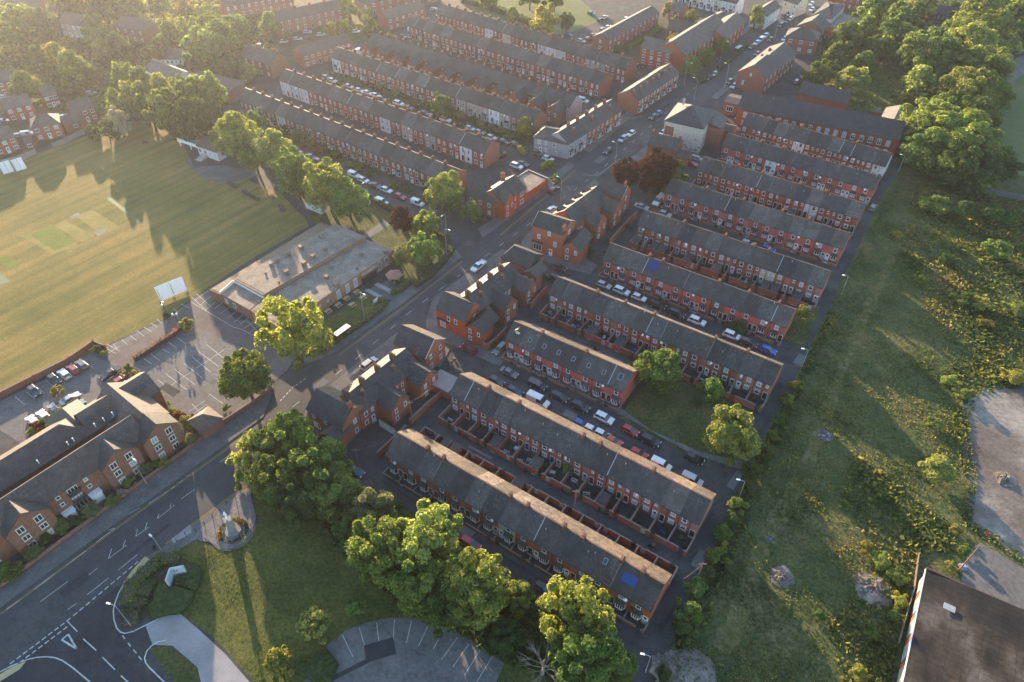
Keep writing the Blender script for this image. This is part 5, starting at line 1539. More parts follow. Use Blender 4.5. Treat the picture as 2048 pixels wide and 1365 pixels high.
P, Q, S_ = W(*w6(360, 425), 4.6), W(*w6(170, 1365), 4.6), W(*w6(1168, 800), 4.6)
vl = (P - Q)
vl.z = 0
vl.normalize()
A = P - vl * 46
t = thing('warehouse', 'large dark-roofed warehouse with rust striped wall at the lower right', 'warehouse', (A.x, A.y, 0), ang(vl))
obj('wall', MB().box(0, -34, 0, 46, 0, 4.5).mesh('wall', 'wall'), t, (0, 0, 0), 0, (0.14, 0.10, 0.085))
M['shedroof'] = m_ground('patchy_sheet_roof', [(0.36, (0.012, 0.012, 0.013)), (0.5, (0.026, 0.021, 0.019)), (0.6, (0.058, 0.044, 0.034)), (0.72, (0.13, 0.12, 0.11))], 0.085, 1.0, 0.6, 0.7, 0.3, 6, stain=.6)  # near-black sheeting with random brown and pale patches
nt = M['shedroof'].node_tree
b = nt.nodes['Principled BSDF']
br = nd(nt, 'TexBrick', i_Scale=1.0)
br.offset = 0.0
br.inputs['Color1'].default_value = (1.1, 1.1, 1.1, 1)
br.inputs['Color2'].default_value = (0.8, 0.8, 0.8, 1)
br.inputs['Mortar'].default_value = (0.35, 0.35, 0.35, 1)
br.inputs['Brick Width'].default_value = 1.0
br.inputs['Row Height'].default_value = 2.4
br.inputs['Mortar Size'].default_value = 0.035
L(nt, coords(nt), br.inputs['Vector'])
src = b.inputs['Base Color'].links[0].from_socket
L(nt, mix(nt, .8, src, br.outputs[0], 'MULTIPLY'), b.inputs['Base Color'])
rf = MB()
rf.face([(-.2, -17, 5.4), (46.2, -17, 5.4), (46.2, .25, 4.51), (-.2, .25, 4.51)])
rf.face([(-.2, -34.2, 4.51), (46.2, -34.2, 4.51), (46.2, -17, 5.4), (-.2, -17, 5.4)])
rf.face([(46.2, .25, 4.51), (46.2, -17, 5.4), (46.2, -34.2, 4.51)])
rf.face([(-.2, .25, 4.51), (-.2, -34.2, 4.51), (-.2, -17, 5.4)])
obj('roof', rf.mesh('roof', 'shedroof'), t)
cl = MB()
for k in range(30):
    x0 = .3 + k * 1.52
    cl.box(x0, .004, .3, x0 + (1.5 if k % 3 else 1.0), .09, 4.3, 0 if (k % 3) else 1)
M['rust'] = m_ground('rusty_sheet', [(0.3, (0.20, 0.06, 0.025)), (0.7, (0.34, 0.12, 0.05))], 1.2, 5, .5, .8)
obj('wall_cladding', cl.mesh('wall_cladding', 'grey', 'rust'), t)
obj('roof_edge', MB().box(46.21, -34.2, 4.2, 46.5, .25, 4.75).mesh('roof_edge', 'wall'), t, (0, 0, 0), 0, (.12, .07, .055))
for k in range(6):
    obj('roof_vent', cached('whv', lambda: MB().cyl(0, 0, 0, .5, .22, 8).cyl(0, 0, .502, .65, .34, 8, 0, .12).mesh('roof_vent', 'dark')), t, (6 + k * 7, -16.9, 5.35))
obj('gutter', MB().box(-.2, .26, 4.3, 46.2, .42, 4.5).mesh('gutter', 'white'), t)
obj('roof_window', MB().box(-.6, -.9, 0, .6, .9, .12).mesh('roof_window', 'grey'), t, to_local(t, *w6(540, 740), 5.0) * 1.0)

# --- free standing walls, fences
def wall_thing(name, label, px, h, col, mat='wall', th=.12, cap='coping', posts=0, cat='wall'):
    P = [W(*p) for p in px]
    o = P[0].copy()
    t = thing(name, label, cat, o)
    mb = MB()
    wall_line(mb, [p - o for p in P], h, th, 0, 1 if cap else None)
    obj('panel' if cat == 'fence' else 'wall', mb.mesh('wall', mat, cap or mat), t, (0, 0, 0), 0, col)
    if posts:
        for a, b_ in zip(P, P[1:]):
            n = max(1, int((b_ - a).length / posts))
            for k in range(n + 1):
                q = a + (b_ - a) * k / n - o
                obj('post' if cat == 'fence' else 'pier', cached(('post', h, th), lambda: MB().box(-th * 1.7, -th * 1.7, 0, th * 1.7, th * 1.7, h + .25).mesh('post', 'wall')), t, q, R.uniform(0, 1), col)
    return t
wall_thing('boundary_wall', 'red brick wall with piers between cricket field and car park', [(-60, 826), (0, 797), (141, 725), (190, 691), (213, 700)], 1.5, BRICK, posts=6)
wall_thing('boundary_wall', 'low brick wall before the retirement flats', [(-60, 1222), (0, 1177), (167, 1053), (360, 912), (410, 874), (440, 852)], .8, BRICK, posts=9)
wall_thing('boundary_wall', 'low brick wall between the hut and the car park mouth', [(440, 851), (500, 812), (545, 778)], .9, BRICK)
wall_thing('fence', 'weathered timber fence behind the white screens', [(-20, 336), (42, 322), (74, 308)], 1.8, (.26, .22, .2), 'paint', .05, None, 3, 'fence')
wall_thing('fence', 'long weathered timber fence along the field corner houses', [(107, 297), (135, 285), (174, 266)], 1.8, (.24, .20, .18), 'paint', .05, None, 3, 'fence')
wall_thing('fence', 'dark sheet fence along the top of the wasteland', [(1852, 350), (1900, 362), (1960, 385), (2060, 405)], 2.0, (.09, .10, .11), 'paint', .05, None, 3, 'fence')
wall_thing('fence', 'dark metal fence beside the rusty warehouse', [(1835, 1110), (1826, 1180), (1808, 1240), (1795, 1290)], 1.1, (.16, .12, .10), 'paint', .04, None, 2.5, 'fence')
wall_thing('boundary_wall', 'tall orange brick yard wall by the dormer block', b3(1450, 560) and [b3(1445, 590), b3(1345, 680), b3(1105, 950)], 2.2, ORANGE)
wall_thing('boundary_wall', 'brick back wall of the pale lean-to block yards', [b1(1500, 690), b1(1300, 860), b1(1120, 1030)], 1.9, ORANGE)
wall_thing('boundary_wall', 'brick side wall below the park end corner building', [b1(810, 1350), b1(960, 1210), b1(1090, 1080)], 1.9, BRICK)
wall_thing('boundary_wall', 'white painted yard wall behind the park end corner building', [b1(830, 1030), b1(985, 1135)], 2.0, WHITE)
wall_thing('boundary_wall', 'brick yard wall behind the block beside the pickup', [b2(1380, 600), b2(1200, 800)], 2.2, ORANGE)
wall_thing('boundary_wall', 'brick yard wall beside the grey estate car', [b2(925, 1060), b2(780, 1210), b2(700, 1260), b2(600, 1180)], 2.0, BRICK)

# ================================================================ TREES, HEDGES, SCRUB
def leaf_quads(C, Nn, size, rng, flat=0.55):
    """one small leaf-clump face at each centre C, roughly facing Nn"""
    n = len(C)
    jit = rng.normal(size=(n, 3)) * flat
    N = Nn + jit
    N /= np.linalg.norm(N, axis=1)[:, None] + 1e-9
    r = rng.normal(size=(n, 3))
    T = np.cross(N, r)
    T /= np.linalg.norm(T, axis=1)[:, None] + 1e-9
    B = np.cross(N, T)
    s = size * rng.uniform(.6, 1.35, n)[:, None]
    a, b_ = T * s, B * s * .72
    bend = N * s * .28
    V = np.stack([C - a - bend, C - b_ * 1.0, C + a - bend, C + b_ * 1.0], 1).reshape(-1, 3)
    return V

def quads_mesh(name, V, mat):
    me = bpy.data.meshes.new(name)
    n = len(V) // 4
    me.vertices.add(len(V))
    me.vertices.foreach_set('co', V.astype(np.float32).ravel())
    me.loops.add(n * 4)
    me.loops.foreach_set('vertex_index', np.arange(n * 4, dtype=np.int32))
    me.polygons.add(n)
    me.polygons.foreach_set('loop_start', np.arange(0, n * 4, 4, dtype=np.int32))
    me.polygons.foreach_set('loop_total', np.full(n, 4, dtype=np.int32))
    me.materials.append(M[mat] if isinstance(mat, str) else mat)
    me.update(calc_edges=True)
    me.validate()
    return me

def crown_mesh(seed, clumps, leaves, size, shape='round', gap=0.0, clump_r=(.20, .36)):
    rng = np.random.default_rng(seed)
    C, Nn = [], []
    for k in range(clumps):
        while True:
            p = rng.normal(size=3)
            p /= np.linalg.norm(p)
            if p[2] > -.75:
                break
        rad_ = rng.uniform(.52, .84) if k > clumps * .2 else rng.uniform(.1, .5)
        out = rng.uniform() < .14
        if out:
            rad_ = rng.uniform(.88, 1.02)
        c = p * rad_
        if shape == 'cone':
            c[:2] *= np.clip(1.05 - .62 * (c[2] + .6), .3, 1.1)
        elif shape == 'ovate':
            c[:2] *= np.clip(1.05 - .32 * (c[2] + .2), .5, 1.1)
        elif shape == 'flat':
            c[2] *= .8
        cr = rng.uniform(*clump_r) * (.6 if out else 1)
        if out:
            cr = max(cr, .12)
        m = int(leaves / clumps * rng.uniform(.7, 1.3))
        d = rng.normal(size=(m, 3))
        d /= np.linalg.norm(d, axis=1)[:, None]
        d[:, 2] = np.where(d[:, 2] < -.7, -d[:, 2], d[:, 2])
        rr = cr * (1 - .55 * rng.uniform(0, 1, m) ** 2.2)
        pos = c + d * rr[:, None] * np.array([1, 1, .82])
        C.append(pos)
        Nn.append(d * .75 + p * .35 + np.array([0, 0, .25]))
    C, Nn = np.concatenate(C), np.concatenate(Nn)
    if gap:
        keep = rng.uniform(size=len(C)) > gap
        C, Nn = C[keep], Nn[keep]
    return quads_mesh('crown', leaf_quads(C, Nn, size, rng), 'leaf')

def trunk_mesh(seed, bare=False):
    rr = random.Random(seed)
    mb = MB()
    mb.tube([(0, 0, 0), (.01, .01, .3), (-.01, .02, .62), (.02, 0, .85)], .035, 7, 0, .012)
    for k in range(9 if not bare else 16):
        a = k * 2.4 + rr.uniform(-.4, .4)
        z0 = rr.uniform(.25, .7)
        l = rr.uniform(.2, .36)
        e = Vector((math.cos(a) * l, math.sin(a) * l, z0 + rr.uniform(.12, .3)))
        m = Vector((math.cos(a) * l * .5, math.sin(a) * l * .5, z0 + .07))
        mb.tube([(0, 0, z0), m, e], .015 if not bare else .009, 5, 0, .004 if not bare else .002)
        if bare:
            for q in range(7):
                b_ = a + rr.uniform(-.9, .9)
                mb.tube([m + (e - m) * rr.uniform(.2, .9), e + Vector((math.cos(b_) * .15, math.sin(b_) * .15, rr.uniform(-.02, .12)))], .0035, 4, 0, .001)
    return mb.mesh('trunk', 'bark')

CROWN = {
    'big': [crown_mesh(s, 78, 17000, .042, sh, 0, (.16, .32)) for s, sh in ((1, 'round'), (2, 'ovate'), (3, 'round'))],
    'loose': [crown_mesh(s, 56, 10500, .046, sh, .1, (.13, .27)) for s, sh in ((11, 'ovate'), (12, 'round'))],
    'mid': [crown_mesh(s, 36, 5200, .075, sh) for s, sh in ((21, 'round'), (22, 'ovate'), (23, 'cone'), (24, 'round'))],
    'small': [crown_mesh(s, 20, 2400, .10, 'round', 0, (.26, .42)) for s in (31, 32)],
    'ball': [crown_mesh(41, 60, 6000, .045, 'round', 0, (.28, .34))],
}
TRUNKS = [trunk_mesh(s) for s in (1, 2, 3)]
TINT = {'g': (0.165, 0.225, 0.070), 'y': (0.270, 0.300, 0.092), 'd': (0.100, 0.148, 0.056), 'o': (0.20, 0.225, 0.12), 'p': (0.070, 0.032, 0.027), 'w': (0.42, 0.38, 0.33), 'r': (0.26, 0.09, 0.035), 'b': (0.28, 0.27, 0.085)}
LOOK = {'g': 'mid green', 'y': 'bright yellow-green', 'd': 'dark green', 'o': 'grey-green', 'p': 'purple-leaved', 'w': 'white blossomed', 'r': 'orange-red leaved', 'b': 'golden green'}

def place_tree(cx, cy, rw, kind, label, cat='tree', fam='big', hf=2.3, name='tree', group=None, clear=.05, trunk=True):
    R_ = 4.0
    for _ in range(4):
        H = hf * R_
        Rz = H * (1 - clear) / 2
        zc = H - Rz
        p = W(cx, cy, zc)
        d = (p - Vector((0, 0, CAM_H))).length
        R_ = rw * d / F_PX
    label = label.replace(', on the', ', the')
    t = thing(name, label, cat, (p.x, p.y, 0), R.uniform(0, 6.28), group)
    lst = CROWN[fam]
    me = lst[R.randrange(len(lst))]
    b_ = TINT[kind]
    j = R.uniform(.82, 1.2)
    col = (b_[0] * j * R.uniform(.9, 1.12), b_[1] * j, b_[2] * j * R.uniform(.85, 1.15))
    k = 1.08
    obj('crown', me, t, (0, 0, zc), 0, col, (R_ * k, R_ * k, Rz * k))
    if trunk:
        obj('trunk', R.choice(TRUNKS), t, (0, 0, -.05), 0, None, (H * .9, H * .9, H * .93))
    return t

def grove(area, rows_, group, fam='big', hf=2.3, cat='tree', name='tree', left='left', trunk=True, clear=.05, shrink=1.0):
    order = sorted(range(len(rows_)), key=lambda i: rows_[i][0])
    n = len(rows_)
    rank = {i: r for r, i in enumerate(order)}
    for i, row in enumerate(rows_):
        cx, cy, rw, kind = row[:4]
        f = row[4] if len(row) > 4 else fam
        h = row[5] if len(row) > 5 else hf
        where = nth(rank[i], n, 'left', 'right') if n > 1 else ''
        lab = f"{LOOK[kind]} {cat}, {where}, {area}" if n > 1 else f"{LOOK[kind]} {cat} {area}"
        place_tree(cx, cy, rw * shrink, kind, lab, cat, f, h, name, group, clear, trunk)

grove('tree belt between park lawn and terraces', [(513, 905, 50, 'y', 'loose'), (580, 878, 50, 'g'), (548, 960, 48, 'g'), (640, 935, 55, 'g'), (600, 1005, 44, 'd'), (495, 945, 30, 'g', 'mid'), (700, 1065, 34, 'd', 'mid'), (668, 985, 48, 'g'), (740, 1018, 48, 'o', 'loose'), (762, 1105, 62, 'g'), (855, 1085, 74, 'y', 'loose'), (835, 1165, 56, 'g'), (905, 1210, 52, 'd'), (955, 1178, 64, 'y'), (1030, 1190, 34, 'y', 'loose'), (1150, 1225, 68, 'y', 'loose', 2.6), (1175, 1310, 66, 'g', 'loose'), (1015, 1275, 34, 'd'), (1245, 1330, 22, 'g', 'small')], 'tree belt beside the park lawn')
grove('on the park lawn', [(630, 1250, 30, 'y', 'mid'), (556, 1320, 30, 'b', 'mid'), (708, 1217, 19, 'g', 'small')], 'young trees on the park lawn', hf=2.2)
grove('towering over the car park mouth beside the pub', [(585, 660, 66, 'y', 'loose', 2.5)], None)
grove('standing at the car park corner by the hut', [(491, 757, 46, 'g', 'big', 2.5)], None)
grove('on the small green', [(1318, 742, 42, 'g', 'big', 2.2), (1423, 778, 30, 'g', 'mid', 2.1), (1462, 868, 50, 'y', 'big', 2.2)], 'trees on the small green')
grove('at the lane corner of the fifth row', [(1609, 630, 17, 'b', 'small', 2.0)], None)
grove('beside the dormer block across from the club', [(1252, 350, 28, 'p', 'big', 2.3), (1312, 343, 38, 'p', 'big', 2.3), (1345, 352, 28, 'd', 'mid', 2.2)], 'trees beside the dormer block')
grove('roadside lawn between pub and club', [(803, 440, 24, 'p', 'mid'), (853, 450, 27, 'g', 'mid'), (848, 500, 31, 'g', 'mid'), (803, 513, 20, 'o', 'ball', 2.2)], 'trees on the roadside lawn')
grove('against the brick club', [(890, 385, 35, 'y', 'big', 2.3), (943, 424, 27, 'g', 'mid', 2.0)], 'trees against the club')
grove('line at right edge of cricket field', [(473, 275, 42, 'y'), (545, 302, 36, 'y'), (585, 342, 38, 'g'), (655, 375, 46, 'y'), (695, 400, 36, 'g'), (620, 375, 30, 'g'), (515, 245, 20, 'g', 'mid'), (507, 310, 30, 'g')], 'trees along the right edge of the cricket field')
grove('tree belt at the top of the cricket field', [(252, 158, 22, 'g', 'mid'), (233, 207, 17, 'y', 'mid'), (238, 245, 18, 'w', 'mid'), (272, 200, 26, 'y', 'mid'), (285, 170, 27, 'g', 'mid'), (323, 185, 28, 'y', 'mid'), (333, 230, 32, 'g', 'mid'), (300, 225, 24, 'd', 'mid'), (413, 190, 31, 'y', 'mid'), (383, 207, 30, 'g', 'mid'), (387, 240, 32, 'd', 'mid'), (357, 180, 20, 'g', 'mid'), (213, 262, 22, 'd', 'small', 1.5), (190, 266, 16, 'd', 'small', 1.5), (425, 235, 18, 'd', 'small'), (355, 245, 26, 'd', 'mid')], 'tree belt at the top of the cricket field', hf=2.8)
grove('woodland around the villas', [(113, 110, 28, 'b', 'mid'), (143, 130, 34, 'g', 'mid'), (70, 108, 18, 'g', 'mid'), (48, 170, 25, 'y', 'mid', 1.9), (40, 40, 30, 'g', 'mid'), (193, 57, 26, 'g', 'mid'), (195, 77, 20, 'g', 'mid'), (205, 103, 21, 'b', 'mid'), (235, 92, 30, 'd', 'mid'), (338, 68, 23, 'g', 'mid'), (373, 62, 25, 'y', 'mid'), (420, 48, 24, 'g', 'mid'), (470, 58, 30, 'g', 'mid'), (407, 92, 40, 'g', 'mid'), (440, 78, 36, 'g', 'mid'), (443, 135, 22, 'd', 'mid'), (468, 138, 20, 'd', 'mid'), (497, 148, 20, 'g', 'mid'), (540, 46, 27, 'g', 'mid'), (180, 152, 17, 'd', 'mid'), (150, 178, 14, 'o', 'mid'), (92, 48, 26, 'd', 'mid'), (413, 25, 18, 'g', 'mid'), (15, 75, 20, 'g', 'mid'), (145, 14, 36, 'd', 'mid'), (205, 8, 38, 'd', 'mid'), (262, 16, 34, 'd', 'mid'), (110, 5, 26, 'g', 'mid'), (320, 12, 24, 'g', 'mid'), (365, 12, 22, 'b', 'mid'), (320, 100, 22, 'd', 'mid'), (575, 75, 12, 'd', 'small')], 'woodland around the villas', fam='mid', hf=1.95, shrink=.86)
grove('park green and upper streets', [(1025, 32, 17, 'g', 'mid'), (1091, 44, 25, 'b', 'mid'), (1133, 43, 15, 'd', 'mid'), (696, 16, 17, 'y', 'mid'), (735, 34, 13, 'o', 'mid'), (690, 54, 12, 'b', 'mid'), (662, 62, 12, 'b', 'small'), (1050, 255, 16, 'b', 'mid', 2.4), (883, 212, 20, 'g', 'mid'), (1042, 302, 9, 'b', 'small', 2.6), (1096, 330, 14, 'g', 'small', 1.3), (1112, 358, 10, 'g', 'small', 1.6), (1345, 82, 11, 'b', 'small'), (1338, 22, 12, 'b', 'small'), (1380, 36, 13, 'b', 'small'), (1352, 45, 9, 'b', 'small'), (980, 0, 18, 'd', 'mid'), (1060, -8, 20, 'd', 'mid'), (1110, -4, 22, 'd', 'mid'), (735, 60, 18, 'd', 'small'), (1236, 98, 9, 'g', 'small', 1.4), (780, 82, 12, 'd', 'small')], 'trees of the upper streets')
grove('before the big flats along the road', [(1383, 135, 18, 'g', 'ball', 2.2), (1413, 116, 17, 'g', 'ball', 2.2), (1445, 93, 14, 'g', 'ball', 2.2), (1513, 31, 19, 'y', 'mid', 2.2)], 'round street trees before the flats')
grove('wooded park behind the mill', [(1694, 77, 28, 'g', 'mid'), (1733, 60, 30, 'g', 'mid'), (1671, 107, 24, 'g', 'mid'), (1638, 147, 23, 'g', 'mid'), (1728, 127, 27, 'g', 'mid'), (1708, 160, 27, 'y', 'mid'), (1745, 25, 26, 'g', 'mid'), (1772, 8, 25, 'y', 'mid'), (1790, 77, 37, 'g', 'mid'), (1805, 42, 32, 'g', 'mid'), (1838, 18, 28, 'y', 'mid'), (1856, 112, 45, 'g'), (1840, 162, 34, 'y', 'mid'), (1846, 70, 20, 'o', 'mid'), (1876, 80, 25, 'g', 'mid'), (1940, 97, 45, 'y'), (1960, 60, 42, 'g'), (1966, 143, 42, 'g'), (1935, 183, 42, 'y'), (1956, 30, 34, 'g', 'mid'), (1990, 8, 30, 'y', 'mid'), (2030, 40, 30, 'g', 'mid'), (2040, 75, 26, 'g', 'mid'), (1900, 150, 34, 'd'), (1880, 195, 26, 'd', 'mid'), (1900, 22, 14, 'd', 'small'), (1770, 40, 26, 'd', 'mid'), (1665, 140, 16, 'd', 'mid'), (1975, 195, 34, 'g'), (1955, 228, 34, 'g'), (1900, 218, 32, 'g'), (1990, 108, 30, 'g', 'mid'), (2018, 92, 24, 'y', 'mid'), (1870, 140, 26, 'g', 'mid'), (1905, 60, 26, 'g', 'mid'), (1925, 130, 26, 'd', 'mid'), (1760, 95, 22, 'g', 'mid'), (2045, 15, 24, 'g', 'mid')], 'wooded park behind the mill', hf=1.75)
grove('big tree cluster at the mill end', [(1864, 250, 50, 'y'), (1906, 275, 52, 'y'), (1860, 302, 40, 'g'), (1933, 258, 42, 'y'), (1950, 300, 46, 'g'), (1900, 325, 44, 'd'), (1983, 333, 38, 'd'), (1832, 300, 25, 'y', 'mid'), (1966, 362, 30, 'd', 'mid'), (1925, 345, 34, 'd', 'mid'), (1845, 325, 22, 'g', 'mid')], 'tree cluster at the mill end', hf=1.55)
grove('back lane hedgerow', [(1446, 1063, 17, 'g'), (1433, 1110, 21, 'g'), (1389, 1180, 20, 'g'), (1376, 1227, 25, 'g'), (1372, 1262, 20, 'd'), (1476, 1010, 18, 'g'), (1506, 943, 18, 'd'), (1528, 905, 16, 'd'), (1495, 985, 14, 'd'), (1462, 1035, 13, 'd'), (1416, 1145, 14, 'd'), (1575, 800, 13, 'g'), (1590, 770, 11, 'b'), (1555, 840, 14, 'd'), (1358, 1245, 13, 'g'), (1330, 1350, 14, 'd'), (1545, 870, 12, 'g')], 'shrubs along the back lane', 'small', 1.7, 'shrub', 'shrub', clear=.02, trunk=False)
grove('wasteland thicket', [(1880, 936, 28, 'y'), (1913, 1058, 10, 'b'), (1736, 1097, 15, 'b'), (1760, 1120, 17, 'y'), (1790, 1150, 16, 'g'), (1800, 1200, 14, 'y'), (1790, 1230, 13, 'g'), (1965, 610, 17, 'b'), (1968, 645, 13, 'b'), (2025, 755, 20, 'b'), (1925, 790, 14, 'y'), (1900, 760, 14, 'y'), (1930, 600, 18, 'd'), (2000, 500, 22, 'g'), (1900, 520, 16, 'd'), (1840, 560, 14, 'g'), (2030, 620, 20, 'g'), (1795, 470, 10, 'b'), (1870, 850, 14, 'g'), (1690, 1010, 10, 'g'), (1640, 1230, 11, 'g'), (1720, 1345, 15, 'y'), (1900, 1130, 10, 'y'), (1930, 1100, 12, 'g'), (1745, 1270, 13, 'g'), (1875, 410, 24, 'g'), (1925, 420, 22, 'd'), (1990, 430, 24, 'd')], 'shrubs of the wasteland', 'small', 1.05, 'shrub', 'shrub', clear=.02, trunk=False)
grove('retirement garden by the road', [(383, 877, 13, 'o', 'ball'), (288, 938, 13, 'o', 'ball'), (260, 966, 11, 'g', 'small'), (240, 960, 11, 'd', 'small'), (182, 1020, 15, 'o', 'ball'), (148, 1043, 13, 'd', 'small'), (125, 1050, 15, 'g', 'small'), (66, 1105, 14, 'o', 'ball'), (225, 1000, 11, 'g', 'small'), (330, 924, 10, 'b', 'small'), (308, 930, 10, 'g', 'small'), (20, 1140, 18, 'g', 'small'), (355, 890, 11, 'd', 'small'), (245, 985, 9, 'w', 'small'), (90, 1080, 12, 'd', 'small')], 'shrubs before the retirement flats', 'ball', 1.7, 'shrub', 'shrub', clear=.02, trunk=False)
grove('planted beside the retirement car park', [(375, 650, 13, 'y', 'small', 2.0), (114, 783, 10, 'b', 'small', 2.2), (192, 700, 10, 'd', 'small'), (208, 708, 8, 'b', 'small'), (255, 740, 11, 'b', 'small', 1.4), (265, 752, 11, 'b', 'small', 1.4), (316, 795, 10, 'b', 'small', 1.4), (330, 812, 10, 'b', 'small', 1.4), (345, 825, 10, 'b', 'small', 1.4), (358, 832, 12, 'r', 'small', 1.4), (375, 842, 15, 'y', 'small', 1.4), (383, 852, 12, 'b', 'small', 1.4), (334, 632, 7, 'd', 'small'), (125, 825, 13, 'g', 'small', 1.4), (108, 838, 11, 'y', 'small', 1.4), (73, 853, 11, 'r', 'small', 1.4), (65, 862, 10, 'y', 'small', 1.4), (90, 848, 11, 'g', 'small', 1.4), (452, 815, 8, 'g', 'small', 1.2), (140, 815, 10, 'g', 'small', 1.3)], 'shrubs beside the retirement car park', 'small', 1.4, 'shrub', 'shrub', clear=.02, trunk=False)
grove('front gardens of the field terrace', [(560, 250, 9, 'g'), (575, 258, 11, 'd'), (600, 275, 16, 'g'), (622, 285, 11, 'y'), (640, 296, 12, 'd'), (700, 330, 10, 'g'), (712, 338, 10, 'g'), (790, 370, 10, 'd'), (815, 380, 9, 'd'), (850, 395, 9, 'g'), (545, 242, 8, 'd'), (670, 308, 10, 'd'), (740, 350, 7, 'd')], 'garden bushes of the field terrace', 'small', 1.3, 'shrub', 'shrub', clear=.02, trunk=False)
grove('gardens of the third terrace', [(700, 162, 9, 'd'), (760, 175, 9, 'g'), (790, 185, 9, 'y'), (830, 205, 10, 'd'), (860, 215, 9, 'd'), (920, 230, 10, 'y'), (965, 247, 9, 'y'), (985, 258, 10, 'g'), (1000, 262, 9, 'y'), (1020, 270, 9, 'g'), (945, 238, 8, 'd')], 'garden bushes of the third terrace', 'small', 1.3, 'shrub', 'shrub', clear=.02, trunk=False)
grove('back yards and corners of the terraces', [(1136, 938, 13, 'g', 'small', 2.0), (1480, 655, 15, 'd', 'small', 1.3), (1466, 652, 12, 'd', 'small', 1.3), (795, 1010, 9, 'd'), (1215, 505, 8, 'g'), (1180, 505, 9, 'd'), (985, 690, 9, 'd'), (970, 685, 8, 'd'), (1395, 805, 9, 'd'), (1055, 215, 8, 'd'), (1075, 200, 8, 'd')], 'bushes in the back yards', 'small', 1.6, 'shrub', 'shrub', clear=.02, trunk=False)

# bare tree at the car park edge
P = W(1085, 1350)
t = thing('bare_tree', 'dead leafless tree with pale spreading branches beside the curved car park', 'tree', (P.x, P.y, 0))
M['deadwood'] = m_plain('dead_wood', (0.24, 0.20, 0.17), .9, 0, .3)
me = trunk_mesh(9, True)
me.materials[0] = M['deadwood']
obj('trunk', me, t, (0, 0, 0), 0, None, (9, 9, 7))

def hedge(label, px, w, h, kind, dens=26, z0=0.0, name='hedge', size=.16):
    P = [W(*p) for p in px]
    o = P[0].copy()
    rng = np.random.default_rng(int(px[0][0] * 3 + px[0][1]))
    C, N = [], []
    core = MB()
    for a, b_ in zip(P, P[1:]):
        d = b_ - a
        ln = d.length
        d.normalize()
        nv = Vector((-d.y, d.x, 0))
        m = int(ln * dens * (w + 2 * h))
        u = rng.uniform(-.2, ln + .2, m)
        q = rng.uniform(0, w + 2 * h, m)
        for i in range(m):
            if q[i] < w:
                off, z, nn = q[i] - w / 2, h, Vector((0, 0, 1))
            elif q[i] < w + h:
                off, z, nn = w / 2, q[i] - w, nv
            else:
                off, z, nn = -w / 2, q[i] - w - h, -nv
            lump = .12 * math.sin(u[i] * 2.1 + o.x) + .1 * math.sin(u[i] * 5.3)
            p = a - o + d * u[i] + nv * (off * (1 + lump)) + Vector((0, 0, z0 + z * (1 + lump)))
            C.append(p); N.append(nn)
        e = nv * w * .40
        core.prism([tuple((p - o).xy) for p in (a - e, b_ - e, b_ + e, a + e)], z0, z0 + h * .85)
    t = thing(name, label, 'hedge', o)
    V = leaf_quads(np.array([tuple(c) for c in C]) + rng.normal(size=(len(C), 3)) * .06, np.array([tuple(n) for n in N]), size, rng)
    k = len(V)
    obj('foliage', quads_mesh('foliage', V, 'leaf'), t, (0, 0, 0), 0, TINT[kind])
    obj('hedge_core', core.mesh('hedge_core', 'bark'), t)
    return t
hedge('clipped green hedge along the pub lawn pavement', [z3(1170, 1300), z3(1480, 1090), z3(1700, 930), z3(1815, 830), z3(1760, 785)], 1.4, 1.2, 'g')
hedge('short green hedge beside the pub umbrella', [z3(1870, 730), z3(1960, 690), z3(2045, 610)], 1.3, 1.2, 'g')
hedge('thin orange-red hedge across the pub car park', [(270, 722), (300, 703), (335, 680), (363, 660)], 1.0, 1.3, 'r', 12)
hedge('dark hedge bordering the road beside the lawn trees', [(830, 575), (860, 555), (888, 525), (905, 500)], 1.6, 1.3, 'd')
hedge('dark field-side hedge before the parked cars', [(700, 415), (735, 398), (790, 425), (850, 458), (900, 482)], 1.2, 1.4, 'd')
hedge('hedge at the corner lot by the small tree', [(975, 305), (1000, 316), (1012, 312)], 1.4, 1.2, 'g', 22)
hedge('dark hedge along the top of the park green', [(925, 4), (985, 20), (1040, 40), (1080, 60)], 2.5, 2.2, 'd', 14, size=.3)
hedge('hedge along the upper road flats', [(1395, 170), (1440, 140), (1475, 110), (1495, 92)], 1.4, 1.2, 'd', 18, size=.2)
hedge('hedge inside the garden of the long narrow terrace', [(1255, 100), (1290, 80), (1320, 60)], 2.0, 1.4, 'g', 16, size=.22)
hedge('thicket edge beside the roundabout shrub bed', [t7(780, 900), t7(800, 790), t7(870, 720), t7(960, 640), t7(1080, 620)], 2.6, 1.0, 'g', 26)
hedge('low shrubs on the side road corner', [t7(790, 1020), t7(800, 930), t7(860, 860), t7(900, 760)], 2.8, .8, 'd', 26)
hedge('dark garden hedge beside the winding close', [(130, 232), (150, 225), (160, 215)], 1.2, 1.3, 'd', 16, size=.22)

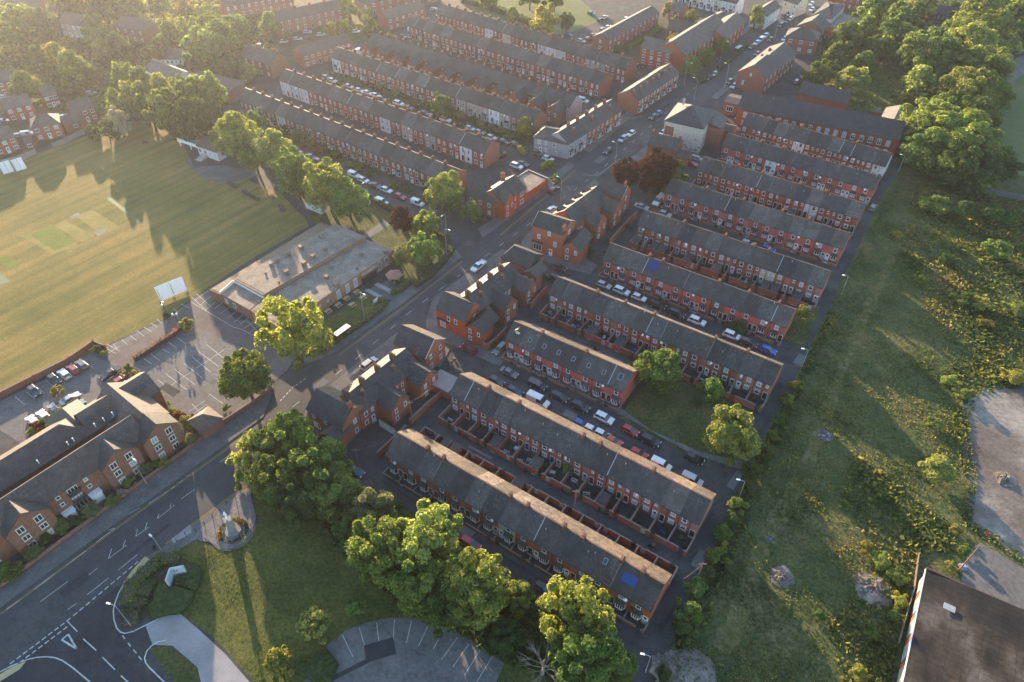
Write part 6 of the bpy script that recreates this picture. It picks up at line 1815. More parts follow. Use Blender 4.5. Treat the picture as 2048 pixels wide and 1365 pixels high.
# smooth clipped hedge cushions round the folded sign
z8 = lambda x, y: (240 + x / 6.825, 1060 + y / 6.825)
M['clipped'] = m_grass('clipped_hedge_top', (0.035, 0.055, 0.020), (0.050, 0.075, 0.028), (0.065, 0.092, 0.035), .8)
def cushion(label, px, h):
    P = [W(*p, h) for p in px]
    o = P[0] * 1.0
    o.z = 0
    q = [(p - o) for p in P]
    a = sum(q[i].x * q[(i + 1) % len(q)].y - q[(i + 1) % len(q)].x * q[i].y for i in range(len(q)))
    if a < 0:
        q = q[::-1]
    c = sum(q, Vector()) / len(q)
    mb = MB()
    ring = lambda s_, z: [((c + (p - c) * s_).x, (c + (p - c) * s_).y, z) for p in q]
    r0, r1, r2 = ring(1, 0), ring(1, h * .8), ring(.93, h)
    n = len(q)
    for A_, B2 in ((r0, r1), (r1, r2)):
        for i in range(n):
            j = (i + 1) % n
            mb.face([A_[i], A_[j], B2[j], B2[i]])
    mb.face(r2)
    t = thing('clipped_hedge', label, 'hedge', o)
    obj('hedge_top', mb.mesh('hedge_top', 'clipped'), t)
    V = []
    rng = np.random.default_rng(int(px[0][0]))
    C, N = [], []
    for i in range(n):
        a_, b_ = Vector(r1[i]), Vector(r1[(i + 1) % n])
        m = int((b_ - a_).length * 40)
        for k in range(m):
            u = rng.uniform()
            p = a_ + (b_ - a_) * u
            C.append((p.x, p.y, rng.uniform(0, h)))
            nn = (p - c).normalized()
            N.append((nn.x, nn.y, .3))
    lo, hi = np.min([p[:2] for p in r2], 0), np.max([p[:2] for p in r2], 0)
    def inside(x, y):
        ins = False
        for i in range(n):
            x1, y1, x2, y2 = r2[i][0], r2[i][1], r2[i - 1][0], r2[i - 1][1]
            if (y1 > y) != (y2 > y) and x < (x2 - x1) * (y - y1) / (y2 - y1) + x1:
                ins = not ins
        return ins
    for k in range(int((hi[0] - lo[0]) * (hi[1] - lo[1]) * 30)):
        x, y = rng.uniform(lo[0], hi[0]), rng.uniform(lo[1], hi[1])
        if inside(x, y):
            C.append((x, y, h + .02)); N.append((0, 0, 1))
    obj('foliage', quads_mesh('foliage', leaf_quads(np.array(C), np.array(N), .09, rng, .35), 'leaf'), t, (0, 0, 0), 0, (0.055, 0.085, 0.035))
cushion('broad clipped hedge cushion in front of the folded white sign', [z8(x, y) for x, y in ((548, 690), (640, 770), (680, 800), (735, 745), (870, 790), (1010, 838), (960, 960), (860, 1085), (740, 1130), (620, 1140), (430, 1190), (385, 1090), (372, 1055), (455, 955), (448, 880))], .9)
cushion('smaller clipped hedge cushion right of the folded sign', [z8(x, y) for x, y in ((735, 735), (745, 630), (920, 595), (940, 480), (1010, 462), (1060, 480), (1110, 560), (1100, 650), (1020, 825), (880, 775))], .9)
cushion('low clipped hedge between the bright tree and curved car park', [t7(x, y) for x, y in ((1770, 1240), (1900, 1210), (1960, 1160), (2030, 1250), (1990, 1350), (1900, 1370), (1760, 1290))], .7)

# rough growth nobody could count
def scrub(label, polys, count, kinds, size, hgt, seed, lit=None):
    rng = np.random.default_rng(seed)
    tot = {k: ([], []) for k in kinds}
    for poly, share in polys:
        Q = [W(*p) for p in poly]
        lo = (min(p.x for p in Q), min(p.y for p in Q))
        hi = (max(p.x for p in Q), max(p.y for p in Q))
        n = 0
        tries = 0
        while n < count * share and tries < count * 6:
            tries += 1
            x, y = rng.uniform(lo[0], hi[0]), rng.uniform(lo[1], hi[1])
            ins = False
            for i in range(len(Q)):
                p1, p2 = Q[i], Q[i - 1]
                if (p1.y > y) != (p2.y > y) and x < (p2.x - p1.x) * (y - p1.y) / (p2.y - p1.y) + p1.x:
                    ins = not ins
            if not ins:
                continue
            f = math.sin(x * .31 + 2 * math.sin(y * .13)) * math.sin(y * .27 + 1.7 * math.sin(x * .11)) + .5 * math.sin(x * .9 + y * .7)
            if f < rng.uniform(-1.3, .9):
                continue
            k = kinds[int(rng.integers(len(kinds)))]
            m = int(rng.integers(7, 16))
            r = rng.uniform(.3, 1.0) * (1.4 if f > .6 else 1)
            d = rng.normal(size=(m, 3)) * np.array([r, r, 0])
            d[:, 2] = np.abs(rng.normal(size=m)) * hgt * rng.uniform(.4, 1.2)
            tot[k][0].append(d + np.array([x, y, .05]))
            nn = d / (np.linalg.norm(d, axis=1)[:, None] + .01)
            nn[:, 2] += .5
            tot[k][1].append(nn)
            n += 1
    for k in kinds:
        if not tot[k][0]:
            continue
        C, N = np.concatenate(tot[k][0]), np.concatenate(tot[k][1])
        o = obj('scrub', quads_mesh('scrub', leaf_quads(C, N, size, rng, .5), 'leaf'), None, (0, 0, 0), 0, TINT[k])
        tag(o, LOOK[k] + ' ' + label, 'scrub')
        o['kind'] = 'stuff'
WAST = [(1330, 1420), (1345, 1300), (1410, 1150), (1445, 1070), (1482, 985), (1535, 872), (1605, 737), (1660, 620), (1712, 520), (1770, 400), (1805, 345), (1960, 390), (2150, 420), (2150, 740), (1995, 765), (1925, 800), (1910, 850), (1925, 1040), (1900, 1090), (1845, 1110), (1800, 1230), (1780, 1420)]

def grass_tufts(name, label, poly, count, tints, hgt, seed, holes=()):
    """upright blade faces over rough ground: one uncountable mass per shade"""
    rng = np.random.default_rng(seed)
    Q = np.array([tuple(W(*p).xy) for p in poly])
    lo, hi = Q.min(0), Q.max(0)
    def inside(P, Q):
        ins = np.zeros(len(P), bool)
        for i in range(len(Q)):
            a, b_ = Q[i], Q[i - 1]
            c = (a[1] > P[:, 1]) != (b_[1] > P[:, 1])
            with np.errstate(divide='ignore', invalid='ignore'):
                xx = (b_[0] - a[0]) * (P[:, 1] - a[1]) / (b_[1] - a[1]) + a[0]
            ins ^= c & (P[:, 0] < xx)
        return ins
    P = rng.uniform(lo, hi, (int(count * 2.6), 2))
    P = P[inside(P, Q)]
    for h_ in holes:
        P = P[~inside(P, np.array([tuple(W(*p).xy) for p in h_]))]
    x, y = P[:, 0], P[:, 1]
    f = np.sin(x * .23 + 2 * np.sin(y * .11)) * np.sin(y * .19 + 1.7 * np.sin(x * .09)) + .6 * np.sin(x * .7 + 1.3 * np.sin(y * .5)) * np.sin(y * .61 + x * .2)
    g = np.sin(x * .13 + 4 + 2.2 * np.sin(y * .07 + 1)) * np.sin(y * .16 + 2 * np.sin(x * .12 + 2))
    keep = rng.uniform(-1.9, 1.0, len(P)) < f
    P, f, g = P[keep][:count], f[keep][:count], g[keep][:count]
    sh = np.clip(((g + rng.normal(size=len(g)) * .45 + 1.2) / 2.4 * len(tints)).astype(int), 0, len(tints) - 1)
    for k, (tn, word) in enumerate(tints):
        m = sh == k
        p2, ff = P[m], f[m]
        hh = hgt * rng.uniform(.5, 1.5, len(p2)) * (1 + .25 * np.clip(ff, -.3, 1.2))
        C = np.column_stack([p2, hh * .45])
        N = rng.normal(size=(len(p2), 3))
        N[:, 2] *= .55
        V = leaf_quads(C, N, 1.0, rng, .2).reshape(-1, 4, 3)
        ctr = V.mean(1, keepdims=True)
        V = (V - ctr) * (hh * .75)[:, None, None] * np.array([1.25, 1.25, .9]) + ctr
        V[:, :, 2] = np.maximum(V[:, :, 2], .01)
        o = obj(name, quads_mesh(name, V.reshape(-1, 3), 'blade'), None, (0, 0, 0), 0, tn)
        tag(o, word + ' ' + label, 'grass' if name == 'rough_grass' else 'scrub')
        o['kind'] = 'stuff'
GT = (((0.085, 0.115, 0.048), 'dark green'), ((0.120, 0.150, 0.056), 'mid green'), ((0.19, 0.20, 0.070), 'yellow-green'), ((0.24, 0.19, 0.095), 'straw coloured'))
LT = (((0.105, 0.125, 0.040), 'mid green'), ((0.155, 0.165, 0.048), 'yellow-green'), ((0.23, 0.195, 0.075), 'straw coloured'))
grass_tufts('rough_grass', 'rough grass and weeds covering the wasteland', WAST, 120000, GT, .19, 5)
grass_tufts('scrub', 'brambles on the right side of the wasteland', [(1830, 370), (2150, 420), (2150, 740), (1995, 765), (1925, 800), (1870, 640), (1800, 500)], 16000, GT, .42, 9)
grass_tufts('scrub', 'brambles along the lit strip of wasteland', [(1700, 900), (1780, 960), (1900, 1050), (1920, 1100), (1840, 1110), (1800, 1220), (1780, 1420), (1700, 1420), (1650, 1260), (1760, 1130), (1690, 1000)], 7000, GT[1:], .38, 10)
grass_tufts('rough_grass', 'weeds fringing the grey dirt ground', [(2048, 750), (1985, 755), (1930, 785), (1903, 840), (1915, 900), (1926, 955), (1920, 1050), (2000, 1100), (2060, 1145), (2060, 1120), (2000, 1075), (1945, 1040), (1955, 950), (1940, 890), (1938, 840), (1955, 805), (1995, 780), (2048, 778)], 9000, GT, .3, 21)
grass_tufts('scrub', 'growth along the back lane edge', [(1345, 1300), (1410, 1150), (1445, 1070), (1482, 985), (1535, 872), (1605, 737), (1660, 620), (1675, 630), (1620, 750), (1560, 880), (1520, 990), (1470, 1110), (1400, 1300)], 6000, GT[:3], .6, 11)
grass_tufts('scrub', 'undergrowth beneath the park tree belt', [(505, 985), (560, 1000), (640, 1050), (720, 1150), (830, 1235), (900, 1258), (1000, 1320), (1180, 1400), (1260, 1340), (1100, 1215), (900, 1090), (760, 1010), (640, 900), (560, 860)], 14000, GT[:2], .6, 12)
grass_tufts('rough_grass', 'rough grass of the park behind the mill', [(1590, 190), (1640, 100), (1740, -20), (2040, -60), (2000, 130), (1980, 250), (1830, 260), (1700, 215)], 9000, GT[:3], .6, 13)
grass_tufts('scrub', 'growth in the gardens at the top left', [(0, 0), (520, 0), (560, 140), (440, 190), (250, 250), (0, 200)], 16000, GT[:3], .9, 14)
grass_tufts('scrub', 'growth in the terrace front gardens', [(480, 232), (640, 312), (905, 392), (930, 372), (700, 300), (490, 226)], 2500, GT[:3], .6, 15)
grass_tufts('scrub', 'growth in the third terrace gardens', [(660, 142), (1080, 278), (1040, 298), (600, 178)], 2500, GT[:3], .6, 16)
grass_tufts('rough_grass', 'unmown tufts of the park lawn', [(345, 1110), (390, 1082), (430, 1096), (470, 1099), (510, 1060), (560, 1000), (700, 1100), (800, 1230), (700, 1275), (650, 1330), (640, 1420), (540, 1400), (460, 1310), (420, 1268), (365, 1225), (400, 1180), (410, 1140)], 18000, LT, .07, 31)

# ================================================================ VEHICLES
def car_meshes(kind):
    S = dict(hatch=(4.0, 1.74, 1.48), saloon=(4.6, 1.80, 1.44), estate=(4.65, 1.80, 1.50), suv=(4.5, 1.86, 1.68), mpv=(4.4, 1.8, 1.66), smallvan=(4.4, 1.80, 1.84), van=(5.4, 2.0, 2.3), pickup=(5.3, 1.88, 1.80))[kind]
    Ln, Wd, H = S
    h = Ln / 2
    bl = .98 if kind in ('suv', 'mpv', 'pickup') else .90     # belt line
    if kind == 'van':
        prof = [(-h, .35), (h, .35), (h, .75), (h - .25, 1.0), (h - .95, 1.25), (-h, 1.25)]
        g0, g1, t0, t1 = -h, h - .95, -h + .05, h - 1.75
        bl = 1.24
    elif kind == 'smallvan':
        prof = [(-h, .33), (h, .33), (h, .70), (h - .2, .9), (h - .95, 1.05), (-h, 1.05)]
        g0, g1, t0, t1 = -h + .02, h - .95, -h + .12, h - 1.6
        bl = 1.04
    elif kind == 'pickup':
        prof = [(-h, .5), (h, .5), (h, .85), (h - .15, 1.02), (h - 1.3, bl + .12), (-h, bl + .12)]
        bl += .11
        g0, g1, t0, t1 = -.75, h - 1.25, -.55, h - 1.95
    else:
        nose = .62 if kind != 'suv' else .74
        prof = [(-h, .32), (h, .32), (h, nose), (h - .12, nose + .16), (h - 1.15, bl + .02), (-h + .12, bl + .03), (-h, bl - .25)]
        g0 = -h + (.10 if kind in ('hatch', 'estate', 'suv', 'mpv') else .75)
        g1 = h - (1.05 if kind != 'mpv' else .8)
        t0 = g0 + (.38 if kind in ('hatch', 'estate', 'suv', 'mpv') else .65)
        t1 = g1 - (.82 if kind != 'mpv' else 1.0)
    b_ = MB()
    w = Wd / 2
    st = [(-w, .05), (-w + .09, 0), (w - .09, 0), (w, .05)]
    zc = .62
    k0 = len(b_.v)
    n = len(prof)
    for y, sh in st:
        for x, z in prof:
            b_.v.append((x * (1 - sh * .5), y, zc + (z - zc) * (1 - sh * 2.2)))
    for s_ in range(3):
        for i in range(n):
            j = (i + 1) % n
            b_.f.append((k0 + s_ * n + i, k0 + (s_ + 1) * n + i, k0 + (s_ + 1) * n + j, k0 + s_ * n + j)); b_.m.append(0)
    b_.f.append(tuple(k0 + i for i in range(n))); b_.m.append(0)
    b_.f.append(tuple(k0 + 3 * n + n - 1 - i for i in range(n))); b_.m.append(0)
    wb, wt = w - .07, w - .24
    if kind in ('van', 'smallvan'):
        wb, wt = w - .03, w - .14
    zt = H - .07
    def fr(m_, x0, x1, X0, X1, z0, z1, a0, a1, mi=0):
        m_.face([(x0, -a0, z0), (x1, -a0, z0), (X1, -a1, z1), (X0, -a1, z1)], mi)
        m_.face([(x1, -a0, z0), (x1, a0, z0), (X1, a1, z1), (X1, -a1, z1)], mi)
        m_.face([(x1, a0, z0), (x0, a0, z0), (X0, a1, z1), (X1, a1, z1)], mi)
        m_.face([(x0, a0, z0), (x0, -a0, z0), (X0, -a1, z1), (X0, a1, z1)], mi)
        m_.face([(X0, -a1, z1), (X1, -a1, z1), (X1, a1, z1), (X0, a1, z1)], mi)
    # roof skin
    fr(b_, t0 - .03, t1 + .05, t0 + .1, t1 - .12, zt, H, wt + .02, wt - .10)
    # pillars
    def pillar(xa, xb, sy):
        d = .045
        b_.face([(xa - d, sy * (wb + .008), bl), (xa + d, sy * (wb + .008), bl), (xb + d, sy * (wt + .010), zt), (xb - d, sy * (wt + .010), zt)])
    for sy in (-1, 1):
        pillar(g1 - .06, t1 - .02, sy)
        pillar(g0 + .08, t0 + .05, sy)
        pillar((g0 + g1) / 2, (t0 + t1) / 2, sy)
    if kind in ('van', 'smallvan'):
        cut = t1 - .95
        fr(b_, g0, cut, t0, cut, bl, zt + .01, wb + .012, wt + .022)
    if kind == 'pickup':
        b_.box(-h + .04, -w + .06, bl, -h + .12, w - .06, bl + .22)
        b_.box(-h + .12, -w + .06, bl, g0 - .05, -w + .14, bl + .22)
        b_.box(-h + .12, w - .14, bl, g0 - .05, w - .06, bl + .22)
    g = MB()
    fr(g, g0, g1, t0, t1, bl - .02, zt + .005, wb, wt)
    wh = MB()
    r = .32 if kind not in ('suv', 'van', 'pickup') else .36
    n = 12
    for (y0, y1, rr, mi) in ((-.11, .11, r, 0), (-.125, -.112, r * .62, 1), (.112, .125, r * .62, 1)):
        k = len(wh.v)
        for y in (y0, y1):
            wh.v += [(rr * math.cos(2 * math.pi * q / n), y, rr * math.sin(2 * math.pi * q / n)) for q in range(n)]
        for q in range(n):
            p_ = (q + 1) % n
            wh.f.append((k + q, k + p_, k + n + p_, k + n + q)); wh.m.append(mi)
        wh.f.append(tuple(k + q for q in range(n))); wh.m.append(mi)
        wh.f.append(tuple(k + 2 * n - 1 - q for q in range(n))); wh.m.append(mi)
    lamp = MB().box(-.05, -.2, -.08, .05, .2, .08)
    tail = MB().box(-.04, -.13, -.16, .04, .13, .16)
    mir = MB().box(-.07, -.1, 0, .07, .1, .13)
    return dict(body=b_.mesh('body', 'car'), glass=g.mesh('windows', 'glass'), wheel=wh.mesh('wheel', 'black', 'grey'), head=lamp.mesh('headlight', 'lens'), tail=tail.mesh('tail_light', 'redlens'), mirror=mir.mesh('wing_mirror', 'black'), dims=(Ln, Wd, H, r, bl, g1))

PAINT = {'white': (0.66, 0.66, 0.66), 'silver': (0.36, 0.37, 0.38), 'black': (0.012, 0.012, 0.014), 'grey': (0.11, 0.115, 0.12), 'red': (0.32, 0.018, 0.018), 'dark red': (0.14, 0.012, 0.012), 'blue': (0.02, 0.08, 0.34), 'dark blue': (0.015, 0.03, 0.085), 'orange': (0.42, 0.08, 0.025), 'brown': (0.06, 0.035, 0.025), 'olive': (0.11, 0.10, 0.055), 'pale blue': (0.22, 0.32, 0.42), 'dark grey': (0.035, 0.036, 0.04), 'teal': (0.05, 0.16, 0.18)}
KNAME = {'hatch': 'hatchback', 'saloon': 'saloon', 'estate': 'estate car', 'suv': 'SUV', 'mpv': 'people carrier', 'smallvan': 'small van', 'van': 'panel van', 'pickup': 'pickup truck'}
def car(px, py, col, kind, head, label, group):
    ms = cached(('car', kind), lambda: car_meshes(kind))
    Ln, Wd, H, r, bl, g1 = ms['dims']
    p = W(px, py, .7)
    catn = 'van' if 'van' in kind else ('pickup' if kind == 'pickup' else 'car')
    t = thing('parked_' + ('van' if 'van' in kind else 'pickup' if kind == 'pickup' else 'car'), label, catn, (p.x, p.y, 0.026), head, group)
    obj('body', ms['body'], t, (0, 0, 0), 0, PAINT[col])
    obj('windows', ms['glass'], t)
    for sx in (Ln * .31, -Ln * .29):
        for sy in (Wd / 2 - .10, -Wd / 2 + .10):
            obj('wheel', ms['wheel'], t, (sx, sy, r))
    for sy in (Wd / 2 - .30, -Wd / 2 + .30):
        obj('headlight', ms['head'], t, (Ln / 2 - .03, sy, .66 if H < 1.6 else .78))
        obj('tail_light', ms['tail'], t, (-Ln / 2 + .02, sy * 1.12, .78 if H < 1.6 else .92))
    for sy in (Wd / 2 + .02, -Wd / 2 - .02):
        obj('wing_mirror', ms['mirror'], t, (g1 - .28, sy, bl))
    return t

RD = rad(-33.2)
MD = rad(53.2)
PI = math.pi
def street(area, group, default, lst):
    n = len(lst)
    order = sorted(range(n), key=lambda i: lst[i][0])
    rank = {i: k for k, i in enumerate(order)}
    for i, c in enumerate(lst):
        px, py, col, kind = c[:4]
        hd = c[4] if len(c) > 4 else default
        where = nth(rank[i], n, 'left', 'right') if n > 1 else ''
        lab = f"{col} {KNAME[kind]}, {where}, {area}" if n > 1 else f"{col} {KNAME[kind]} {area}"
        car(px, py, col, kind, hd, lab, group)

RP = RD + PI
street('street before roof-window row', 'cars in the street before the roof-window row', RD, [(938, 698, 'dark red', 'mpv', RP), (1000, 697, 'grey', 'estate', MD + PI), (1018, 745, 'grey', 'saloon'), (993, 762, 'dark grey', 'hatch'), (1030, 782, 'dark blue', 'hatch'), (1075, 770, 'black', 'smallvan'), (1076, 802, 'white', 'van'), (1118, 793, 'black', 'estate'), (1160, 813, 'black', 'suv'), (1208, 836, 'white', 'suv'), (1163, 849, 'blue', 'hatch'), (1184, 860, 'white', 'hatch'), (1205, 869, 'white', 'hatch'), (1224, 881, 'orange', 'saloon'), (1260, 861, 'red', 'hatch'), (1300, 881, 'black', 'suv'), (1277, 907, 'red', 'hatch'), (1322, 930, 'white', 'smallvan'), (1389, 917, 'black', 'hatch'), (1384, 960, 'silver', 'smallvan')])
street('street beside the park trees', 'cars in the street beside the park trees', RD, [(711, 942, 'dark blue', 'hatch'), (940, 1087, 'red', 'mpv'), (1088, 1177, 'black', 'hatch')])
street('street before the fifth row', 'cars in the street before the fifth row', RD, [(1119, 535, 'brown', 'hatch'), (1108, 554, 'black', 'saloon'), (1208, 570, 'silver', 'hatch'), (1243, 582, 'white', 'suv'), (1278, 595, 'white', 'hatch'), (1315, 610, 'black', 'suv'), (1353, 627, 'black', 'suv'), (1394, 642, 'white', 'suv'), (1464, 671, 'white', 'suv'), (1496, 685, 'brown', 'estate'), (1536, 700, 'blue', 'hatch')])
street('street before the seventh row', 'cars in the street before the seventh row', RD, [(1283, 413, 'silver', 'saloon'), (1318, 402, 'white', 'van', MD + PI), (1330, 428, 'silver', 'hatch'), (1496, 487, 'silver', 'hatch'), (1536, 498, 'blue', 'hatch')])
street('corner before the ninth row', 'cars at the corner before the ninth row', RD, [(1394, 317, 'silver', 'estate'), (1384, 328, 'red', 'hatch')])
street('parked alone at the gate of the mill', None, RD, [(1481, 238, 'white', 'hatch')])
street('parked at the upper end of the back lane', None, MD, [(1746, 415, 'grey', 'hatch')])
street('driving alone down the main road past the pub', None, MD + PI, [(957, 533, 'white', 'pickup')])
street('main road between club and hall', 'cars on the main road between club and hall', MD + PI, [(1108, 380, 'black', 'suv', MD), (1216, 302, 'black', 'hatch'), (1246, 278, 'silver', 'suv'), (1262, 267, 'white', 'hatch'), (1306, 234, 'brown', 'hatch'), (1316, 227, 'blue', 'hatch'), (1326, 266, 'white', 'hatch')])
street('parked at the kerb before the dormer block', None, MD, [(1103, 419, 'silver', 'hatch')])
street('parked behind the pale-roofed block on the main road', None, MD, [(738, 727, 'silver', 'estate')])
street('upper main road', 'cars on the upper main road', MD + PI, [(1418, 156, 'brown', 'hatch'), (1429, 148, 'silver', 'hatch'), (1459, 164, 'black', 'suv'), (1468, 172, 'silver', 'hatch'), (1514, 108, 'red', 'hatch'), (1503, 94, 'brown', 'hatch'), (1513, 86, 'white', 'hatch'), (1521, 80, 'white', 'smallvan'), (1531, 72, 'white', 'suv'), (1541, 79, 'black', 'hatch'), (1561, 51, 'dark grey', 'suv'), (1569, 78, 'white', 'hatch'), (1589, 29, 'white', 'van'), (1580, 38, 'white', 'hatch'), (1573, 43, 'dark grey', 'hatch'), (1576, 28, 'silver', 'hatch'), (1567, 33, 'dark blue', 'hatch'), (1623, 8, 'white', 'hatch'), (1624, 19, 'white', 'hatch')])
street('street along the cricket field terrace', 'cars along the cricket field terrace', RD, [(605, 309, 'red', 'hatch'), (623, 314, 'dark grey', 'hatch'), (638, 323, 'red', 'hatch'), (708, 350, 'white', 'smallvan'), (727, 360, 'white', 'hatch'), (750, 371, 'dark grey', 'saloon'), (773, 380, 'white', 'hatch'), (800, 393, 'red', 'hatch'), (763, 404, 'white', 'smallvan'), (835, 406, 'white', 'smallvan')])
street('street before the third terrace', 'cars before the third terrace', RD, [(653, 155, 'grey', 'hatch'), (665, 161, 'silver', 'hatch'), (698, 173, 'silver', 'hatch'), (719, 181, 'white', 'hatch'), (736, 186, 'white', 'hatch'), (752, 191, 'white', 'hatch'), (763, 198, 'dark grey', 'hatch'), (797, 207, 'white', 'suv'), (816, 215, 'dark blue', 'saloon'), (850, 227, 'dark grey', 'hatch'), (866, 233, 'dark grey', 'hatch'), (891, 239, 'white', 'suv'), (940, 257, 'silver', 'hatch'), (960, 265, 'grey', 'hatch'), (983, 275, 'silver', 'hatch'), (1008, 284, 'black', 'hatch'), (1031, 289, 'dark grey', 'hatch')])
street('corner lot behind the club', 'cars on the corner lot behind the club', RD, [(1033, 332, 'white', 'suv'), (1046, 328, 'dark grey', 'hatch'), (1096, 317, 'white', 'hatch'), (1074, 306, 'olive', 'hatch')])
street('parked at the end of the winged terrace', None, RD, [(1166, 201, 'white', 'smallvan')])
street('parked at the field end of the winged terrace', None, MD, [(718, 104, 'white', 'van')])
street('gap above the winged terrace', 'cars in the gap above the winged terrace', RD, [(765, 68, 'dark grey', 'hatch'), (806, 73, 'dark grey', 'hatch')])
street('side road at the top left', 'cars at the top left side road', rad(10), [(783, 11, 'white', 'van'), (868, 18, 'silver', 'hatch'), (711, 63, 'white', 'hatch'), (642, 69, 'silver', 'hatch'), (569, 83, 'white', 'hatch'), (595, 78, 'pale blue', 'hatch'), (615, 64, 'silver', 'hatch'), (522, 91, 'blue', 'hatch'), (617, 75, 'dark grey', 'hatch')])
street('car park beside the long narrow terrace', 'cars beside the long narrow terrace', MD, [(1163, 82, 'silver', 'hatch', RD), (1176, 77, 'red', 'hatch'), (1136, 70, 'blue', 'hatch', RD), (1186, 70, 'dark red', 'hatch'), (1205, 59, 'silver', 'hatch'), (1216, 54, 'white', 'hatch'), (1201, 40, 'black', 'hatch'), (1210, 34, 'white', 'hatch'), (1183, 27, 'dark grey', 'hatch', RD), (1253, 37, 'white', 'hatch'), (1276, 132, 'dark grey', 'hatch', RD)])
street('yard behind the shop row', 'cars in the yard behind the shop row', MD, [(1608, 152, 'white', 'smallvan'), (1594, 163, 'red', 'estate')])
street('winding close of semis', 'cars in the winding close', rad(20), [(182, 186, 'silver', 'hatch'), (10, 181, 'white', 'hatch'), (128, 233, 'white', 'hatch', rad(70)), (55, 268, 'white', 'smallvan'), (38, 271, 'silver', 'hatch'), (7, 242, 'dark blue', 'hatch'), (12, 193, 'silver', 'hatch')])
cpa = ang(W(435, 330) - W(350, 250)) if False else ang(W(*z1(435, 330)) - W(*z1(350, 250)))
street('retirement car park wall bays', 'cars along the wall of the retirement car park', cpa + PI, [(163, 729, 'grey', 'hatch'), (146, 738, 'red', 'hatch'), (128, 748, 'white', 'hatch'), (108, 759, 'black', 'hatch', cpa), (68, 782, 'dark grey', 'hatch', cpa)])
hd2 = ang(W(*z1(1150, 90)) - W(*z1(1000, 180)))
street('hedge bays of the retirement car park', 'cars in the hedge bays of the retirement car park', hd2, [(220, 747, 'black', 'saloon', hd2 + PI), (243, 760, 'red', 'hatch'), (254, 769, 'silver', 'hatch')])
street('bays behind the retirement flats', 'cars behind the retirement flats', cpa + PI, [(140, 798, 'silver', 'saloon', hd2), (108, 818, 'grey', 'hatch'), (86, 831, 'white', 'hatch'), (65, 842, 'white', 'hatch'), (152, 812, 'teal', 'hatch', hd2)])
# ladders on the black van, motorcycle by the pale lean-to
P = W(1070, 764, 2.0)
t = thing('roof_ladder', 'pale ladders strapped on the roof of the black van', 'ladder', (P.x, P.y, 1.9), RD)
lm = MB()
for y in (-.5, -.1, .2, .6):
    lm.box(-1.6, y - .03, 0, 1.5, y + .03, .08)
for k in range(10):
    lm.box(-1.5 + k * .32, -.47, .02, -1.46 + k * .32, -.13, .06)
    lm.box(-1.5 + k * .32, .23, .02, -1.46 + k * .32, .57, .06)
obj('ladder', lm.mesh('ladder', 'grey'), t)
P = W(906, 722, .5)
t = thing('motorcycle', 'dark motorcycle parked in the street beside the pale lean-to roof', 'motorcycle', (P.x, P.y, .02), MD)
obj('body', MB().extr([(-.7, .55), (-.2, .5), (.5, .75), (.55, .95), (.1, 1.0), (-.3, .85), (-.8, .9)], -.16, .16).mesh('body', 'dark'), t)
for x in (-.65, .68):
    w_ = MB()
    w_.tube([(x, -.07, .31), (x, .07, .31)], .31, 12)
    obj('wheel', w_.mesh('wheel', 'black'), t)
obj('handlebar', MB().box(.42, -.38, 1.0, .48, .38, 1.05).box(.5, -.1, .8, .62, .1, .95).mesh('handlebar', 'grey'), t)

# ================================================================ STREET FURNITURE
def lamp(px, py, h, arm, dirn, label, group):
    p = W(px, py)
    t = thing('street_lamp', label, 'street lamp', (p.x, p.y, 0), dirn, group)
    def mk():
        a = MB().cyl(0, 0, 0, 1.2, .11, 8).cyl(0, 0, 1.202, h, .075, 8, 0, .05)
        ar = MB().tube([(0, 0, h - .02), (arm * .3, 0, h + .22), (arm, 0, h + .3)], .045, 6)
        hd = MB().extr([(arm - .1, h + .24), (arm + .62, h + .27), (arm + .66, h + .36), (arm + .2, h + .45), (arm - .1, h + .4)], -.15, .15)
        return a.mesh('post', 'grey'), ar.mesh('arm', 'grey'), hd.mesh('lamp_head', 'white')
    for nme, me in zip(('post', 'arm', 'lamp_head'), cached(('lamp', h, arm), mk)):
        obj(nme, me, t)
LG = 'tall street lamps along the main road'
for px, py, h, a, d, lab in ((294, 969, 9, 1.4, MD - PI / 2, 'tall grey street lamp before the retirement flats'), (730, 641, 9, 1.4, MD - PI / 2, 'tall grey street lamp beside the pub picnic lawn'), (894, 518, 10, 1.4, MD - PI / 2, 'tall grey street lamp beside the roadside lawn trees'), (1229, 338, 9, 1.3, MD + PI / 2, 'tall grey street lamp left of the purple trees'), (1121, 404, 8, 1.3, MD + PI / 2, 'grey street lamp at the kerb before the dormer block'), (739, 404, 7, 1.2, RD + PI / 2 + PI, 'grey street lamp among the cars by the cricket field'), (893, 470, 7, 1.2, RD - PI / 2, 'grey street lamp below the green tree by the club'), (1368, 171, 9, 1.4, MD - PI / 2, 'grey street lamp at the flats junction'), (1439, 126, 9, 1.4, MD - PI / 2, 'grey street lamp beside the round street trees'), (1449, 175, 9, 1.4, MD + PI / 2, 'grey street lamp opposite the round street trees'), (1547, 85, 9, 1.4, MD + PI / 2, 'grey street lamp before the hipped brick house'), (1589, 57, 9, 1.4, MD + PI / 2, 'grey street lamp before the white public house'), (1388, 200, 8, 1.4, MD + PI / 2, 'grey street lamp behind the whitewashed hall'), (605, 330, 6, 1.0, RD - PI / 2, 'grey street lamp by the red cars at the field terrace'), (327, 1048 + 60, 5, .8, MD + PI / 2, 'short white signal post at the kerb by the monument')):
    lamp(px, py, h, a, d, lab, LG)
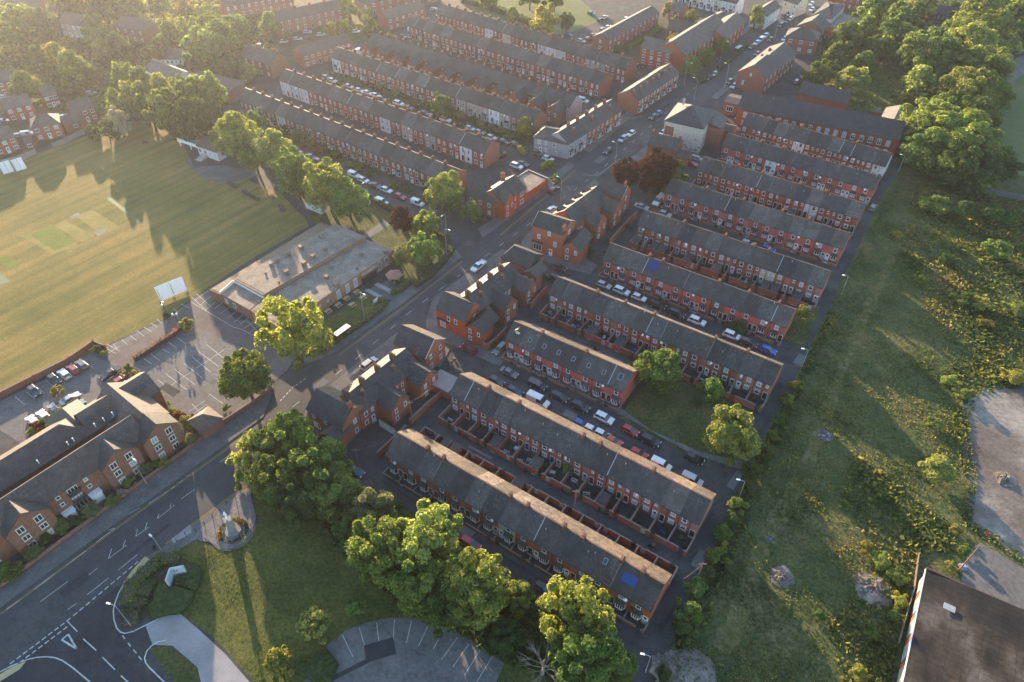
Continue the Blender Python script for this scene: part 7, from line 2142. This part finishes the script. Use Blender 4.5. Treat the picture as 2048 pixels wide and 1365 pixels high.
for px, py, lab in ((1602, 738, 'white-headed lamp at the lane end of the fifth row'), (1682, 590, 'white-headed lamp at the lane end of the sixth row'), (1476, 1000, 'white-headed lamp at the lane end of the long row'), (1291, 1345, 'white-headed lamp at the bottom corner of the lane'), (1796, 345, 'white-headed lamp at the lane end of the mill')):
    lamp(px, py, 6, 1.0, MD + PI / 2 + .4, lab, 'lane lamps')
def pole(px, py, h, label, wires=()):
    p = W(px, py)
    t = thing('telegraph_pole', label, 'pole', (p.x, p.y, 0), 0, 'telegraph poles')
    obj('post', cached(('tp', h), lambda: MB().cyl(0, 0, 0, h, .13, 8, 0, .09).mesh('post', 'timber')), t)
    obj('crossarm', cached(('tpc', h), lambda: MB().box(-.7, -.05, h - .5, .7, .05, h - .38).box(-.65, -.03, h - .37, -.6, .03, h - .2).box(.6, -.03, h - .37, .65, .03, h - .2).mesh('crossarm', 'timber')), t)
    for wx, wy, wz in wires:
        q = W(wx, wy, wz)
        a = Vector((0, 0, h - .3))
        b_ = q - p
        pts = [a + (b_ - a) * k / 8 - Vector((0, 0, 1.2 * 4 * (k / 8) * (1 - k / 8) * .5)) for k in range(9)]
        obj('wire', MB().tube(pts, .022, 4).mesh('wire', 'timber'), t)
pole(826, 852, 8, 'timber pole with spreading wires in the brick yards', [(880, 763, 6), (756, 853, 6), (905, 742, 6)])
pole(1394, 1160, 6, 'short timber pole at the back lane bend', [(1366, 1158, 5)])
pole(1916, 1143, 9, 'leaning pale pole beside the warehouse yard')
pole(1148, 1022, 7, 'timber pole between the two lowest rows')
pole(931, 346, 8, 'timber pole behind the club side hall')
pole(720, 930 + 10, 7, 'timber pole behind the park end corner building', [(690, 905, 5), (770, 880, 5)])
pole(1252, 166, 8, 'timber pole at the end of the far terrace')

def shelter(px, py, rz, label):
    p = W(px, py)
    t = thing('bus_shelter', label, 'bus shelter', (p.x, p.y, .12), rz, 'bus shelters')
    obj('roof', MB().box(-2.3, -.8, 2.4, 2.3, .8, 2.55).mesh('roof', 'grey'), t)
    for x, y in ((-2.1, .7), (2.1, .7), (-2.1, -.7), (2.1, -.7)):
        obj('post', cached('shp', lambda: MB().box(-.05, -.05, 0, .05, .05, 2.395).mesh('post', 'dark')), t, (x, y, 0))
    obj('glass_panel', MB().box(-2.0, .68, .3, 2.0, .72, 2.2).mesh('glass_panel', 'glass'), t)
    obj('bench', MB().box(-1.5, .3, .42, 1.5, .6, .5).box(-1.3, .4, 0, -1.2, .5, .415).box(1.2, .4, 0, 1.3, .5, .415).mesh('bench', 'grey'), t)
shelter(687, 676, MD, 'pale-roofed bus shelter before the pub lawn')
shelter(1475, 106, MD, 'small bus shelter beside the upper road flats')

def picnic(px, py, rz, label, mat='timber', g='picnic tables'):
    p = W(px, py)
    t = thing('picnic_table', label, 'picnic table', (p.x, p.y, .03), rz, g)
    obj('table_top', cached(('pt', mat), lambda: MB().box(-.9, -.38, .70, .9, .38, .76).mesh('table_top', mat)), t)
    for y in (-.75, .75):
        obj('bench', cached(('pb', mat), lambda: MB().box(-.9, -.13, .42, .9, .13, .47).mesh('bench', mat)), t, (0, y, 0))
    obj('frame', cached(('pf', mat), lambda: MB().box(-.65, -.8, .34, -.57, .8, .415).box(.57, -.8, .34, .65, .8, .415).box(-.65, -.35, 0, -.57, -.25, .695).box(-.65, .25, 0, -.57, .35, .695).box(.57, -.35, 0, .65, -.25, .695).box(.57, .25, 0, .65, .35, .695).mesh('frame', mat)), t)
M['palewood'] = m_plain('pale_wood', (0.40, 0.28, 0.14), .7, 0, .15)
for i, (x, y) in enumerate(((1250, 905), (1350, 845), (1432, 780), (1530, 718))):
    px, py = z3(x, y)
    picnic(px, py, MD, f"pale wooden picnic table, {nth(i, 4, 'left', 'right')}, against the pub wall", 'palewood')
for i, (x, y) in enumerate(((1485, 842), (1590, 772))):
    px, py = z3(x, y)
    picnic(px, py, MD, f"pale wooden picnic table {'left' if i == 0 else 'right'} on the pub lawn", 'palewood')
fl = [(460, 368), (466, 372), (473, 376), (490, 386), (497, 391), (505, 395), (515, 401), (545, 398), (563, 415), (566, 423)]
for i, (px, py) in enumerate(fl):
    picnic(px, py, R.uniform(-.8, -.4), f"dark picnic table, {nth(i, len(fl), 'pavilion end', 'pub end')}, edge of the cricket field", 'dark', 'picnic tables at the cricket field')
picnic(291, 288, -.5, 'dark bench table alone at the top of the cricket field', 'dark', None)

P = W(*z3(1900, 600))
t = thing('parasol', 'large faded orange hexagonal parasol over the pub garden', 'parasol', (P.x, P.y, .03))
cp = MB()
for k in range(6):
    a0, a1 = k * PI / 3, (k + 1) * PI / 3
    cp.face([(2.4 * math.cos(a0), 2.4 * math.sin(a0), 2.3), (2.4 * math.cos(a1), 2.4 * math.sin(a1), 2.3), (0, 0, 3.2)])
    cp.face([(2.4 * math.cos(a0), 2.4 * math.sin(a0), 2.1), (2.4 * math.cos(a1), 2.4 * math.sin(a1), 2.1), (2.4 * math.cos(a1), 2.4 * math.sin(a1), 2.3), (2.4 * math.cos(a0), 2.4 * math.sin(a0), 2.3)])
obj('canopy', cp.mesh('canopy', 'paint'), t, (0, 0, 0), 0, (0.30, 0.15, 0.10))
obj('pole', MB().cyl(0, 0, 0, 3.15, .05, 8).mesh('pole', 'timber'), t)
for k in range(4):
    obj('chair', cached('gch', lambda: MB().box(-.25, -.25, .4, .25, .25, .46).box(-.25, .2, .46, .25, .25, .95).box(-.24, -.24, 0, -.2, -.2, .398).box(.2, -.24, 0, .24, -.2, .398).box(-.24, .2, 0, -.2, .24, .398).box(.2, .2, 0, .24, .24, .398).mesh('chair', 'palewood')), t, (1.2 * math.cos(k * PI / 2), 1.2 * math.sin(k * PI / 2), 0), k * PI / 2 - PI / 2)
for i, (quad, lab) in enumerate((([z3(1610, 700), z3(1645, 682), z3(1808, 770), z3(1780, 795)], 'left of two pale ramps to the pub entrance'), ([z3(1700, 645), z3(1735, 625), z3(1895, 705), z3(1860, 730)], 'right of two pale ramps to the pub entrance'))):
    q = [W(*p) for p in quad]
    o = q[0]
    a = sum((q[k] - o).x * (q[(k + 1) % 4] - o).y - (q[(k + 1) % 4] - o).x * (q[k] - o).y for k in range(4))
    if a < 0:
        q = q[::-1]
    t = tag(obj('ramp', MB().prism([((p - o).x, (p - o).y) for p in q], 0, .45).mesh('ramp', 'palepath'), None, o), lab, 'ramp')
P = W(*z3(1715, 800), .5)
t = thing('signboard', 'small white signboard on the pub lawn edge', 'sign', (P.x, P.y, 0), MD)
obj('board', MB().box(-.9, -.05, .4, .9, .05, 1.5).mesh('board', 'white'), t)
for x in (-.7, .7):
    obj('post', cached('sbp', lambda: MB().box(-.05, -.11, 0, .05, -.052, 1.3).mesh('post', 'dark')), t, (x, 0, 0))

# --- cricket sight screens
def screen(p0, p1, h, tilt, label, group):
    d = p1 - p0
    t = thing('sight_screen', label, 'sight screen', (p0.x, p0.y, 0), ang(d), group)
    ln = d.length
    def sl():
        m_ = MB()
        n = 12
        for k in range(n):
            m_.box(ln * k / n + .02, -.04, .45, ln * (k + 1) / n - .05, .04, h)
        return m_
    for k in range(2):
        z = MB()
        for r_ in range(11):
            x0 = ln * (k * .5) + .05
            z.box(x0, -.035, .45 + (h - .45) * r_ / 11, x0 + ln * .5 - .1, .035, .45 + (h - .45) * (r_ + 1) / 11 - .06)
        o = obj('slatted_panel', z.mesh('slatted_panel', 'white'), t)
        o.rotation_euler = (tilt, 0, 0)
    for x in (.2, ln / 2, ln - .2):
        b_ = obj('frame', cached(('ssf', h), lambda: MB().box(-.06, .06, 0, .06, .14, h).box(-.06, .14, .2, .06, 2.0, .3).box(-.06, 1.6, .3, .06, 1.7, h * .7).mesh('frame', 'grey')), t, (x, 0, 0))
        obj('wheel', cached('ssw', lambda: MB().tube([(-.05, 0, .25), (.05, 0, .25)], .25, 10).mesh('wheel', 'black')), t, (x, 1.9, 0))
screen(W(323, 606), W(378, 583), 4.4, rad(-28), 'large white slatted sight screen standing at the car park edge', 'cricket sight screens')
screen(W(8, 352), W(31, 345), 4.2, rad(-22), 'left of two white sight screens at the left edge', 'cricket sight screens')
screen(W(34, 346), W(56, 339), 4.2, rad(-22), 'right of two white sight screens at the left edge', 'cricket sight screens')
P = W(640, 425)
t = thing('white_shed', 'small white panelled shed under the tall field-side tree', 'shed', (P.x, P.y, 0), RD)
obj('wall', MB().box(-5, -.6, 0, 1.5, .9, 2.3).mesh('wall', 'paint'), t, (0, 0, 0), 0, (.45, .5, .5))
obj('roof', MB().box(-5.2, -.8, 2.304, 1.7, 1.1, 2.45).mesh('roof', 'white'), t)

# --- folded white sign wall in the shrub bed
hb = 2.3
corner = W(*z8(735, 615), .35)
e1, e2 = W(*z8(680, 780), .35), W(*z8(920, 580), .35)
t = thing('folded_sign', 'white V-shaped sign wall rising from the clipped hedges', 'sign', (corner.x, corner.y, 0))
for e in (e1, e2):
    d = e - corner
    d.z = 0
    b_ = MB().box(0, -.14, .1, d.length, .14, hb + .4)
    obj('sign_wing', b_.mesh('sign_wing', 'paint'), t, (0, 0, 0), ang(d), (.42, .46, .52))
lg = MB()
for x, z in ((.5, 2.05), (.5, 1.55), (.95, 1.7)):
    lg.extr([(x + .16 * math.cos(k * PI / 4), z + .16 * math.sin(k * PI / 4)) for k in range(8)], -.17, -.142)
obj('emblem', lg.mesh('emblem', 'dark'), t, (0, 0, 0), ang(e2 - corner))

# --- monument
P = W(467, 1064)
t = thing('monument', 'pale stone war memorial with figure on stepped plinth and flower ring', 'monument', (P.x, P.y, .124), rad(28))
M['memorial'] = m_plain('memorial_stone', (0.20, 0.195, 0.19), .8, 0, .2, 3)
obj('steps', MB().prism([(1.55 * math.cos(k * PI / 4 + PI / 8), 1.55 * math.sin(k * PI / 4 + PI / 8)) for k in range(8)], 0, .3).box(-1.08, -1.08, .302, 1.08, 1.08, .7).mesh('steps', 'memorial'), t)
pl = MB()
pl.box(-.88, -.88, .702, .88, .88, 1.25)
def taper(m_, a, b_, z0, z1):
    A_ = [(-a, -a, z0), (a, -a, z0), (a, a, z0), (-a, a, z0)]
    B2 = [(-b_, -b_, z1), (b_, -b_, z1), (b_, b_, z1), (-b_, b_, z1)]
    for i in range(4):
        j = (i + 1) % 4
        m_.face([A_[i], A_[j], B2[j], B2[i]])
    m_.face(B2)
taper(pl, .74, .54, 1.252, 4.0)
pl.box(-.66, -.66, 4.002, .66, .66, 4.25)
obj('plinth', pl.mesh('plinth', 'memorial'), t)
sk = bpy.data.meshes.new('statue')
jv = [(0, 0, .95), (0, 0, 1.2), (0, .02, 1.45), (0, .02, 1.58), (0, 0, 1.75), (.12, 0, .9), (.14, .03, .5), (.14, 0, .08), (.14, -.14, .03), (-.12, 0, .9), (-.15, -.08, .5), (-.14, .02, .08), (-.14, -.12, .03), (.22, .02, 1.43), (.30, 0, 1.15), (.20, -.22, 1.05), (-.22, .02, 1.43), (-.32, -.02, 1.15), (-.24, -.2, .98), (0, -.02, 1.86)]
je = [(0, 1), (1, 2), (2, 3), (3, 4), (4, 19), (0, 5), (5, 6), (6, 7), (7, 8), (0, 9), (9, 10), (10, 11), (11, 12), (2, 13), (13, 14), (14, 15), (2, 16), (16, 17), (17, 18)]
sk.from_pydata(jv, je, [])
sk.materials.append(M['white'])
so = obj('statue', sk, t, (0, 0, 4.26), rad(-60))
so.scale = (1.25, 1.25, 1.25)
so.modifiers.new('skin', 'SKIN')
so.modifiers.new('smooth', 'SUBSURF').levels = 1
rdii = [.16, .17, .19, .08, .11, .11, .09, .06, .05, .11, .09, .06, .05, .09, .065, .045, .09, .065, .045, .07]
for v_, r_ in zip(sk.skin_vertices[0].data if sk.skin_vertices else [], rdii):
    v_.radius = (r_, r_)
ring = MB()
for k in range(32):
    a0, a1 = k * PI / 16, (k + 1) * PI / 16
    ring.face([(2.9 * math.cos(a0), 2.9 * math.sin(a0), .01), (2.9 * math.cos(a1), 2.9 * math.sin(a1), .01), (4.2 * math.cos(a1), 4.2 * math.sin(a1), .01), (4.2 * math.cos(a0), 4.2 * math.sin(a0), .01)])
obj('paved_ring', ring.mesh('paved_ring', 'browntar'), t)
rng = np.random.default_rng(77)
def flowers(n, a0, a1, r0, r1, col):
    a = rng.uniform(a0, a1, n)
    r_ = rng.uniform(r0, r1, n)
    C = np.stack([r_ * np.cos(a), r_ * np.sin(a), rng.uniform(.1, .5, n)], 1)
    N = np.tile(np.array([0, 0, 1.0]), (n, 1))
    obj('flower_bed', quads_mesh('flower_bed', leaf_quads(C, N, .14, rng), 'leaf'), t, (0, 0, 0), 0, col)
flowers(500, 0, 6.28, 2.1, 2.8, (.05, .08, .03))
flowers(260, -.2, 1.6, 2.1, 2.9, (.20, .20, .05))
flowers(120, 2.7, 3.4, 2.1, 2.9, (.45, .16, .03))
flowers(80, .6, .9, 1.9, 2.4, (.40, .06, .03))
z7 = lambda x, y: (380 + x / 7.583, 950 + y / 7.583)
bl_ = [(98, 870), (225, 760), (350, 650), (458, 560), (560, 440), (690, 350), (755, 200), (250, 1010), (305, 1040), (1030, 690), (930, 870), (130, 1010)]
for i, (x, y) in enumerate(bl_):
    px, py = z7(x, y)
    p = W(px, py)
    t = thing('bollard', f"dark post, {nth(i, len(bl_), 'road side', 'lawn side')}, ring around the memorial", 'bollard', (p.x, p.y, .12), 0, 'posts around the memorial')
    obj('post', cached('bolp', lambda: MB().cyl(0, 0, 0, 1.05, .07, 8).mesh('post', 'dark')), t)
    obj('cap', cached('bolc', lambda: MB().cyl(0, 0, 1.052, 1.15, .1, 8, 0, .03).mesh('cap', 'dark')), t)
for i, (px, py) in enumerate(((312, 1096), (355, 1085), (372, 1071), (309, 1080))):
    p = W(px, py)
    t = thing('bollard', f"short black pavement post, {nth(i, 4, 'left', 'right')}, kerb by the shrub bed", 'bollard', (p.x, p.y, .12), 0, 'posts at the kerb by the shrub bed')
    obj('post', CACHE['bolp'], t); obj('cap', CACHE['bolc'], t)
P = W(308, 1097)
t = thing('litter_bin', 'black litter bin at the kerb above the buff wedge', 'bin', (P.x, P.y, .12), MD)
obj('bin', MB().prism([(.3 * math.cos(k * PI / 4), .3 * math.sin(k * PI / 4)) for k in range(8)], 0, .95).mesh('bin', 'dark'), t)
obj('lid', MB().cyl(0, 0, .952, 1.1, .34, 8, 0, .2).mesh('lid', 'dark'), t)
lamp(*t7(786, 1025), 7, 1.0, ang(W(*t7(650, 980)) - W(*t7(786, 1025))), 'grey lamp post leaning over the side road mouth', None)
# --- double globe lamps in the pub car park
for i, (px, py) in enumerate(((336, 634), (360, 655))):
    p = W(px, py)
    t = thing('globe_lamp', f"{'upper' if i == 0 else 'lower'} pair of white globe lamps in the pub car park", 'lamp', (p.x, p.y, 0), R.uniform(0, 3), 'globe lamps')
    obj('post', cached('glp', lambda: MB().cyl(0, 0, 0, 4.2, .06, 8).box(-.5, -.03, 4.0, .5, .03, 4.06).mesh('post', 'dark')), t)
    def gl():
        m_ = MB()
        for r_ in range(6):
            z0, z1_ = .28 * math.cos(PI * r_ / 6), .28 * math.cos(PI * (r_ + 1) / 6)
            m_.cyl(0, 0, z1_, z0, max(.28 * math.sin(PI * (r_ + 1) / 6), .005), 10, 0, max(.28 * math.sin(PI * r_ / 6), .005))
        return m_.mesh('globe', 'lens')
    for x in (-.5, .5):
        obj('globe', cached('glo', gl), t, (x, 0, 4.35))
# --- wheeled bins in the alleys and yards
def wbin(px, py, col, cname, label):
    p = W(px, py)
    t = thing('wheelie_bin', label, 'wheelie bin', (p.x, p.y, .01), RD + R.choice((0, PI)), 'wheelie bins of the alleys')
    def mk():
        a = MB()
        taper2 = [(-.24, -.27, .06), (.24, -.27, .06), (.24, .27, .06), (-.24, .27, .06)], [(-.29, -.34, 1.0), (.29, -.34, 1.0), (.29, .34, 1.0), (-.29, .34, 1.0)]
        for i in range(4):
            j = (i + 1) % 4
            a.face([taper2[0][i], taper2[0][j], taper2[1][j], taper2[1][i]])
        a.face(taper2[0][::-1])
        l_ = MB().extr([(-.33, 1.003), (.33, 1.003), (.33, 1.06), (-.33, 1.1)], -.37, .37)
        w_ = MB().tube([(-.22, .3, .1), (.22, .3, .1)], .1, 8)
        return a.mesh('bin_body', 'paint'), l_.mesh('lid', 'paint'), w_.mesh('wheel', 'black')
    a, l_, w_ = cached('wbin', mk)
    obj('bin_body', a, t, (0, 0, 0), 0, col); obj('lid', l_, t, (0, 0, 0), 0, col); obj('wheel', w_, t)
bins = [(1130, 985, 'brown'), (1126, 982, 'black'), (1199, 1022, 'black'), (1203, 1025, 'green'), (1135, 988, 'green'), (920, 868, 'black'), (933, 876, 'brown'), (1122, 672, 'green'), (1190, 700, 'black'), (1300, 760, 'black'), (1256, 455, 'brown'), (1262, 458, 'black'), (986, 878, 'black'), (1010, 890, 'green'), (860, 882, 'black'), (1500, 590, 'green'), (1540, 600, 'black'), (1050, 945, 'black'), (1300, 1092, 'black'), (1305, 1095, 'brown'), (1236, 812, 'black'), (1452, 586, 'green')]
BC = {'brown': (.10, .05, .025), 'black': (.025, .025, .028), 'green': (.03, .09, .04)}
for i, (px, py, c) in enumerate(sorted(bins)):
    wbin(px, py, BC[c], c, f"{c} wheelie bin, {nth(i, len(bins), 'left', 'right')} of those among the red terraces")
# --- satellite of loose things in the yards
def yard_table(px, py, label):
    p = W(px, py)
    t = thing('garden_table', label, 'table', (p.x, p.y, .01), R.uniform(0, 3), 'round tables in the back yards')
    obj('table_top', cached('gtt', lambda: MB().cyl(0, 0, .68, .73, .6, 14).mesh('table_top', 'glass')), t)
    obj('leg', cached('gtl', lambda: MB().cyl(0, 0, 0, .678, .06, 8).cyl(0, 0, .0, .04, .35, 10).mesh('leg', 'grey')), t)
yard_table(983, 876, 'round glass garden table in a yard of the long row')
yard_table(1103, 629, 'round garden table in the first yard of the roof-window row\'s rear')
yard_table(1145, 960, 'round garden table near the bush in the long row yards')
# --- odds and ends standing in the back yards
def clutter(key, desc, y0, y1, seed):
    A, d, nv, w, n, D, rz = ROWS[key]
    rr = random.Random(seed)
    for i in range(n):
        for q in range(rr.choice((1, 2, 2, 3))):
            kind = rr.choice(('storage_box', 'plant_pot', 'garden_chair', 'plant_pot', 'clothes_airer'))
            p = A + d * (w * i + rr.uniform(.5, w - .5)) + nv * rr.uniform(y0, y1)
            cn, c = rr.choice((('pale', (.4, .4, .38)), ('dark', (.04, .04, .045)), ('blue', (.04, .09, .25)), ('brown', (.16, .09, .05)), ('green', (.04, .12, .05)), ('white', (.6, .6, .6))))
            t = thing(kind, f"{cn} {kind.replace('_', ' ')}, yard {nth(i, n, *E_)}, {desc}", kind.replace('_', ' '), (p.x, p.y, .01), rz + rr.uniform(-.4, .4), f"{kind.replace('_', ' ')}s in the back yards")
            if kind == 'storage_box':
                obj('box', cached('sbx', lambda: MB().box(-.6, -.35, 0, .6, .35, .62).mesh('box', 'paint')), t, (0, 0, 0), 0, c)
                obj('lid', cached('sbl', lambda: MB().extr([(-.63, .623), (.63, .623), (.63, .68), (0, .74), (-.63, .68)], -.38, .38).mesh('lid', 'paint')), t, (0, 0, 0), 0, c)
            elif kind == 'plant_pot':
                obj('pot', cached('ppt', lambda: MB().cyl(0, 0, 0, .42, .2, 9, 0, .28).mesh('pot', 'paint')), t, (0, 0, 0), 0, c)
                obj('plant', CROWN['small'][0], t, (0, 0, .7), 0, TINT[rr.choice('gdy')], (.45, .45, .42))
            elif kind == 'garden_chair':
                obj('seat', cached('gcs', lambda: MB().box(-.28, -.28, .38, .28, .28, .44).mesh('seat', 'paint')), t, (0, 0, 0), 0, c)
                obj('backrest', cached('gcb', lambda: MB().box(-.28, .24, .441, .28, .29, .95).mesh('backrest', 'paint')), t, (0, 0, 0), 0, c)
                for x in (-.25, .25):
                    for y in (-.25, .25):
                        obj('leg', cached('gcl', lambda: MB().box(-.025, -.025, 0, .025, .025, .379).mesh('leg', 'paint')), t, (x, y, 0), 0, c)
            else:
                obj('rack', cached('car', lambda: MB().box(-.7, -.03, .9, .7, .03, .95).box(-.7, -.3, .8, .7, -.26, .84).box(-.7, .26, .8, .7, .3, .84).box(-.68, -.28, 0, -.64, .28, .03).box(.64, -.28, 0, .68, .28, .03).box(-.68, -.02, .031, -.64, .02, .899).box(.64, -.02, .031, .68, .02, .899).mesh('rack', 'white')), t)
                obj('washing', cached('cwa', lambda: MB().box(-.5, -.29, .35, .5, -.27, .79).box(-.4, .27, .4, .55, .29, .79).mesh('washing', 'paint')), t, (0, 0, 0), 0, c)
clutter('R2', 'row behind solar-panelled row', -4.0, -1.2, 3)
clutter('R4', 'row behind roof-window row', -3.9, -1.2, 4)
clutter('R6', 'sixth row up from park', -3.7, -1.0, 5)
# --- rubbish and rubble on the wasteland
def heap(px, py, n, r, cols, label, size):
    p = W(px, py)
    t = thing('rubbish_heap', label, 'heap', (p.x, p.y, 0), R.uniform(0, 6), 'heaps on the wasteland')
    m_ = MB()
    nr, na = 6, 18
    P = [[(r * q / nr * math.cos(a * 2 * PI / na) * R.uniform(.8, 1.2), r * q / nr * math.sin(a * 2 * PI / na) * R.uniform(.8, 1.2), max(0.0, .55 * r * .5 * (1 - (q / nr) ** 1.5) * R.uniform(.4, 1.4)) if q < nr else -.03) for a in range(na)] for q in range(1, nr + 1)]
    for a in range(na):
        m_.face([(0, 0, .3 * r), P[0][a], P[0][(a + 1) % na]], 0)
        for q in range(nr - 1):
            m_.face([P[q][a], P[q + 1][a], P[q + 1][(a + 1) % na], P[q][(a + 1) % na]], 0)
    obj('mound', m_.mesh('mound', 'gravel'), t)
    for c in cols:
        d_ = MB()
        for k in range(n):
            a, d = R.uniform(0, 6.28), r * .8 * math.sqrt(R.random())
            s_ = size * R.uniform(.3, 1.0)
            x, y, z = d * math.cos(a), d * math.sin(a), .2 * r * (1 - d / r)
            b0 = R.uniform(0, 3)
            q = [(x + s_ * math.cos(b0 + b_ + R.uniform(-.3, .3)), y + s_ * .7 * math.sin(b0 + b_)) for b_ in (0, 1.5, 3.1, 4.7)]
            d_.prism(q, z - .1, z + s_ * R.uniform(.3, .8))
        obj('debris', d_.mesh('debris', 'paint'), t, (0, 0, 0), 0, c)
heap(1650, 872, 16, 1.7, ((.30, .31, .33), (.04, .07, .16), (.10, .09, .08)), 'heap of blue and white rubbish in the wasteland grass', .35)
heap(1563, 1155, 20, 2.4, ((.13, .10, .08), (.16, .14, .12)), 'brownish rubble mound among the weeds', .32)
heap(1748, 1180, 26, 3.4, ((.17, .16, .15), (.12, .10, .09)), 'pale broken concrete by the lit strip', .4)
heap(1975, 1070, 14, .55, ((.5, .55, .6), (.3, .05, .05)), 'small white and red litter at the dirt edge', .5)
heap(1925, 1135, 16, .8, ((.45, .42, .5), (.25, .25, .3)), 'pale litter beside the leaning pole', .45)
heap(1540, 1080, 4, .5, ((.02, .12, .4),), 'tiny bright blue litter in the weeds', .35)
heap(1330, 1335, 16, 2.6, ((.15, .14, .13), (.11, .10, .09)), 'rubble scatter at the bottom of the lane', .3)
heap(2010, 960, 18, 2.2, ((.14, .13, .12), (.19, .18, .17)), 'stones scattered over the grey dirt ground', .3)
# --- container and trailer by the mill
P = W(*i5(1510, 525))
t = thing('skip', 'rusty open skip beside the grey clad shed', 'skip', (P.x, P.y, 0), RD)
obj('skip_body', MB().extr([(-1.8, .2), (1.8, .2), (2.5, 1.7), (-2.5, 1.7)], -1.1, 1.1).mesh('skip_body', 'rust'), t)
obj('rubble', MB().box(-2.2, -.95, 1.702, 2.2, .95, 1.85).mesh('rubble', 'gravel'), t)

# ================================================================ EVENING HAZE
hm = bpy.data.materials.new('haze_air')
hm.use_nodes = True
hn = hm.node_tree
hn.nodes.remove(hn.nodes['Principled BSDF'])
hv = hn.nodes.new('ShaderNodeVolumePrincipled')
hv.inputs['Color'].default_value = (0.84, 0.87, 1.0, 1)
hv.inputs['Density'].default_value = 0.000125
hv.inputs['Anisotropy'].default_value = 0.68
hn.links.new(hv.outputs[0], hn.nodes['Material Output'].inputs['Volume'])
M['haze'] = hm
ho = obj('haze', MB().box(-1010, -130, -1.0, 1010, 1510, 123.0).mesh('haze', 'haze'))
ho['kind'] = 'stuff'
